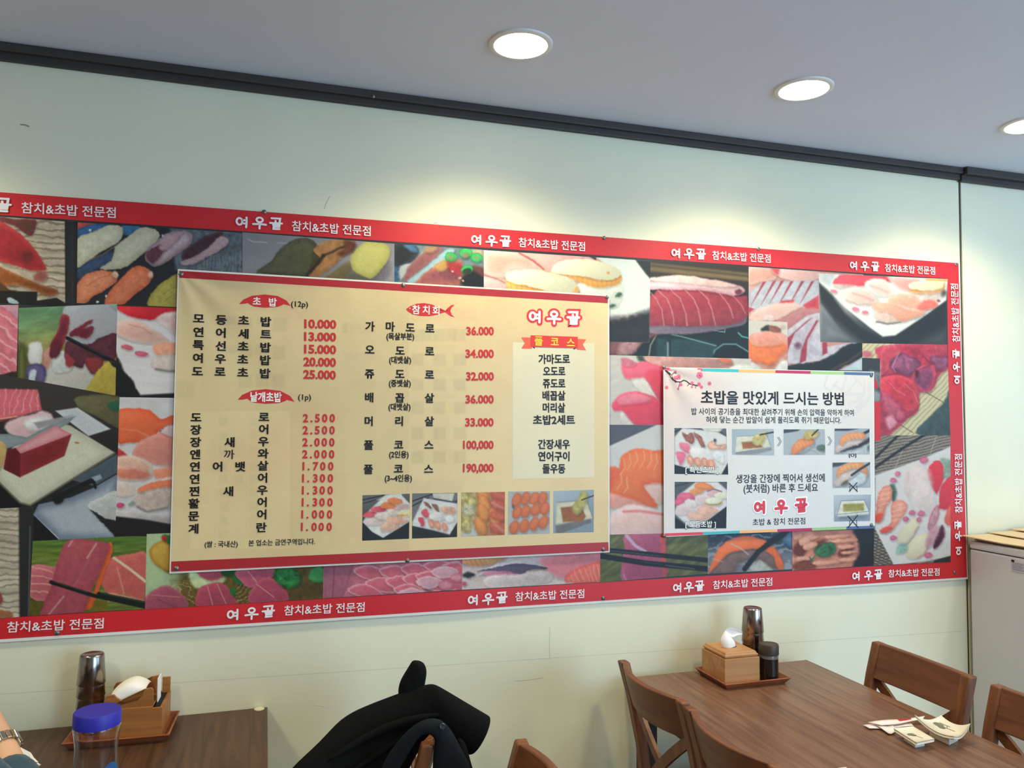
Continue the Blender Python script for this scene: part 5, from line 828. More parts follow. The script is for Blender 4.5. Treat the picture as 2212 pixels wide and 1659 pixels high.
put([flat_poly(13, [(458, 244), (490, 222), (540, 202), (600, 197), (660, 208), (720, 235), (765, 258), (785, 235), (810, 214), (838, 209), (812, 235), (803, 260), (815, 288), (838, 308), (805, 298), (780, 280), (762, 268), (700, 288), (640, 299), (570, 298), (510, 285), (475, 264)])], ink((206, 50, 52)), 0.0011, 'fish_emblem', label='red fish silhouette behind the heading')
put([one(13, c, (x, y), 68, 0.016, 0.95) for c, x, y in (('참', 537, 248), ('치', 615, 250), ('회', 692, 255))]+[flat_poly(13, [(483, 237), (489, 233), (494, 238), (489, 244)])], WT, 0.0018)
for row, sub, price, bb in (([('가', 178, 378), ('마', 337, 380), ('도', 492, 388), ('로', 645, 395)], ('(목살부분)', 306, 522, 456), '36.000', (928, 1143, 413)),
                            ([('오', 177, 560), ('도', 413, 568), ('로', 643, 573)], ('(대뱃살)', 327, 498, 640), '34.000', (922, 1143, 590)),
                            ([('쥬', 175, 747), ('도', 411, 750), ('로', 642, 755)], ('(중뱃살)', 325, 496, 821), '32.000', (927, 1143, 766)),
                            ([('배', 172, 932), ('꼽', 410, 935), ('살', 641, 937)], ('(대뱃살)', 322, 494, 1005), '36.000', (922, 1142, 945)),
                            ([('머', 168, 1117), ('리', 405, 1117), ('살', 640, 1118)], None, '33.000', (920, 1141, 1124)),
                            ([('풀', 167, 1303), ('코', 402, 1301), ('스', 637, 1302)], ('(2인용)', 327, 479, 1376), '100,000', (903, 1141, 1300)),
                            ([('풀', 165, 1492), ('코', 400, 1488), ('스', 635, 1490)], ('(3~4인용)', 293, 505, 1561), '190,000', (902, 1141, 1480))):
    put([one(13, c, (x, y), 72, 0.03, 1.02) for c, x, y in row], INK)
    if sub: put([line_text(13, sub[0], (sub[1], sub[3]), (sub[2], sub[3]), 54, 0.026)], INK)
    put([line_text(13, price, (bb[0], bb[2]), (bb[1], bb[2]), 64, 0.038, 0.74, 0.365)], PR, name='price_lettering')
# shop name, ribbon and the lighter list panel
G3 = (('yeo', (1463, 300)), ('u', (1612, 305)), ('gol', (1762, 314)))
put([logo(13, n, c, 112, 0.40) for n, c in G3], ink((214, 52, 54)), 0.0013, 'logo_outline', label='red outline of the shop name')
put([logo(13, n, c, 104, 0.175) for n, c in G3], WT, 0.0020, 'logo_lettering', label='white brushed shop name with a red outline')
def rrect(x0, y0, x1, y1, r, dy=0):
    o = []
    for cx, cy, a in ((x1-r, y0+r, -90), (x1-r, y1-r, 0), (x0+r, y1-r, 90), (x0+r, y0+r, 180)):
        for k in range(5): t = math.radians(a+k*22.5); o.append((cx+r*math.cos(t), cy+r*math.sin(t)+dy*(cx-x0)/(x1-x0)))
    return o
patch('list_panel', menu, 'menu', 0.0008, [(1290, 503), (1925, 511), (1926, 1556), (1288, 1568)], 13, 6, solid((243, 230, 198)), M_SHEET, label='paler list panel on the menu')
put([flat_poly(13, [(1357, 464), (1440, 466), (1440, 553), (1357, 552), (1384, 508)])], ink((226, 96, 70)), 0.0012, 'ribbon_tail', label='orange-red ribbon tail')
put([flat_poly(13, [(1790, 476), (1862, 480), (1836, 520), (1862, 566), (1790, 560)])], ink((226, 96, 70)), 0.0012, 'ribbon_tail', label='orange-red ribbon tail')
put([flat_poly(13, [(1440, 536), (1462, 538), (1462, 553)]), flat_poly(13, [(1764, 545), (1794, 545), (1766, 560)])], ink((60, 40, 90)), 0.0015, 'ribbon_fold', label='dark violet ribbon fold')
put([flat_poly(13, [(1430, 448), (1797, 460), (1797, 548), (1430, 538)])], ink((214, 58, 50)), 0.0018, 'ribbon', label='red ribbon banner')
put([one(13, c, (x, y), 70, 0.02, 1.0) for c, x, y in (('풀', 1492, 492), ('코', 1617, 498), ('스', 1742, 505))], YL, 0.0024, label='yellow ribbon lettering')
for s_, x0, x1, y in (('가마도로', 1490, 1735, 633), ('오도로', 1527, 1700, 728), ('쥬도로', 1525, 1700, 823), ('배꼽살', 1522, 1700, 918), ('머리살', 1524, 1699, 1012), ('초밥2세트', 1448, 1775, 1107), ('간장새우', 1487, 1735, 1297), ('연어구이', 1488, 1733, 1391), ('돌우동', 1522, 1700, 1487)):
    put([line_text(13, s_, (x0, y), (x1, y), 72, 0.03)], INK, 0.0015)
def photo(parent, sheet, view, c, ops, lift, fr, frc=(244, 240, 236), pitch=1.1, r=0):
    TI[0] += 1; sd = TI[0]*13.7; c = np.array(c, float); m = c.mean(0); g = m+(c-m)*(1+2*fr/np.linalg.norm(c[1]-c[0]))
    patch('photo_frame', parent, sheet, lift, g, view, 12, solid(frc), M_SHEET)
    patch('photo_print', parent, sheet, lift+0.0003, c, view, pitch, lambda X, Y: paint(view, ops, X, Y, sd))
# five dishes along the bottom of the menu
photo(menu, 'menu', 14, [(124, 262), (507, 249), (501, 614), (121, 630)], [
    ('b', (90, 88, 90)), ('g', (110, 108, 112), (34, 36, 38), (200, 260), (300, 620)), ('l', (40, 40, 46), 2.2, [(125, 300), (300, 262)], 2), ('l', (50, 50, 56), 2, [(125, 330), (330, 270)], 2),
    ('q', (222, 220, 220), [(125, 480), (180, 380), (310, 260), (430, 250), (507, 330), (507, 480), (290, 608), (200, 560)], 3, (232, 230, 230), 6), ('q', (230, 226, 224), [(240, 300), (320, 262), (440, 252), (440, 300)], 4),
    ('p', (222, 80, 96), [(128, 420), (170, 390), (230, 400), (240, 430), (180, 440), (130, 440)], 2, (232, 100, 112), 3), ('p', (222, 90, 104), [(190, 370), (240, 350), (300, 360), (310, 395), (250, 400), (200, 390)], 2, (232, 100, 112), 3), ('p', (236, 120, 70), [(270, 345), (300, 320), (370, 330), (400, 365), (340, 375), (280, 370)], 2, (240, 140, 90), 3), ('p', (236, 120, 66), [(325, 300), (370, 280), (430, 295), (450, 320), (400, 335), (340, 325)], 2, (242, 140, 90), 3),
    ('p', (234, 210, 204), [(150, 480), (190, 450), (280, 455), (310, 480), (260, 500), (170, 500)], 3), ('p', (236, 218, 212), [(230, 420), (280, 400), (340, 415), (350, 440), (280, 460), (230, 440)], 3), ('p', (236, 214, 206), [(330, 385), (380, 370), (420, 385), (410, 420), (350, 420)], 3), ('p', (214, 176, 176), [(380, 360), (440, 335), (500, 345), (470, 370), (400, 375)], 2), ('p', (238, 222, 180), [(400, 410), (440, 385), (507, 380), (507, 430), (430, 430)], 2), ('e', (232, 170, 90), (450, 425, 44, 8, 0), 2),
    ('p', (232, 170, 146), [(320, 450), (380, 435), (460, 450), (490, 470), (420, 500), (330, 480)], 2.5, (238, 180, 160), 3, 0.15), ('p', (232, 176, 150), [(270, 500), (330, 480), (400, 500), (420, 530), (340, 550), (280, 555)], 2.5, (236, 190, 170), 3, 0.15), ('q', (40, 42, 44), [(121, 480), (200, 560), (290, 612), (507, 475), (507, 620), (121, 632)], 3)], 0.0005, 3)
photo(menu, 'menu', 14, [(526, 247), (893, 241), (890, 600), (524, 613)], [
    ('b', (120, 120, 126)), ('l', (44, 44, 50), 2.5, [(526, 310), (700, 250)], 2), ('l', (44, 44, 50), 2.5, [(526, 350), (660, 280)], 2), ('q', (206, 200, 190), [(690, 245), (870, 245), (850, 310), (700, 285)], 2, (216, 208, 196), 3), ('q', (70, 70, 76), [(700, 285), (850, 312), (893, 300), (893, 330), (700, 300)], 3),
    ('q', (222, 220, 222), [(526, 480), (620, 285), (893, 330), (893, 480), (830, 580), (700, 545), (526, 510)], 3, (230, 228, 230), 6), ('p', (140, 90, 78), [(620, 315), (660, 330), (685, 370), (650, 360)], 2, (160, 106, 90), 3, 0.3), ('p', (140, 90, 78), [(690, 330), (730, 350), (750, 400), (710, 375)], 2, (160, 106, 90), 3, 0.3), ('p', (226, 160, 130), [(760, 370), (800, 350), (870, 370), (870, 410), (800, 410)], 3, (232, 180, 156), 3, 0.2),
    ('p', (222, 96, 110), [(600, 395), (640, 370), (665, 430), (630, 440)], 2), ('p', (222, 80, 96), [(575, 450), (620, 450), (625, 500), (600, 508)], 2), ('p', (236, 226, 226), [(670, 410), (760, 400), (800, 440), (740, 470), (670, 450)], 4), ('e', (240, 236, 236), (830, 450, 34, 30, 0), 3)] +
    [('e', (232, 120, 84), (x, y, 22, 36, -20), 3, (240, 170, 146), 3, 0.15) for x, y in ((680, 490), (730, 505), (790, 520))] + [('q', (44, 46, 46), [(524, 510), (700, 550), (830, 585), (893, 480), (893, 605), (524, 615)], 3)], 0.0005, 3)
photo(menu, 'menu', 14, [(923, 240), (1278, 234), (1275, 584), (921, 597)], [
    ('b', (214, 170, 130)), ('g', (186, 170, 120), (206, 120, 90), (950, 400), (1270, 400)), ('n', 8, 8, 0.15), ('q', (216, 216, 220), [(921, 560), (1010, 500), (1060, 597), (921, 597)], 8)] +
    [('e', (178, 160, 84), (x, y, 40, 60, -10), 5, (204, 190, 130), 6, 0.3) for x, y in ((950, 290), (1010, 330), (960, 420), (960, 510))] + [('e', (206, 200, 176), (985, 380, 50, 40, 20), 8, None, 9, 0.3)] +
    [('e', (222, 130, 66), (x, y, 42, 74, -24), 3, (240, 160, 90), 7, 0.08) for x, y in ((1100, 270), (1110, 330), (1190, 440), (1100, 400), (1080, 510))] +
    [('e', (196, 84, 62), (x, y, 72, 40, 20), 4, (214, 110, 84), 6, 0.15) for x, y in ((1225, 260), (1225, 340), (1225, 430), (1220, 530))] + [('l', (226, 180, 170), 4, [(1170, 320), (1270, 370)], 5, 0.5), ('l', (226, 180, 190), 4, [(1180, 480), (1270, 560)], 6, 0.5)], 0.0005, 3)
photo(menu, 'menu', 14, [(1304, 232), (1643, 228), (1641, 572), (1302, 583)], [('b', (186, 184, 186)), ('n', 20, 20, 0.04)] +
    [('e', (206, 104, 62), (x+(y-280)*-0.0, y, 38, 56, 22), 2.5, (228, 126, 80), 6, 0.05) for x, y in ((1375, 300), (1445, 290), (1515, 290), (1582, 285), (1375, 400), (1445, 395), (1525, 380), (1598, 370), (1355, 520), (1435, 510), (1515, 495), (1590, 480))] + [('e', (214, 180, 150), (1490, 345, 16, 12, 0), 2), ('e', (214, 180, 150), (1565, 430, 16, 14, 0), 2), ('e', (80, 90, 80), (1345, 350, 8, 16, 0), 3)], 0.0005, 3)
def sauce(x0, y0, s):
    f = lambda *p: [(x0+a*s, y0+b*s) for a, b in p]
    return [('b', (168, 182, 196)), ('g', (176, 190, 204), (140, 154, 170), f((0, 0))[0], f((250, 340))[0]), ('q', (120, 118, 120), f((20, 290), (300, 230), (310, 260), (60, 350), (20, 340)), 3), ('q', (206, 200, 178), f((25, 100), (270, 80), (325, 230), (20, 280)), 3, (222, 216, 190), 6), ('l', (90, 92, 104), 1.2, f((25, 98), (270, 78), (325, 228), (20, 284)), 2, 0.6),
            ('q', (150, 104, 58), f((60, 140), (220, 120), (265, 210), (240, 250), (80, 258)), 4, (168, 100, 56), 5, 0.15), ('p', (170, 158, 84), f((160, 120), (210, 60), (230, 10), (280, 20), (275, 90), (240, 160), (200, 200), (160, 170)), 3, (190, 178, 104), 5, 0.2), ('l', (50, 52, 56), 2.6, f((230, 78), (335, 40)), 1.6)]
photo(menu, 'menu', 14, [(1669, 227), (1998, 217), (1996, 560), (1668, 570)], sauce(1668, 222, 1.0), 0.0005, 3)

# ------------------------------------------------------------------ the small instruction poster
ic = at(1660, 980)
info = empty('instruction_poster', (ic[0], -0.012, ic[2]), 'small white instruction poster with blossom branch and sushi pictures, pinned over the banner', 'poster')
def infobg(X, Y):
    C = np.tile(np.array((240, 236, 236), float), (len(X), 1)); p = vp(21, [(60, 60), (700, 700)]); t = np.clip(1-np.hypot((X-p[0, 0])/230, (Y-p[0, 1])/420), 0, 1)[:, None]
    C = C*(1-t)+np.array((246, 218, 208))*t; p = vp(21, [(2100, 300)]); t = np.clip(1-np.hypot((X-p[0, 0])/120, (Y-p[0, 1])/260), 0, 1)[:, None]*0.6; C = C*(1-t)+np.array((246, 226, 216))*t
    return C*(1+0.01*fbm(X*0.03, Y*0.03))[:, None]
patch('sheet', info, 'info', 0, [(1433, 793), (1888, 803), (1890, 1137), (1434, 1160)], 0, 6, solid((248, 244, 242)), M_SHEET)
patch('ground', info, 'info', 0.0003, [(1436, 797), (1886, 806), (1887, 1134), (1437, 1156)], 0, 3, infobg, M_SHEET)
def pi(parts, mate, lift=0.0008, name='lettering', label=None): return lmesh(name, parts, 'info', lift, mate, info, label)
cols = [((222, 70, 84), 'red'), ((70, 176, 180), 'teal'), ((244, 176, 110), 'orange'), ((180, 52, 92), 'magenta'), ((156, 192, 128), 'green'), ((84, 106, 142), 'slate blue')]
for k, (c, nm) in enumerate(cols):
    xb = [70, 445, 810, 1175, 1525, 1858, 2150]; y = lambda x: 64+(x-70)*0.0245
    pi([flat_poly(21, [(xb[k], y(xb[k])), (xb[k+1], y(xb[k+1])), (xb[k+1], y(xb[k+1])+28), (xb[k], y(xb[k])+28)])], ink(c), 0.0005, 'colour_bar', nm+' colour bar')
    xb = [72, 455, 820, 1195, 1540, 1880, 2160]; y2 = lambda x: 1070-(x-72)*0.0372
    pi([flat_poly(22, [(xb[k], y2(xb[k])), (xb[k+1], y2(xb[k+1])), (xb[k+1], y2(xb[k+1])+27), (xb[k], y2(xb[k])+27)])], ink(c), 0.0005, 'colour_bar', nm+' colour bar')
GL = ink((208, 199, 194))
pi([flat_line(21, q, w) for q, w in (([(1690, 150), (1660, 260), (1720, 300), (1790, 200)], 5), ([(1880, 150), (1840, 300), (1960, 330)], 6), ([(1950, 140), (2050, 260)], 6), ([(1760, 240), (1900, 330), (2050, 330)], 5), ([(2000, 170), (1880, 330)], 5), ([(2110, 230), (2120, 350), (2060, 440), (1960, 520), (1860, 560)], 9), ([(2060, 180), (2060, 330), (2000, 400), (1900, 420)], 5), ([(2000, 360), (2060, 400), (1980, 460)], 6))], GL, 0.0004, 'faint_emblem', 'faint grey round emblem')
BR = ink((60, 44, 42)); PK = ink((232, 110, 136)); PKD = ink((190, 50, 80))
pi([flat_line(21, q, w) for q, w in (([(85, 95), (125, 130), (150, 175), (185, 205)], 4.5), ([(180, 205), (235, 208), (262, 190), (290, 200), (320, 225), (400, 245)], 2.4), ([(165, 190), (195, 178), (225, 175)], 1.8), ([(225, 208), (218, 240), (210, 285)], 1.6), ([(320, 222), (300, 245)], 1.2), ([(350, 236), (345, 262)], 1.2), ([(385, 242), (380, 270)], 1.2), ([(140, 140), (165, 118), (190, 122)], 1.4))], BR, 0.0008, 'branch', 'dark blossom branch')
def disc(cx, cy, rx, ry): return flat_poly(21, [(cx+rx*math.cos(a), cy+ry*math.sin(a)) for a in np.linspace(0, 2*math.pi, 14, endpoint=False)])
for cx, cy, r in ((178, 168, 20), (212, 156, 22), (235, 234, 17), (422, 140, 32), (345, 218, 16), (415, 230, 20), (440, 258, 16), (520, 222, 19), (93, 262, 17), (180, 106, 12), (208, 270, 10), (345, 258, 10)):
    pi([disc(cx+r*0.45*math.cos(a), cy+r*0.45*math.sin(a), r*0.55, r*0.62) for a in (0.3, 1.6, 2.8, 4.1, 5.3)], PK, 0.0010, 'blossom', 'pink plum blossom'); pi([disc(cx, cy+2, r*0.22, r*0.26), disc(cx+r*0.3, cy+r*0.4, r*0.14, r*0.16)], PKD, 0.0012, 'blossom_core', 'dark pink blossom heart')
pi([line_text(21, '초밥을 맛있게 드시는 방법', (433, 360), (1857, 376), 128, 0.022)], INK)
pi([line_text(21, '밥 사이의 공기층을 최대한 살려주기 위해 손의 압력을 약하게 하여', (340, 500), (1955, 514), 66, 0.010)], INK)
pi([line_text(21, '혀에 닿는 순간 밥알이 쉽게 풀리도록 쥐기 때문입니다.', (485, 582), (1830, 590), 66, 0.010)], INK)
pi([line_text(22, '생강을 간장에 찍어서 생선에', (783, 527), (1667, 514), 82, 0.014)], INK); pi([line_text(22, '(붓처럼) 바른 후 드세요', (858, 624), (1598, 612), 84, 0.014)], INK)
G3 = (('yeo', (1020, 806)), ('u', (1233, 800)), ('gol', (1432, 792)))
pi([logo(22, n, c, 138, 0.38) for n, c in G3], ink((250, 248, 248)), 0.0013, 'logo_outline', 'white outline of the shop name'); pi([logo(22, n, c, 134, 0.21) for n, c in G3], ink((214, 62, 72)), 0.0020, 'logo_lettering', 'red brushed shop name')
pi([line_text(22, '초밥 & 참치 전문점', (948, 958), (1472, 944), 66, 0.008)], INK)
D1 = [('q', (226, 222, 222), [(170, 110), (250, 20), (600, 60), (690, 110), (705, 370), (640, 480), (500, 470), (170, 390)], 3, (234, 230, 230), 6, 0.03)]
photo(info, 'info', 22, [(170, 20), (686, 26), (706, 484), (170, 478)], [('b', (100, 102, 108)), ('l', (40, 42, 48), 2.5, [(170, 60), (260, 20)], 2), ('l', (40, 42, 48), 2.5, [(170, 120), (250, 40)], 2), ('q', (70, 72, 80), [(350, 20), (640, 60), (690, 100), (600, 110), (400, 60)], 4), ('q', (226, 222, 212), [(440, 20), (650, 26), (620, 60), (470, 50)], 3)]+D1+[
    ('p', (128, 70, 60), [(245, 65), (300, 90), (345, 70), (370, 130), (340, 180), (290, 150)], 2.5, (170, 104, 86), 4, 0.3), ('p', (128, 70, 60), [(360, 70), (400, 80), (440, 110), (475, 200), (460, 225), (420, 180)], 2.5, (170, 104, 86), 4, 0.3), ('p', (230, 150, 110), [(500, 180), (560, 150), (600, 190), (680, 180), (670, 230), (600, 230), (520, 230)], 3, (240, 190, 170), 4, 0.2), ('e', (60, 60, 60), (570, 140, 16, 14, 0), 3), ('p', (240, 120, 150), [(218, 170), (280, 170), (328, 210), (320, 270), (270, 260), (230, 220)], 3, (244, 130, 156), 4), ('p', (236, 100, 136), [(180, 260), (240, 260), (285, 300), (240, 390), (210, 360)], 3, (240, 120, 150), 4),
    ('p', (240, 234, 234), [(330, 230), (460, 220), (560, 290), (540, 340), (400, 330), (340, 290)], 5, None, 9, 0.05), ('e', (242, 238, 240), (605, 300, 50, 46, 20), 4, (236, 230, 232), 5), ('e', (240, 236, 236), (640, 345, 24, 26, 0), 4)] +
    [('e', (234, 130, 90), (x, y, 32, 52, -20), 3, (242, 186, 166), 5, 0.15) for x, y in ((330, 340), (400, 360), (470, 365), (540, 385))] + [('q', (30, 32, 36), [(168, 385), (350, 440), (480, 475), (480, 490), (165, 490)], 3), ('q', (30, 32, 36), [(706, 360), (640, 484), (710, 490)], 3)], 0.0005, 9)
photo(info, 'info', 22, [(172, 556), (694, 556), (686, 1020), (175, 1022)], [('b', (90, 92, 98)), ('l', (60, 62, 68), 3, [(172, 600), (300, 570)], 3), ('q', (226, 220, 222), [(175, 880), (200, 700), (380, 560), (600, 556), (694, 640), (694, 800), (520, 930), (360, 1020), (300, 990)], 4, (234, 228, 230), 8, 0.04),
    ('p', (238, 124, 66), [(370, 590), (440, 560), (510, 580), (560, 620), (500, 640), (400, 630)], 2.5, (244, 150, 90), 5, 0.1), ('p', (238, 140, 80), [(320, 650), (380, 620), (450, 640), (440, 670), (360, 690)], 2.5, (242, 156, 100), 4, 0.1), ('p', (230, 96, 134), [(200, 690), (270, 665), (350, 680), (370, 730), (300, 740), (230, 740)], 2.5, (238, 116, 150), 5), ('p', (226, 90, 126), [(175, 740), (230, 710), (270, 750), (230, 790), (176, 790)], 2.5, (236, 110, 144), 5),
    ('p', (226, 180, 186), [(500, 660), (570, 630), (640, 650), (580, 690), (510, 700)], 2.5, None, 9, 0.1), ('l', (110, 100, 120), 2, [(500, 650), (560, 628), (640, 655)], 2), ('p', (240, 222, 222), [(380, 720), (440, 690), (520, 700), (520, 740), (430, 780), (390, 760)], 3, (236, 206, 206), 5, 0.05), ('p', (240, 234, 206), [(560, 690), (620, 665), (694, 670), (694, 720), (610, 720)], 2.5), ('p', (226, 190, 120), [(480, 760), (640, 750), (620, 790), (500, 790)], 3), ('p', (244, 238, 214), [(478, 745), (520, 715), (600, 715), (642, 740), (600, 770), (500, 770)], 2.5, (246, 240, 220), 4),
    ('p', (240, 226, 228), [(270, 760), (320, 730), (390, 760), (380, 800), (300, 810)], 3, None, 9, 0.05), ('p', (236, 214, 216), [(178, 830), (250, 780), (330, 810), (390, 850), (300, 880), (190, 880)], 3, (232, 204, 206), 6, 0.08), ('p', (240, 176, 156), [(400, 810), (480, 790), (560, 820), (600, 850), (520, 890), (420, 880)], 3, (244, 190, 172), 6, 0.12), ('p', (240, 180, 158), [(305, 880), (380, 860), (480, 890), (540, 900), (480, 930), (340, 930)], 3, (242, 196, 176), 6, 0.12),
    ('q', (30, 32, 36), [(170, 910), (260, 970), (310, 1025), (170, 1025)], 3), ('q', (30, 32, 36), [(694, 800), (520, 930), (400, 1025), (694, 1025)], 3)], 0.0005, 9)
photo(info, 'info', 22, [(742, 32), (1158, 30), (1165, 292), (744, 286)], sauce(760, 40, 0.0)[:1]+[('g', (176, 190, 202), (186, 196, 206), (750, 40), (1160, 280)), ('q', (150, 150, 156), [(775, 260), (1135, 220), (1140, 240), (960, 290), (780, 290)], 3), ('q', (224, 220, 206), [(790, 105), (1090, 95), (1130, 210), (775, 265)], 3, (234, 230, 212), 4), ('l', (110, 112, 120), 1, [(790, 103), (1090, 93), (1132, 212), (775, 268)], 1.6, 0.6),
    ('q', (176, 130, 70), [(838, 160), (1000, 150), (1055, 215), (850, 232)], 3, (176, 106, 70), 4, 0.15), ('p', (196, 178, 110), [(945, 130), (980, 90), (1080, 50), (1086, 90), (1050, 170), (990, 195), (945, 170)], 3, (206, 190, 126), 5, 0.2), ('l', (46, 48, 54), 3.2, [(1025, 88), (1158, 62)], 1.6)], 0.0005, 8)
def nig(x0, y0, c):                                    # salmon nigiri held by chopsticks
    return [('p', c, [(x0, y0)], 1)]
photo(info, 'info', 22, [(1256, 34), (1667, 33), (1673, 288), (1257, 288)], [('b', (186, 190, 198)), ('q', (70, 74, 86), [(1256, 34), (1420, 34), (1400, 52), (1256, 74)], 3), ('l', (150, 156, 164), 1.4, [(1500, 240), (1560, 250), (1600, 280)], 2, 0.8), ('p', (80, 104, 90), [(1580, 210), (1640, 185), (1670, 200), (1660, 250), (1610, 240)], 3, (100, 124, 108), 4, 0.2),
    ('p', (170, 168, 172), [(1310, 270), (1420, 240), (1540, 180), (1560, 160), (1540, 210), (1440, 270), (1380, 288)], 3, (200, 190, 188), 5, 0.15), ('p', (232, 130, 76), [(1335, 270), (1345, 210), (1390, 150), (1440, 125), (1540, 128), (1562, 158), (1500, 200), (1420, 250), (1370, 285)], 2.5, (240, 150, 96), 6, 0.06)] + [('l', (250, 196, 156), 1.2, [(1375+i*34, 170-i*12), (1400+i*34, 225-i*14)], 1.6, 0.7) for i in range(5)] + [('p', (200, 170, 96), [(1450, 120), (1480, 60), (1530, 46), (1600, 50), (1590, 100), (1540, 130)], 3, (212, 186, 112), 5, 0.2), ('l', (44, 46, 52), 3, [(1540, 95), (1600, 36)], 1.6)], 0.0005, 8)
photo(info, 'info', 22, [(1764, 27), (2112, 25), (2114, 284), (1762, 284)], [('b', (176, 182, 194)), ('q', (50, 54, 62), [(1764, 27), (2000, 27), (1900, 48), (1764, 48)], 4), ('l', (50, 54, 60), 6, [(2114, 45), (2020, 95)], 2), ('p', (206, 208, 214), [(1900, 240), (2114, 180), (2114, 284), (1860, 284)], 4), ('p', (96, 120, 110), [(2085, 215), (2114, 195), (2114, 240), (2090, 240)], 3), ('p', (60, 56, 60), [(1820, 250), (1960, 200), (2060, 150), (2114, 120), (2114, 160), (2000, 220), (1880, 250)], 3),
    ('p', (214, 190, 180), [(1765, 240), (1800, 190), (1880, 150), (2000, 130), (2060, 130), (1980, 190), (1860, 220), (1790, 262)], 3, (222, 200, 194), 6, 0.1), ('p', (236, 150, 100), [(1812, 170), (1830, 110), (1900, 75), (2000, 62), (2060, 80), (2068, 128), (1990, 130), (1890, 150), (1840, 190)], 2.5, (242, 160, 108), 6, 0.06)] + [('l', (250, 206, 170), 1.2, [(1850+i*40, 110-i*9), (1872+i*40, 150-i*6)], 1.6, 0.7) for i in range(5)], 0.0005, 8)
photo(info, 'info', 22, [(1743, 365), (2118, 360), (2122, 616), (1744, 618)], [('b', (182, 186, 196)), ('q', (70, 74, 84), [(1743, 365), (1900, 362), (1820, 400), (1743, 410)], 4), ('p', (206, 210, 214), [(1900, 560), (2000, 480), (2090, 470), (2060, 560), (1960, 600)], 4, (216, 220, 222), 6, 0.15), ('p', (120, 110, 90), [(1820, 560), (1880, 540), (1900, 580), (1840, 590)], 4), ('p', (216, 190, 178), [(1762, 580), (1790, 500), (1860, 460), (1960, 430), (2000, 460), (1920, 520), (1850, 560), (1800, 600)], 3, (222, 200, 190), 6, 0.1),
    ('p', (236, 150, 90), [(1785, 510), (1790, 440), (1850, 390), (1940, 365), (2040, 370), (2090, 440), (2090, 500), (2060, 480), (2010, 440), (1960, 420), (1880, 450), (1820, 480)], 2.5, (242, 166, 108), 6, 0.08)] + [('l', (250, 206, 170), 1.2, [(1820+i*40, 400-i*6), (1840+i*40, 450-i*6)], 1.6, 0.7) for i in range(5)] + [('l', (60, 62, 68), 5, [(2115, 372), (2020, 430), (1935, 490)], 1.8)], 0.0005, 8)
photo(info, 'info', 22, [(1756, 688), (2128, 683), (2118, 946), (1760, 952)], [('b', (196, 202, 210)), ('g', (200, 206, 214), (150, 162, 178), (1800, 690), (1900, 950)), ('q', (120, 128, 140), [(1800, 900), (2080, 890), (2060, 920), (1820, 930)], 10), ('q', (216, 214, 206), [(1775, 870), (1830, 745), (2060, 735), (2115, 850), (2100, 880), (1800, 905)], 3, (230, 228, 214), 4), ('l', (96, 100, 116), 1.4, [(1788, 880), (1830, 745), (2060, 738), (2110, 850), (1788, 882)], 1.6, 0.7),
    ('q', (176, 164, 80), [(1848, 780), (1870, 775), (2060, 770), (2055, 845), (1850, 855)], 3, (166, 154, 84), 4, 0.15)], 0.0005, 8)
for s_, x0, x1, y in (('[ 특선초밥 ]', 280, 607, 436), ('[ 모듬초밥 ]', 280, 582, 978)):
    pi([line_text(22, s_, (x0-3, y), (x1+3, y), 70, 0.040)], INK, 0.0013, 'caption_outline'); pi([line_text(22, s_, (x0, y), (x1, y), 64, 0.012)], WT, 0.0017, 'caption')
pi([line_text(22, '[O]', (1907, 291), (1980, 290), 40, 0.02, 0.95, 0.36)], INK, 0.0013)
for cx, cy, w, h in ((1952, 608, 40, 44), (1950, 950, 50, 62)):
    pi([flat_line(22, [(cx-w, cy+h), (cx+w*0.9, cy-h)], 1.9), flat_line(22, [(cx-w, cy-h*0.8), (cx+w, cy+h)], 1.9)], INK, 0.0016, 'cross_mark'); pi([one(22, '[', (cx-32, cy+6), 52, 0.0, 1.0, 0.95, 0.36), one(22, ']', (cx+32, cy+6), 52, 0.0, 1.0, 0.95, 0.36)], INK, 0.0013)
for cx, cy in ((1215, 155), (1717, 150)):
    pi([flat_line(22, [(cx-20+d, cy-44), (cx+6+d, cy), (cx-20+d, cy+44)], 0.9) for d in (0, 14)], ink((60, 58, 60)), 0.0008, 'chevron')

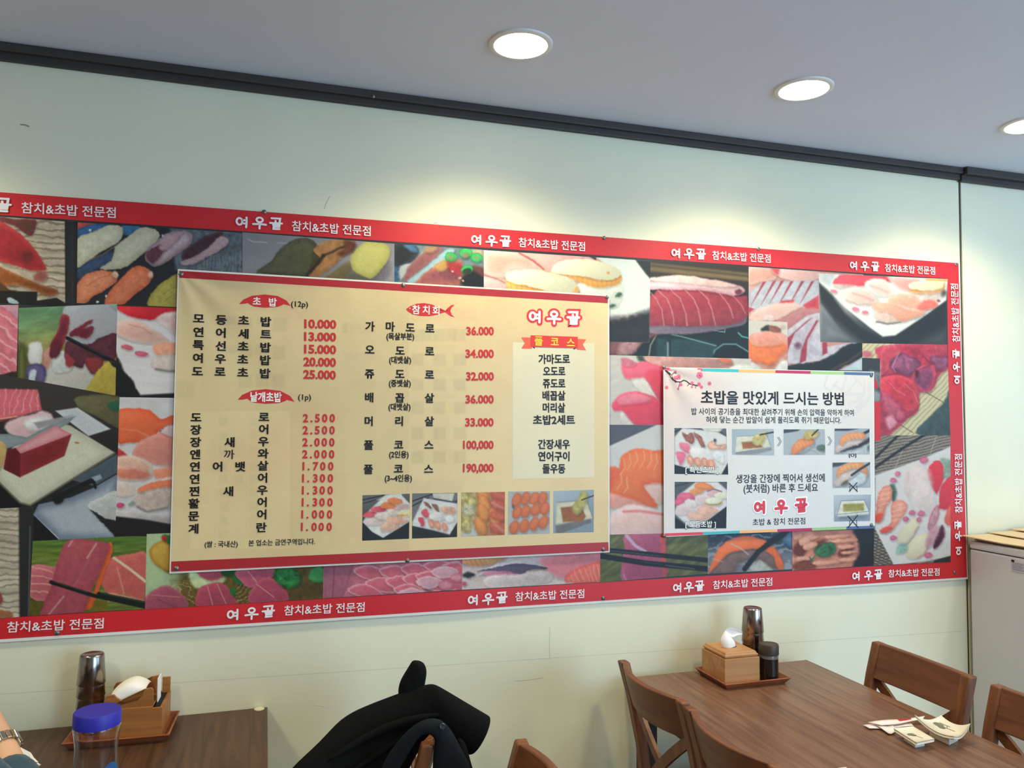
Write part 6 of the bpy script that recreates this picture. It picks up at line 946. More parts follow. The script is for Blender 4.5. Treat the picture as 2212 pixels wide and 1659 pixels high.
# ------------------------------------------------------------------ tacks holding the sheets
M_TACK = mat('tack_metal', (120, 118, 112), 0.35, 0.7, noise=0.1)
for x, y, sh, lb in ((571, 458, 'ban', 'on the upper red border above the eel photo'), (1305, 514, 'ban', 'on the upper red border above the menu corner'), (1638, 538, 'ban', 'on the upper red border above the mackerel photo'), (2065, 572, 'ban', 'at the top right corner of the banner'),
                     (123, 1367, 'ban', 'on the lower red border near the left edge'), (1303, 1292, 'ban', 'on the lower red border below the menu corner'), (2062, 1236, 'ban', 'at the bottom right corner of the banner'),
                     (391, 592, 'menu', 'at the top left corner of the menu'), (871, 616, 'menu', 'in the middle of the menu\'s top red band'), (1311, 642, 'menu', 'at the top right corner of the menu'), (381, 1228, 'menu', 'at the bottom left corner of the menu'), (880, 1211, 'menu', 'in the middle of the menu\'s bottom red band'), (1303, 1187, 'menu', 'at the bottom right corner of the menu'),
                     (1434, 794, 'info', 'at the top left corner of the small poster'), (1882, 811, 'info', 'at the top right corner of the small poster'), (1435, 1158, 'info', 'at the bottom left corner of the small poster'), (1882, 1134, 'info', 'at the bottom right corner of the small poster')):
    p = at(x, y); Q = place(np.array([p]), sh, 0.0003)[0]
    o = autosmooth(MB().lathe([(0.0012, -0.004), (0.0015, 0), (0.0058, 0.0004), (0.0060, 0.0012), (0.0042, 0.0028), (0, 0.0034)], 20).build('thumbtack', M_TACK, None, loc=tuple(Q), rot=(math.radians(90), 0, 0)))
    tag(o, 'small grey metal tack '+lb, 'thumbtack', 'tacks holding the printed sheets')

# ------------------------------------------------------------------ fridge with folded cardboard on top
fr = empty('fridge', (2.66, -0.32, 0), 'pale lavender-white upright fridge against the wall at the right edge', 'fridge')
bevel(MB().box((-0.298, -0.31, 0.03), (0.30, 0.30, 1.064)).build('cabinet', M_WHITEP, fr), 0.006, 3)
bevel(MB().box((-0.300, -0.312, 1.0665), (0.302, 0.30, 1.093)).build('top_cover', M_WHITEP, fr), 0.006, 3)
MB().box((-0.292, -0.304, 1.060), (0.294, 0.295, 1.0668)).build('seal_gap', M_DARKHOLE, fr)
bevel(MB().box((-0.29, -0.352, 0.06), (0.295, -0.3125, 1.06)).build('door', M_WHITEP, fr), 0.008, 3)
for sx in (-0.26, 0.26):
    for sy in (-0.27, 0.27): MB().lathe([(0.018, 0), (0.018, 0.03)], 12, (sx, sy, 0)).build('foot', M_DARKHOLE, fr)
a = atx(2184, 1209, 2.36); b = atx(2214, 1240, 2.36)
st = MB().box((2.3608-2.66, b[1]-0.05+0.32, b[2]), (2.3618-2.66, a[1]+0.32, a[2]-0.004)); lb = st.build('rating_label', mat('label_paper', (176, 172, 186), 0.5, noise=0.05), fr)
for k in range(5):
    z = a[2]-0.009-k*0.005; MB().box((2.3603-2.66, a[1]-0.045+0.32+0.006*(k % 2), z-0.0012), (2.3607-2.66, a[1]-0.004+0.32, z)).build('label_line', mat('label_ink', (120, 112, 126), 0.6, noise=0.05), lb)
a = atx(2187, 1211, 2.36); MB().box((2.3595-2.66, a[1]-0.006+0.32, a[2]-0.004), (2.3602-2.66, a[1]+0.004+0.32, a[2]+0.003)).build('dark_mark', M_DARKHOLE, lb)
cb = empty('folded_carton', (2.62, -0.3, 1.0935), 'flattened beige cardboard carton lying on top of the fridge', 'carton')
def slab(name, P, t, m, par):
    P = [Vector(p)-par.location for p in P]; n = len(P); v = [tuple(p) for p in P]+[(p.x, p.y, p.z-t) for p in P]
    return obj(name, v, [tuple(range(n)), tuple(range(n, 2*n))[::-1]]+[(i, i+n, (i+1) % n+n, (i+1) % n) for i in range(n)], m, par)
slab('base_panel', [(2.385, -0.02, 1.098), (2.385, -0.56, 1.098), (2.90, -0.56, 1.098), (2.90, -0.02, 1.098)], 0.004, M_CARD, cb)
slab('side_flap', [(2.338, -0.012, 1.112), (2.352, -0.16, 1.106), (2.365, -0.34, 1.107), (2.376, -0.54, 1.108), (2.60, -0.54, 1.111), (2.60, -0.012, 1.113)], 0.003, M_CARD, cb)
slab('upper_flap', [(2.46, -0.014, 1.119), (2.475, -0.24, 1.114), (2.49, -0.50, 1.115), (2.86, -0.52, 1.119), (2.86, -0.014, 1.123)], 0.003, M_CARD, cb)
slab('top_flap', [(2.56, -0.02, 1.128), (2.60, -0.30, 1.121), (2.84, -0.34, 1.124), (2.84, -0.02, 1.132)], 0.003, M_CARD, cb)

# ------------------------------------------------------------------ trays
def tray(cx, cy, w, d, rz, label):
    t = empty('serving_tray', (cx, cy, 0.7502), label, 'tray', rz, group='small wooden table trays')
    def ring(w_, d_, z): return [(-w_/2, -d_/2, z), (w_/2, -d_/2, z), (w_/2, d_/2, z), (-w_/2, d_/2, z)]
    v = ring(w-0.026, d-0.026, 0)+ring(w, d, 0.017)+ring(w-0.007, d-0.007, 0.0185)+ring(w-0.032, d-0.032, 0.005)
    f = [(3, 2, 1, 0)]+[(k*4+i, k*4+(i+1) % 4, k*4+4+(i+1) % 4, k*4+4+i) for k in range(3) for i in range(4)]
    obj('rim', v, f, M_TRAY, t); MB().box((-(w-0.032)/2, -(d-0.032)/2, 0.002), ((w-0.032)/2, (d-0.032)/2, 0.0055)).build('tray_bottom', M_TRAY, t)
    return t
tray(1.352, -0.153, 0.216, 0.168, 0.0, 'small reddish wooden tray under the tissue box and soy jar')
tray(-0.305, -0.092, 0.226, 0.160, math.radians(-3), 'small reddish wooden tray under the napkin holder, left table')
# ------------------------------------------------------------------ steel cups, stacked upside down
ORD = ['topmost', 'second from the top', 'middle', 'second from the bottom', 'lowest']
def cup(x, y, z, label, grp, r0=0.0325, r1=0.0265, h=0.071):
    o = autosmooth(MB().lathe([(r0-0.0022, 0.0), (r0-0.0008, -0.0002), (r0, 0.0008), (r1+0.0006, h-0.004), (r1-0.001, h-0.0008), (r1-0.004, h), (r1-0.006, h-0.0012), (0, h-0.0014), (0, h-0.003), (r1-0.004, h-0.004), (r0-0.0022, 0.0)], 48, cap=False).build('steel_cup', M_STEEL, None, loc=(x, y, z)), 0.9)
    tag(o, label, 'cup', grp)
for i in range(5): cup(1.411, -0.122, 0.7562+(4-i)*0.0297, 'upturned steel cup, %s of the stack on the right table' % ORD[i], 'steel cups stacked on the right table')
for i in range(5): cup(-0.381, -0.075, 0.7562+(4-i)*0.0285, 'upturned steel cup, %s of the stack on the left table' % ORD[i], 'steel cups stacked on the left table', 0.0312, 0.0258, 0.070)
# ------------------------------------------------------------------ soy sauce jar
M_JARLID = mat('jar_lid', (66, 52, 44), 0.45, noise=0.1); M_SOY = mat('soy_glass', (10, 10, 14), 0.06, coat=0.6); M_RIMG = mat('jar_neck_glass', (110, 104, 98), 0.08, noise=0.05)
jar = empty('soy_sauce_jar', (1.4125, -0.1995, 0.7558), 'dark soy sauce jar with brown lid beside the tissue box', 'jar')
autosmooth(MB().lathe([(0, 0), (0.024, 0), (0.0262, 0.003), (0.0265, 0.012), (0.0262, 0.058), (0.0262, 0.064)], 40, cap=False).build('glass_body', M_SOY, jar))
autosmooth(MB().lathe([(0.0262, 0.064), (0.0264, 0.067), (0.0252, 0.072), (0.0248, 0.078)], 40, cap=False).build('glass_neck', M_RIMG, jar))
autosmooth(MB().lathe([(0.0272, 0.074), (0.0276, 0.076), (0.0274, 0.099), (0.0258, 0.1030), (0.0245, 0.1032), (0.0235, 0.1022), (0, 0.1022)], 40, cap=False).build('lid', M_JARLID, jar))
# ------------------------------------------------------------------ tissue box on the right table
tb = empty('tissue_box', (1.3175, -0.146, 0.7558), 'light wooden tissue box with a white tissue pulled up', 'tissue box')
hw_, hd_ = 0.0575, 0.0615
for nm, p, q in (('front_panel', (-hw_, -hd_, 0), (hw_, -hd_+0.006, 0.071)), ('back_panel', (-hw_, hd_-0.006, 0), (hw_, hd_, 0.071)), ('side_panel', (-hw_, -hd_+0.006, 0), (-hw_+0.006, hd_-0.006, 0.071)), ('side_panel', (hw_-0.006, -hd_+0.006, 0), (hw_, hd_-0.006, 0.071))):
    bevel(MB().box(p, q).build(nm, M_BOX, tb), 0.0008)
def rings(spec, fcap=True):
    v = []; f = []
    for k, (w_, d_, z) in enumerate(spec): v += [(-w_, -d_, z), (w_, -d_, z), (w_, d_, z), (-w_, d_, z)]
    for k in range(len(spec)-1): f += [(k*4+i, k*4+(i+1) % 4, k*4+4+(i+1) % 4, k*4+4+i) for i in range(4)]
    f += [(3, 2, 1, 0), tuple(len(v)-4+i for i in range(4))]; return v, f
v, f = rings([(0.050, 0.054, 0.068), (0.0525, 0.0565, 0.0735), (0.0545, 0.0585, 0.0755), (0.0545, 0.0585, 0.0795), (0.0515, 0.0555, 0.0815), (0.0500, 0.0540, 0.0855), (0.0470, 0.0510, 0.0875)])
obj('lid', v, f, M_BOX, tb)
MB().add([(0.020*math.cos(a), 0.013*math.sin(a), 0.0877) for a in np.linspace(0, 2*math.pi, 24, endpoint=False)], [tuple(range(24))]).build('opening_shade', M_DARKHOLE, tb)  # flat dark disc stands in for the shaded hole, lid left uncut
def sheet_between(name, L, R, Y0, bulge, m, par, n=10, view=(1480, 1280, 7.542)):
    def samp(P, u):
        k = u*(len(P)-1); i = min(int(k), len(P)-2); t = k-i; return (P[i][0]*(1-t)+P[i+1][0]*t, P[i][1]*(1-t)+P[i+1][1]*t)
    v = []
    for i in range(n+1):
        for j in range(7):
            a = samp(L, i/n); b = samp(R, i/n); s_ = j/6; px = a[0]*(1-s_)+b[0]*s_; py = a[1]*(1-s_)+b[1]*s_
            q = at(px/view[2]+view[0], py/view[2]+view[1], Y0-bulge*math.sin(math.pi*s_)*math.sin(math.pi*(0.15+0.8*i/n))); v.append(tuple(q-np.array(par.location)))
    o = obj(name, v, [(i*7+j, i*7+j+1, i*7+8+j, i*7+7+j) for i in range(n) for j in range(6)], m, par, True)
    s_ = o.modifiers.new('thickness', 'SOLIDIFY'); s_.thickness = 0.0006; subsurf(o, 1); return o
sheet_between('tissue', [(690, 962), (600, 890), (568, 780), (600, 690), (648, 622)], [(822, 962), (824, 880), (820, 812), (745, 715), (660, 618)], -0.150, 0.012, M_PAPER, tb)
sheet_between('tissue', [(648, 622), (690, 585), (760, 572), (850, 600), (932, 668)], [(662, 640), (716, 690), (772, 738), (850, 692), (936, 676)], -0.140, -0.006, M_PAPER, tb)
sheet_between('tissue', [(600, 945), (640, 910), (700, 920)], [(640, 965), (700, 962), (760, 962)], -0.146, 0.004, M_PAPER, tb, 6)
# ------------------------------------------------------------------ napkin holder on the left table
nb = empty('napkin_holder', (-0.278, -0.092, 0.7558), 'honey-brown wooden napkin holder with white napkins in a curved cradle', 'napkin holder', math.radians(-3))
for nm, p, q in (('front_panel', (-0.066, -0.060, 0), (0.066, -0.054, 0.069)), ('back_panel', (-0.066, 0.054, 0), (0.066, 0.060, 0.069)), ('side_panel', (-0.066, -0.054, 0), (-0.060, 0.054, 0.069)), ('side_panel', (0.060, -0.054, 0), (0.066, 0.054, 0.069))):
    bevel(MB().box(p, q).build(nm, M_BOXL, nb), 0.0008)
bevel(MB().box((-0.0655, -0.0595, 0.069), (0.045, 0.0595, 0.0715)).build('ledge', M_BOXL, nb), 0.001)
def cradle(y0, y1, zs=1.0):
    top = [(-0.060, 0.094), (-0.055, 0.102), (-0.040, 0.103), (-0.034, 0.096), (-0.022, 0.087), (-0.004, 0.084), (0.012, 0.087), (0.021, 0.097), (0.026, 0.111), (0.040, 0.113), (0.044, 0.108)]
    pr = [(-0.063, 0.0715)]+top+[(0.045, 0.0715)]; n = len(pr); v = [(x, y0, z) for x, z in pr]+[(x, y1, z) for x, z in pr]
    f = [(i, (i+1) % n, (i+1) % n+n, i+n) for i in range(n)]+[(0, i+1, i)[::-1] for i in range(1, n-1)]+[(n, n+i, n+i+1)[::-1] for i in range(1, n-1)]
    return v, f
for y0, y1 in ((-0.054, -0.047), (0.040, 0.047)):
    v, f = cradle(y0, y1); obj('cradle_plate', v, f, M_BOXL, nb)
MB().box((0.048, 0.046, 0.069), (0.066, 0.052, 0.106)).build('slot_back', M_BOXL, nb)
MB().box((0.047, -0.050, 0.066), (0.060, 0.046, 0.0685)).build('slot_floor', M_DARKHOLE, nb)
MB().box((0.0475, -0.02, 0.068), (0.0495, 0.02, 0.124)).build('card', M_PAPER, nb)
v = []; f = []; xs = [(-0.052, 0.100), (-0.040, 0.112), (-0.024, 0.121), (-0.008, 0.126), (0.006, 0.122), (0.018, 0.115), (0.026, 0.109)]; ys = [-0.044, -0.040, -0.020, 0.0, 0.03, 0.038]
for k, y in enumerate(ys):
    for i, (x, z) in enumerate(xs): v.append((x, y, z-(0.010, 0.004, 0.0, 0.001, 0.004, 0.012)[k]-(0.008 if k == 0 else 0)))
for k in range(len(ys)-1): f += [(k*7+i, k*7+i+1, k*7+8+i, k*7+7+i) for i in range(6)]
n0 = len(v); v += [(x, -0.045, 0.080) for x, z in xs]; f += [(i, n0+i, n0+i+1, i+1) for i in range(6)]
o = obj('napkins', v, f, M_PAPER, nb, True); s_ = o.modifiers.new('thickness', 'SOLIDIFY'); s_.thickness = 0.003; s_.offset = -1; subsurf(o, 1)
# ------------------------------------------------------------------ water bottle
M_PET = mat('clear_plastic', (244, 244, 250), 0.03, trans=1.0, ior=1.33); M_CAPB = mat('blue_cap', (46, 42, 160), 0.5, noise=0.06); M_LBL = mat('blue_label', (40, 92, 140), 0.5, col2=(30, 60, 110), nscale=40)
bt = empty('water_bottle', (-0.2715, -0.62, 0.7502), 'clear plastic water bottle with a blue cap on the left table', 'bottle')
pr = [(0.0, 0.003), (0.030, 0.0), (0.036, 0.004), (0.0375, 0.02), (0.0372, 0.08), (0.0368, 0.12), (0.0352, 0.155), (0.0345, 0.170), (0.0355, 0.185), (0.0378, 0.198), (0.0388, 0.207), (0.0372, 0.213), (0.0345, 0.217)]
autosmooth(MB().lathe(pr+[(r-0.0012 if r > 0 else 0, z+(0.002 if z < 0.05 else 0)) for r, z in pr[::-1]], 56, cap=False).build('plastic_body', M_PET, bt), 1.5)
autosmooth(MB().lathe([(0.0365, 0.209), (0.0385, 0.210), (0.0388, 0.214), (0.0385, 0.232), (0.0370, 0.2345), (0, 0.2352)], 56, cap=False).build('cap', M_CAPB, bt))
for k in range(56):
    pass
def arc_label(a0, a1, ztop, m, z0=0.03):
    v = []; f = []; n = 14; pr2 = [(0.0378, z0), (0.0376, 0.08), (0.0372, 0.12)]
    for i in range(n+1):
        a = math.radians(a0+(a1-a0)*i/n); zt_ = ztop-0.02*(abs(2*i/n-1)**2.5)
        for z in (z0, (z0+zt_)/2, zt_):
            r = 0.0379 if z < 0.1 else 0.0376-(z-0.1)*0.03; v.append((r*math.cos(a), r*math.sin(a), z))
    for i in range(n): f += [(i*3+j, i*3+3+j, i*3+4+j, i*3+1+j) for j in range(2)]
    return obj('label', v, f, m, bt, True)
arc_label(185, 245, 0.142, M_LBL); arc_label(288, 352, 0.150, M_LBL); arc_label(305, 335, 0.138, mat('label_white', (214, 222, 230), 0.5, noise=0.05), 0.09).scale = (1.012, 1.012, 1)
# ------------------------------------------------------------------ dishes and paper on the right table
M_CER = mat('cream_ceramic', (228, 218, 196), 0.25, noise=0.04, nscale=20, coat=0.3); M_LEAF = mat('ceramic_leaf_paint', (120, 126, 104), 0.35, noise=0.3, nscale=60); M_TWIG = mat('ceramic_line_paint', (96, 84, 70), 0.35, noise=0.1)
def dish(name, C, zc, saddle, label, th=0.007, foot=0.010):
    P = [atz(x, y, zc) for x, y in C]; ctr = np.mean(P, 0); N = 12; v = []; f = []
    t = empty(name, (ctr[0], ctr[1], 0.7502), label, 'dish'); o3 = np.array([ctr[0], ctr[1], 0.7502])
    top = []
    for i in range(N+1):
        for j in range(N+1):
            u, w = i/N, j/N; q = (P[0]*(1-u)+P[1]*u)*(1-w)+(P[3]*(1-u)+P[2]*u)*w; a, b = 2*u-1, 2*w-1
            q = q-o3; q[2] += saddle*(a*a*b*b*1.0+0.4*a*b) - 0.004*(1-max(abs(a), abs(b))**4); top.append(q)
    v = [tuple(q) for q in top]+[(q[0]*0.97, q[1]*0.97, q[2]-th) for q in top]; M_ = (N+1)**2
    for i in range(N):
        for j in range(N):
            k = i*(N+1)+j; f += [(k, k+N+1, k+N+2, k+1), (M_+k, M_+k+1, M_+k+N+2, M_+k+N+1)]
    edge = [i*(N+1) for i in range(N+1)]+[N*(N+1)+j for j in range(1, N+1)]+[i*(N+1)+N for i in range(N-1, -1, -1)]+[j for j in range(N-1, 0, -1)]
    f += [(edge[k], edge[(k+1) % len(edge)], edge[(k+1) % len(edge)]+M_, edge[k]+M_) for k in range(len(edge))]
    obj('plate_body', v, f, M_CER, t, True)
    fv = [((P[k]-ctr)*0.5+np.array([0, 0, zc-0.7502-th-0.003])) for k in range(4)]; fb = [p*np.array([1.0, 1.0, 0]) for p in fv]
    obj('foot', [tuple(p) for p in fv]+[tuple(p) for p in fb], [(0, 1, 2, 3), (7, 6, 5, 4)]+[(k, (k+1) % 4, (k+1) % 4+4, k+4) for k in range(4)], M_CER, t)
    def on(u, w, dz=0.0006):
        i, j = int(u*N), int(w*N); q = top[min(i, N)*(N+1)+min(j, N)].copy(); q[2] += dz; return q
    return t, on
t, on = dish('sauce_dish', [(1930, 1573), (1973, 1569), (2019, 1596), (1979, 1604)], 0.772, 0.0, 'small rectangular cream sauce dish in front of the paper sleeves')
for u, w, r in ((0.45, 0.45, 0.006), (0.52, 0.55, 0.004)):
    q = on(u, w); MB().add([(q[0]+r*math.cos(a)*1.5, q[1]+r*math.sin(a), q[2]+0.0004) for a in np.linspace(0, 6.28, 12, endpoint=False)], [tuple(range(12))]).build('painted_leaf', M_LEAF, t)
MB().tube([on(0.5, 0.55, 0), on(0.66, 0.66, 0), on(0.7, 0.8, 0)], 0.0007, 6).build('painted_twig', M_TWIG, t)
t, on = dish('serving_plate', [(1975, 1558), (2033, 1551), (2097, 1578), (2060, 1597)], 0.778, 0.012, 'wavy square cream plate with painted leaves behind the small sauce dish')
for u, w, r in ((0.62, 0.33, 0.010), (0.55, 0.42, 0.007)):
    q = on(u, w); MB().add([(q[0]+r*math.cos(a), q[1]+r*math.sin(a)*1.4, q[2]+0.0005) for a in np.linspace(0, 6.28, 12, endpoint=False)], [tuple(range(12))]).build('painted_leaf', M_LEAF, t)
MB().tube([on(0.75, 0.2, 0), on(0.83, 0.33, 0), on(0.83, 0.5, 0)], 0.0008, 6).build('painted_twig', M_TWIG, t); MB().tube([on(0.75, 0.42, 0), on(0.66, 0.58, 0), on(0.66, 0.75, 0)], 0.0008, 6).build('painted_twig', M_TWIG, t)
t, on = dish('small_dish', [(1800, 1660), (1828, 1657), (1842, 1674), (1808, 1678)], 0.766, 0.0, 'corner of a small white dish at the bottom edge, on the right table', 0.005)
M_SLV = mat('paper_sleeve', (236, 224, 222), 0.8, noise=0.04, nscale=40); M_SLR = mat('sleeve_red_print', (176, 40, 48), 0.7, noise=0.05)
def sleeve(P, Z, label, red=None):
    Q = [atz(x, y, z) for (x, y), z in zip(P, Z)]; c = np.mean(Q, 0); c[2] = 0.7505; t = empty('paper_sleeve', tuple(c), label, 'paper sleeve', group='chopstick paper sleeves on the right table')
    v = []; f = []; N = 8
    for i in range(N+1):
        for j in range(3):
            u, w = i/N, j/2; q = (Q[0]*(1-u)+Q[1]*u)*(1-w)+(Q[3]*(1-u)+Q[2]*u)*w-c; q[2] += 0.0015*math.sin(u*7+w*2); v.append(tuple(q))
    f = [(i*3+j, i*3+3+j, i*3+4+j, i*3+1+j) for i in range(N) for j in range(2)]
    o = obj('paper', v, f, M_SLV, t, True); s_ = o.modifiers.new('thickness', 'SOLIDIFY'); s_.thickness = 0.0012
    if red:
        R_ = [np.array(v[k])+np.array([0, 0, 0.0012]) for k in red]; obj('red_print', [tuple(p) for p in R_], [tuple(range(len(R_)))], M_SLR, t)
    return t
sleeve([(1875, 1561), (1998, 1548), (1993, 1556), (1903, 1568)], [0.760, 0.764, 0.760, 0.760], 'white chopstick paper sleeve with red print, uppermost of the pile', (12, 18, 19, 13))
sleeve([(1864, 1567), (1965, 1562), (1974, 1570), (1878, 1575)], [0.753]*4, 'flat white chopstick paper sleeve, lowest of the pile')
sleeve([(1893, 1567), (1930, 1569), (1936, 1582), (1919, 1586)], [0.757, 0.757, 0.754, 0.754], 'torn white paper sleeve end next to the small sauce dish')

# ------------------------------------------------------------------ the coat over the chair
def loft(name, stations, m, par, nr=10, back=0.8):
    v = []; f = []
    for (a, b, Y, th) in stations:
        A = at(a[0], a[1], Y); B = at(b[0], b[1], Y); c = (A+B)/2; h = (A-B)/2
        for k in range(nr):
            t = 2*math.pi*k/nr; q = c+h*math.cos(t)+np.array([0, -1, 0])*(th*math.sin(t)*(1 if math.sin(t) > 0 else back)); v.append(tuple(q-np.array(par.location)))
    for i in range(len(stations)-1): f += [(i*nr+k, i*nr+(k+1) % nr, (i+1)*nr+(k+1) % nr, (i+1)*nr+k) for k in range(nr)]
    f += [tuple(range(nr))[::-1], tuple((len(stations)-1)*nr+k for k in range(nr))]
    return subsurf(obj(name, v, f, m, par, True), 2)
coat = empty('coat', (0.30, -0.45, 0.70), 'black coat draped over the back of the wooden chair in the middle', 'coat')
loft('body', [((602, 1700), (680, 1800), -0.50, 0.02), ((610, 1682), (700, 1810), -0.50, 0.04), ((632, 1650), (750, 1790), -0.50, 0.05), ((690, 1600), (812, 1760), -0.48, 0.055), ((732, 1548), (862, 1720), -0.46, 0.055), ((784, 1524), (884, 1662), -0.45, 0.055),
    ((846, 1502), (905, 1618), -0.45, 0.05), ((896, 1484), (926, 1598), -0.46, 0.05), ((932, 1474), (950, 1598), -0.48, 0.05), ((945, 1478), (962, 1602), -0.49, 0.05), ((985, 1502), (980, 1616), -0.51, 0.048), ((1022, 1524), (1000, 1630), -0.53, 0.042), ((1058, 1545), (1013, 1630), -0.55, 0.036), ((1060, 1547), (1015, 1629), -0.551, 0.030), ((1052, 1556), (1018, 1618), -0.545, 0.018)], M_COAT, coat, 12)
fold = lambda n, pts, r: subsurf(MB().tube([at(x, y, Y) - np.array(coat.location) for x, y, Y in pts], r, 8).build(n, M_COAT, coat, True), 1)
fold('fold', [(700, 1650, -0.535), (790, 1590, -0.515), (880, 1553, -0.505), (960, 1542, -0.53)], [0.004, 0.010, 0.011, 0.004])
fold('fold', [(740, 1680, -0.535), (820, 1625, -0.51), (878, 1585, -0.505)], [0.004, 0.010, 0.004])
loft('collar', [((857, 1522), (918, 1512), -0.44, 0.030), ((858, 1482), (918, 1480), -0.44, 0.030), ((868, 1462), (922, 1462), -0.44, 0.028), ((880, 1444), (923, 1446), -0.44, 0.026), ((888, 1431), (918, 1434), -0.44, 0.022), ((892, 1427), (912, 1429), -0.44, 0.014)], M_COAT, coat, 10)
fold('collar_edge', [(889, 1434, -0.474), (896, 1455, -0.474), (901, 1482, -0.476)], [0.0012, 0.0016, 0.0012])
loft('front_edge', [((812, 1680), (842, 1705), -0.585, 0.008), ((836, 1630), (864, 1660), -0.59, 0.010), ((860, 1598), (884, 1626), -0.60, 0.010), ((886, 1571), (902, 1596), -0.605, 0.011), ((910, 1556), (916, 1584), -0.61, 0.012), ((934, 1549), (930, 1587), -0.612, 0.014), ((958, 1554), (940, 1598), -0.612, 0.015), ((978, 1578), (936, 1612), -0.612, 0.016), ((996, 1612), (934, 1634), -0.61, 0.016), ((1012, 1640), (932, 1656), -0.608, 0.016), ((1026, 1680), (930, 1690), -0.605, 0.016), ((1040, 1760), (925, 1760), -0.60, 0.014)], M_COATL, coat, 10)
loft('sleeve', [((985, 1590), (992, 1625), -0.57, 0.02), ((1006, 1596), (985, 1650), -0.575, 0.022), ((1016, 1640), (975, 1670), -0.575, 0.022), ((1036, 1700), (975, 1720), -0.57, 0.02), ((1045, 1790), (975, 1790), -0.57, 0.02)], M_COAT, coat, 10)
p = at(956, 1569, -0.632)-np.array(coat.location)
autosmooth(MB().lathe([(0, -0.002), (0.005, -0.002), (0.006, 0), (0.005, 0.0012), (0.0035, 0.0006), (0, 0.0006)], 20).build('button', mat('dark_button', (44, 50, 56), 0.3, noise=0.1), coat, loc=tuple(p), rot=(math.radians(78), 0, math.radians(-12))))

# ------------------------------------------------------------------ the person at the left edge (only wrist, watch and cuff reach the photo)
M_SKIN = mat('skin', (222, 172, 140), 0.55, noise=0.06, nscale=30); M_SWEAT = mat('teal_knit', (38, 74, 92), 0.85, noise=0.35, nscale=30, nstretch=(1, 1, 8), bump=0.5, bscale=200, sheen=0.2); M_TRO = mat('dark_trousers', (40, 42, 50), 0.85, noise=0.15); M_HAIR = mat('black_hair', (24, 20, 18), 0.6, noise=0.3, nscale=60); M_WATCH = mat('watch_steel', (214, 208, 196), 0.2, 1.0, noise=0.05)
person = empty('person', (-0.86, -0.70, 0), 'seated person in teal knit sweater wearing a steel watch, at the left edge', 'person')
def skin(name, verts, edges, rad, m, par, root=0, lv=2):
    me = bpy.data.meshes.new(name); me.from_pydata([tuple(np.array(v)-np.array(par.location)) for v in verts], edges, []); me.update(); me.materials.append(m)
    o = bpy.data.objects.new(name, me); sc.collection.objects.link(o); o.parent = par
    md = o.modifiers.new('skin', 'SKIN'); md.use_smooth_shade = True
    for i, s_ in enumerate(me.skin_vertices[0].data):
        r = rad[i]; s_.radius = r if isinstance(r, tuple) else (r, r); s_.use_root = (i == root)
    subsurf(o, lv); return o
W1 = Vector((-0.462, -0.447, 0.872)); E1 = Vector((-0.360, -0.640, 0.792)); HD = Vector((-0.535, -0.375, 0.945))
bv = [(-0.84, -0.72, 0.53), (-0.80, -0.71, 0.72), (-0.73, -0.70, 0.92), (-0.69, -0.70, 1.06), (-0.665, -0.70, 1.15), (-0.64, -0.70, 1.21), (-0.63, -0.70, 1.29), (-0.635, -0.70, 1.345),
      (-0.68, -0.55, 1.05), (-0.54, -0.57, 0.93), tuple(E1), tuple((E1+W1)/2), tuple(W1), tuple(W1.lerp(HD, 0.55)), tuple(HD),
      (-0.68, -0.86, 1.05), (-0.66, -0.93, 0.92), (-0.60, -0.97, 0.80), (-0.50, -0.93, 0.79), (-0.44, -0.90, 0.785), (-0.38, -0.88, 0.782),
      (-0.82, -0.62, 0.52), (-0.62, -0.60, 0.53), (-0.43, -0.60, 0.53), (-0.45, -0.60, 0.30), (-0.48, -0.60, 0.09), (-0.40, -0.60, 0.05),
      (-0.82, -0.82, 0.52), (-0.62, -0.84, 0.53), (-0.43, -0.84, 0.53), (-0.45, -0.84, 0.30), (-0.48, -0.84, 0.09), (-0.40, -0.84, 0.05)]
be = [(0, 1), (1, 2), (2, 3), (3, 4), (4, 5), (5, 6), (6, 7), (3, 8), (8, 9), (9, 10), (10, 11), (11, 12), (12, 13), (13, 14), (3, 15), (15, 16), (16, 17), (17, 18), (18, 19), (19, 20), (0, 21), (21, 22), (22, 23), (23, 24), (24, 25), (25, 26), (0, 27), (27, 28), (28, 29), (29, 30), (30, 31), (31, 32)]
br = [(0.13, 0.10), (0.12, 0.095), (0.135, 0.10), (0.10, 0.08), 0.050, (0.075, 0.08), (0.092, 0.088), 0.06, 0.055, 0.042, 0.036, 0.034, 0.027, 0.030, (0.034, 0.016), 0.055, 0.042, 0.036, 0.032, 0.025, (0.034, 0.016), 0.085, 0.075, 0.058, 0.048, 0.036, 0.036, 0.085, 0.075, 0.058, 0.048, 0.036, 0.036]
skin('body', bv, be, br, M_SKIN, person)
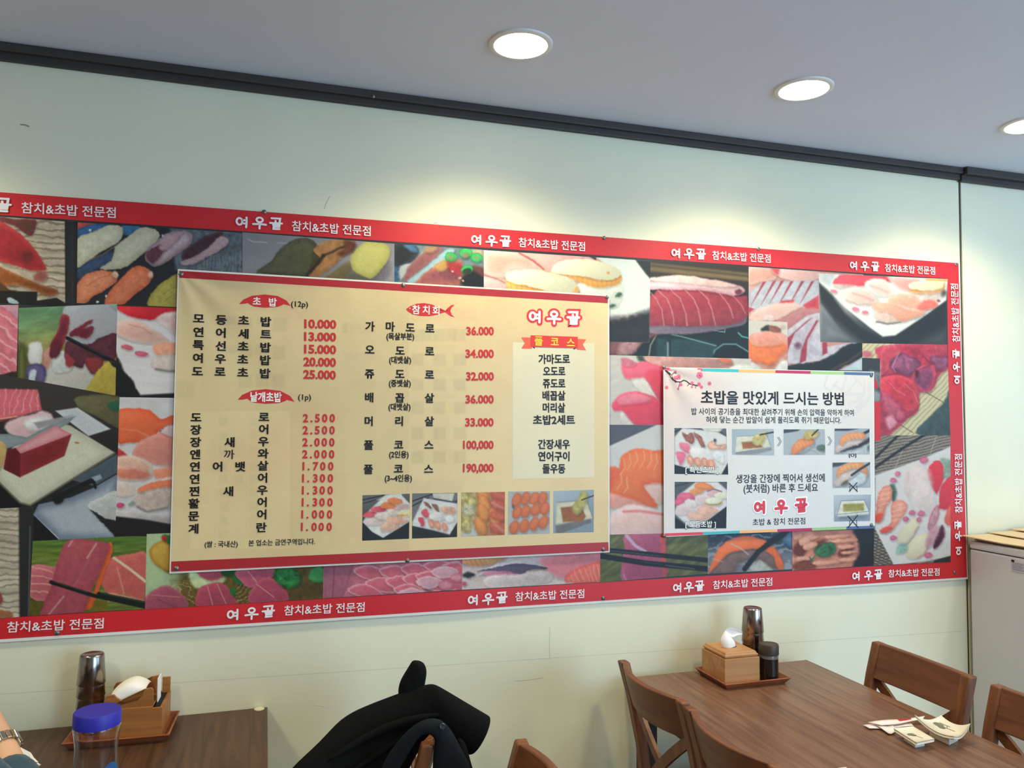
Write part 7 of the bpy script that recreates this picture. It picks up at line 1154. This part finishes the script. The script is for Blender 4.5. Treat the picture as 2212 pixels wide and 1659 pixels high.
def fingers(base, d, n, s=1.0, curl=0.35):
    d = Vector(d).normalized(); n = Vector(n).normalized(); sd = d.cross(n).normalized()
    for k, L in ((-1.5, 0.062), (-0.5, 0.074), (0.5, 0.078), (1.5, 0.070)):
        p = Vector(base)+sd*(0.017*k*s); q = d.copy(); P = [p-d*0.02]
        for seg in (0.45, 0.32, 0.23): P.append(P[-1]+q*(L*seg*s+(0.02 if len(P) == 1 else 0))); q = (q-n*curl).normalized()
        skin('finger', [tuple(x) for x in P], [(0, 1), (1, 2), (2, 3)], [0.0095, 0.009, 0.0082, 0.0072], M_SKIN, person, 0, 1)
    p = Vector(base)-d*0.045+sd*(0.026*s); q = (d+sd*0.9).normalized(); P = [p, p+q*0.035, p+q*0.035+(d*0.9+sd*0.3-n*0.2).normalized()*0.030, p+q*0.035+(d*0.9+sd*0.3-n*0.2).normalized()*0.054]
    skin('thumb', [tuple(x) for x in P], [(0, 1), (1, 2), (2, 3)], [0.013, 0.0115, 0.0105, 0.009], M_SKIN, person, 0, 1)
fingers(HD, HD-W1, (0.6, 0.3, -0.5)); fingers((-0.375, -0.878, 0.780), (1, 0.3, -0.05), (0, 0, 1), 1.0, 0.12)
cf = W1.lerp(E1, 0.16)
sv = [bv[0], bv[1], bv[2], bv[3], bv[4], bv[8], bv[9], bv[10], bv[11], tuple(cf), bv[15], bv[16], bv[17], bv[18], (-0.465, -0.912, 0.787)]
skin('sweater', sv, [(0, 1), (1, 2), (2, 3), (3, 4), (3, 5), (5, 6), (6, 7), (7, 8), (8, 9), (3, 10), (10, 11), (11, 12), (12, 13), (13, 14)], [(0.15, 0.12), (0.145, 0.115), (0.155, 0.12), (0.12, 0.10), 0.066, 0.075, 0.060, 0.052, 0.048, 0.040, 0.075, 0.060, 0.052, 0.046, 0.036], M_SWEAT, person)
skin('trousers', [bv[0]]+bv[21:26]+bv[27:32], [(0, 1), (1, 2), (2, 3), (3, 4), (4, 5), (0, 6), (6, 7), (7, 8), (8, 9), (9, 10)], [(0.15, 0.12), 0.098, 0.088, 0.070, 0.062, 0.056, 0.098, 0.088, 0.070, 0.062, 0.056], M_TRO, person)
for y in (-0.60, -0.84): subsurf(bevel(MB().box((0.33, y+0.70-0.042, 0.002), (0.56, y+0.70+0.042, 0.075)).build('shoe', M_DARKHOLE, person), 0.03, 3), 1)
o = MB().lathe([(0, 0.112), (0.05, 0.100), (0.085, 0.062), (0.098, 0.01), (0.096, -0.04), (0.080, -0.085), (0.06, -0.10)], 32, cap=False).build('hair', M_HAIR, person, True, loc=(0.205, 0, 1.290)); o.rotation_euler = (0, -0.35, 0)
for s_ in (-1, 1):
    MB().lathe([(0, -0.008), (0.006, -0.005), (0.008, 0), (0.006, 0.005), (0, 0.008)], 12).build('eye', M_DARKHOLE, person, True, loc=(0.318, s_*0.030, 1.268))
    MB().lathe([(0, -0.02), (0.010, -0.014), (0.014, 0), (0.010, 0.018), (0, 0.024)], 12).build('ear', M_SKIN, person, True, loc=(0.225, s_*0.094, 1.262))
subsurf(MB().bar((0.322, 0, 1.275), (0.338, 0, 1.238), 0.016, 0.016).build('nose', M_SKIN, person, True), 1); MB().box((0.312, -0.022, 1.206), (0.322, 0.022, 1.216)).build('mouth', mat('lips', (170, 90, 84), 0.5, noise=0.05), person)
# watch: links round the wrist
ax = (HD-W1).normalized()*0.5+(W1-E1).normalized()*0.5; ax.normalize(); u = ax.cross(Vector((0, 0, 1))).normalized(); w_ = ax.cross(u)
wt = empty('wristwatch', tuple(W1+ax*0.004-Vector(person.location)), None, None); wt.parent = person; wt['label'] = 'steel link watch on the wrist'
NL = 22
for k in range(NL):
    a = 2*math.pi*k/NL; rr = 0.0315; c = (u*math.cos(a)+w_*math.sin(a))*rr; tn = (-u*math.sin(a)+w_*math.cos(a)); rn = (u*math.cos(a)+w_*math.sin(a))
    v = [c+tn*(sx*0.0039)+ax*(sy*0.0095)+rn*(sz*0.0016) for sz in (-1, 1) for sx, sy in ((-1, -1), (1, -1), (1, 1), (-1, 1))]
    o = obj('link', v, [(0, 3, 2, 1), (4, 5, 6, 7), (0, 1, 5, 4), (1, 2, 6, 5), (2, 3, 7, 6), (3, 0, 4, 7)], M_WATCH, wt); bevel(o, 0.0008)
# crumpled paper napkin by the cuff
P = [(32, 1612), (46, 1620), (60, 1631), (68, 1643), (76, 1646), (73, 1651), (82, 1657), (66, 1662), (58, 1680), (44, 1680), (40, 1650), (34, 1630)]
nk = empty('crumpled_napkin', (-0.40, -0.45, 0.7502), 'crumpled white paper napkin beside the watch-wearing wrist', 'napkin')
v = []; n = len(P)
for k, (x, y) in enumerate(P): v.append(tuple(at(x, y, -0.45-0.012*math.sin(k*2.1))-np.array(nk.location)))
v += [tuple(at(x*0.6+54*0.4, y*0.6+1648*0.4, -0.47+0.01*math.cos(k*2.9))-np.array(nk.location)) for k, (x, y) in enumerate(P)]; v.append(tuple(at(54, 1648, -0.465)-np.array(nk.location)))
v = [(a, b, max(c, 0.001)) for a, b, c in v]
f = [(k, (k+1) % n, n+(k+1) % n, n+k) for k in range(n)]+[(n+k, n+(k+1) % n, 2*n) for k in range(n)]
o = obj('paper', v, f, M_PAPER, nk); s_ = o.modifiers.new('thickness', 'SOLIDIFY'); s_.thickness = 0.006

# ------------------------------------------------------------------ small scuffs on the wallpaper
wall = bpy.data.objects['wall_back']
def scuff(pts, w, col):
    Q, t = flat_line(0, pts, w); Q = Q.copy(); Q[:, 1] = -0.0004; obj('scuff_mark', Q, t, mat('scuff', col, 0.7, noise=0.2, nscale=40), wall)
scuff([(45, 269), (54, 270), (62, 273)], 3.2, (150, 150, 138))
scuff([(678, 1522), (694, 1524), (709, 1528)], 1.6, (240, 236, 218))
scuff([(1148, 1423), (1166, 1422), (1186, 1420)], 1.5, (240, 238, 222))
scuff([(1110, 1471), (1140, 1469), (1172, 1464)], 1.0, (206, 198, 172))
scuff([(700, 452), (705, 438), (712, 424)], 1.0, (168, 172, 160))
scuff([(937, 483), (941, 481), (945, 483)], 1.2, (150, 150, 138))
scuff([(1188, 1355), (1187, 1395), (1188, 1424)], 1.0, (206, 202, 180))
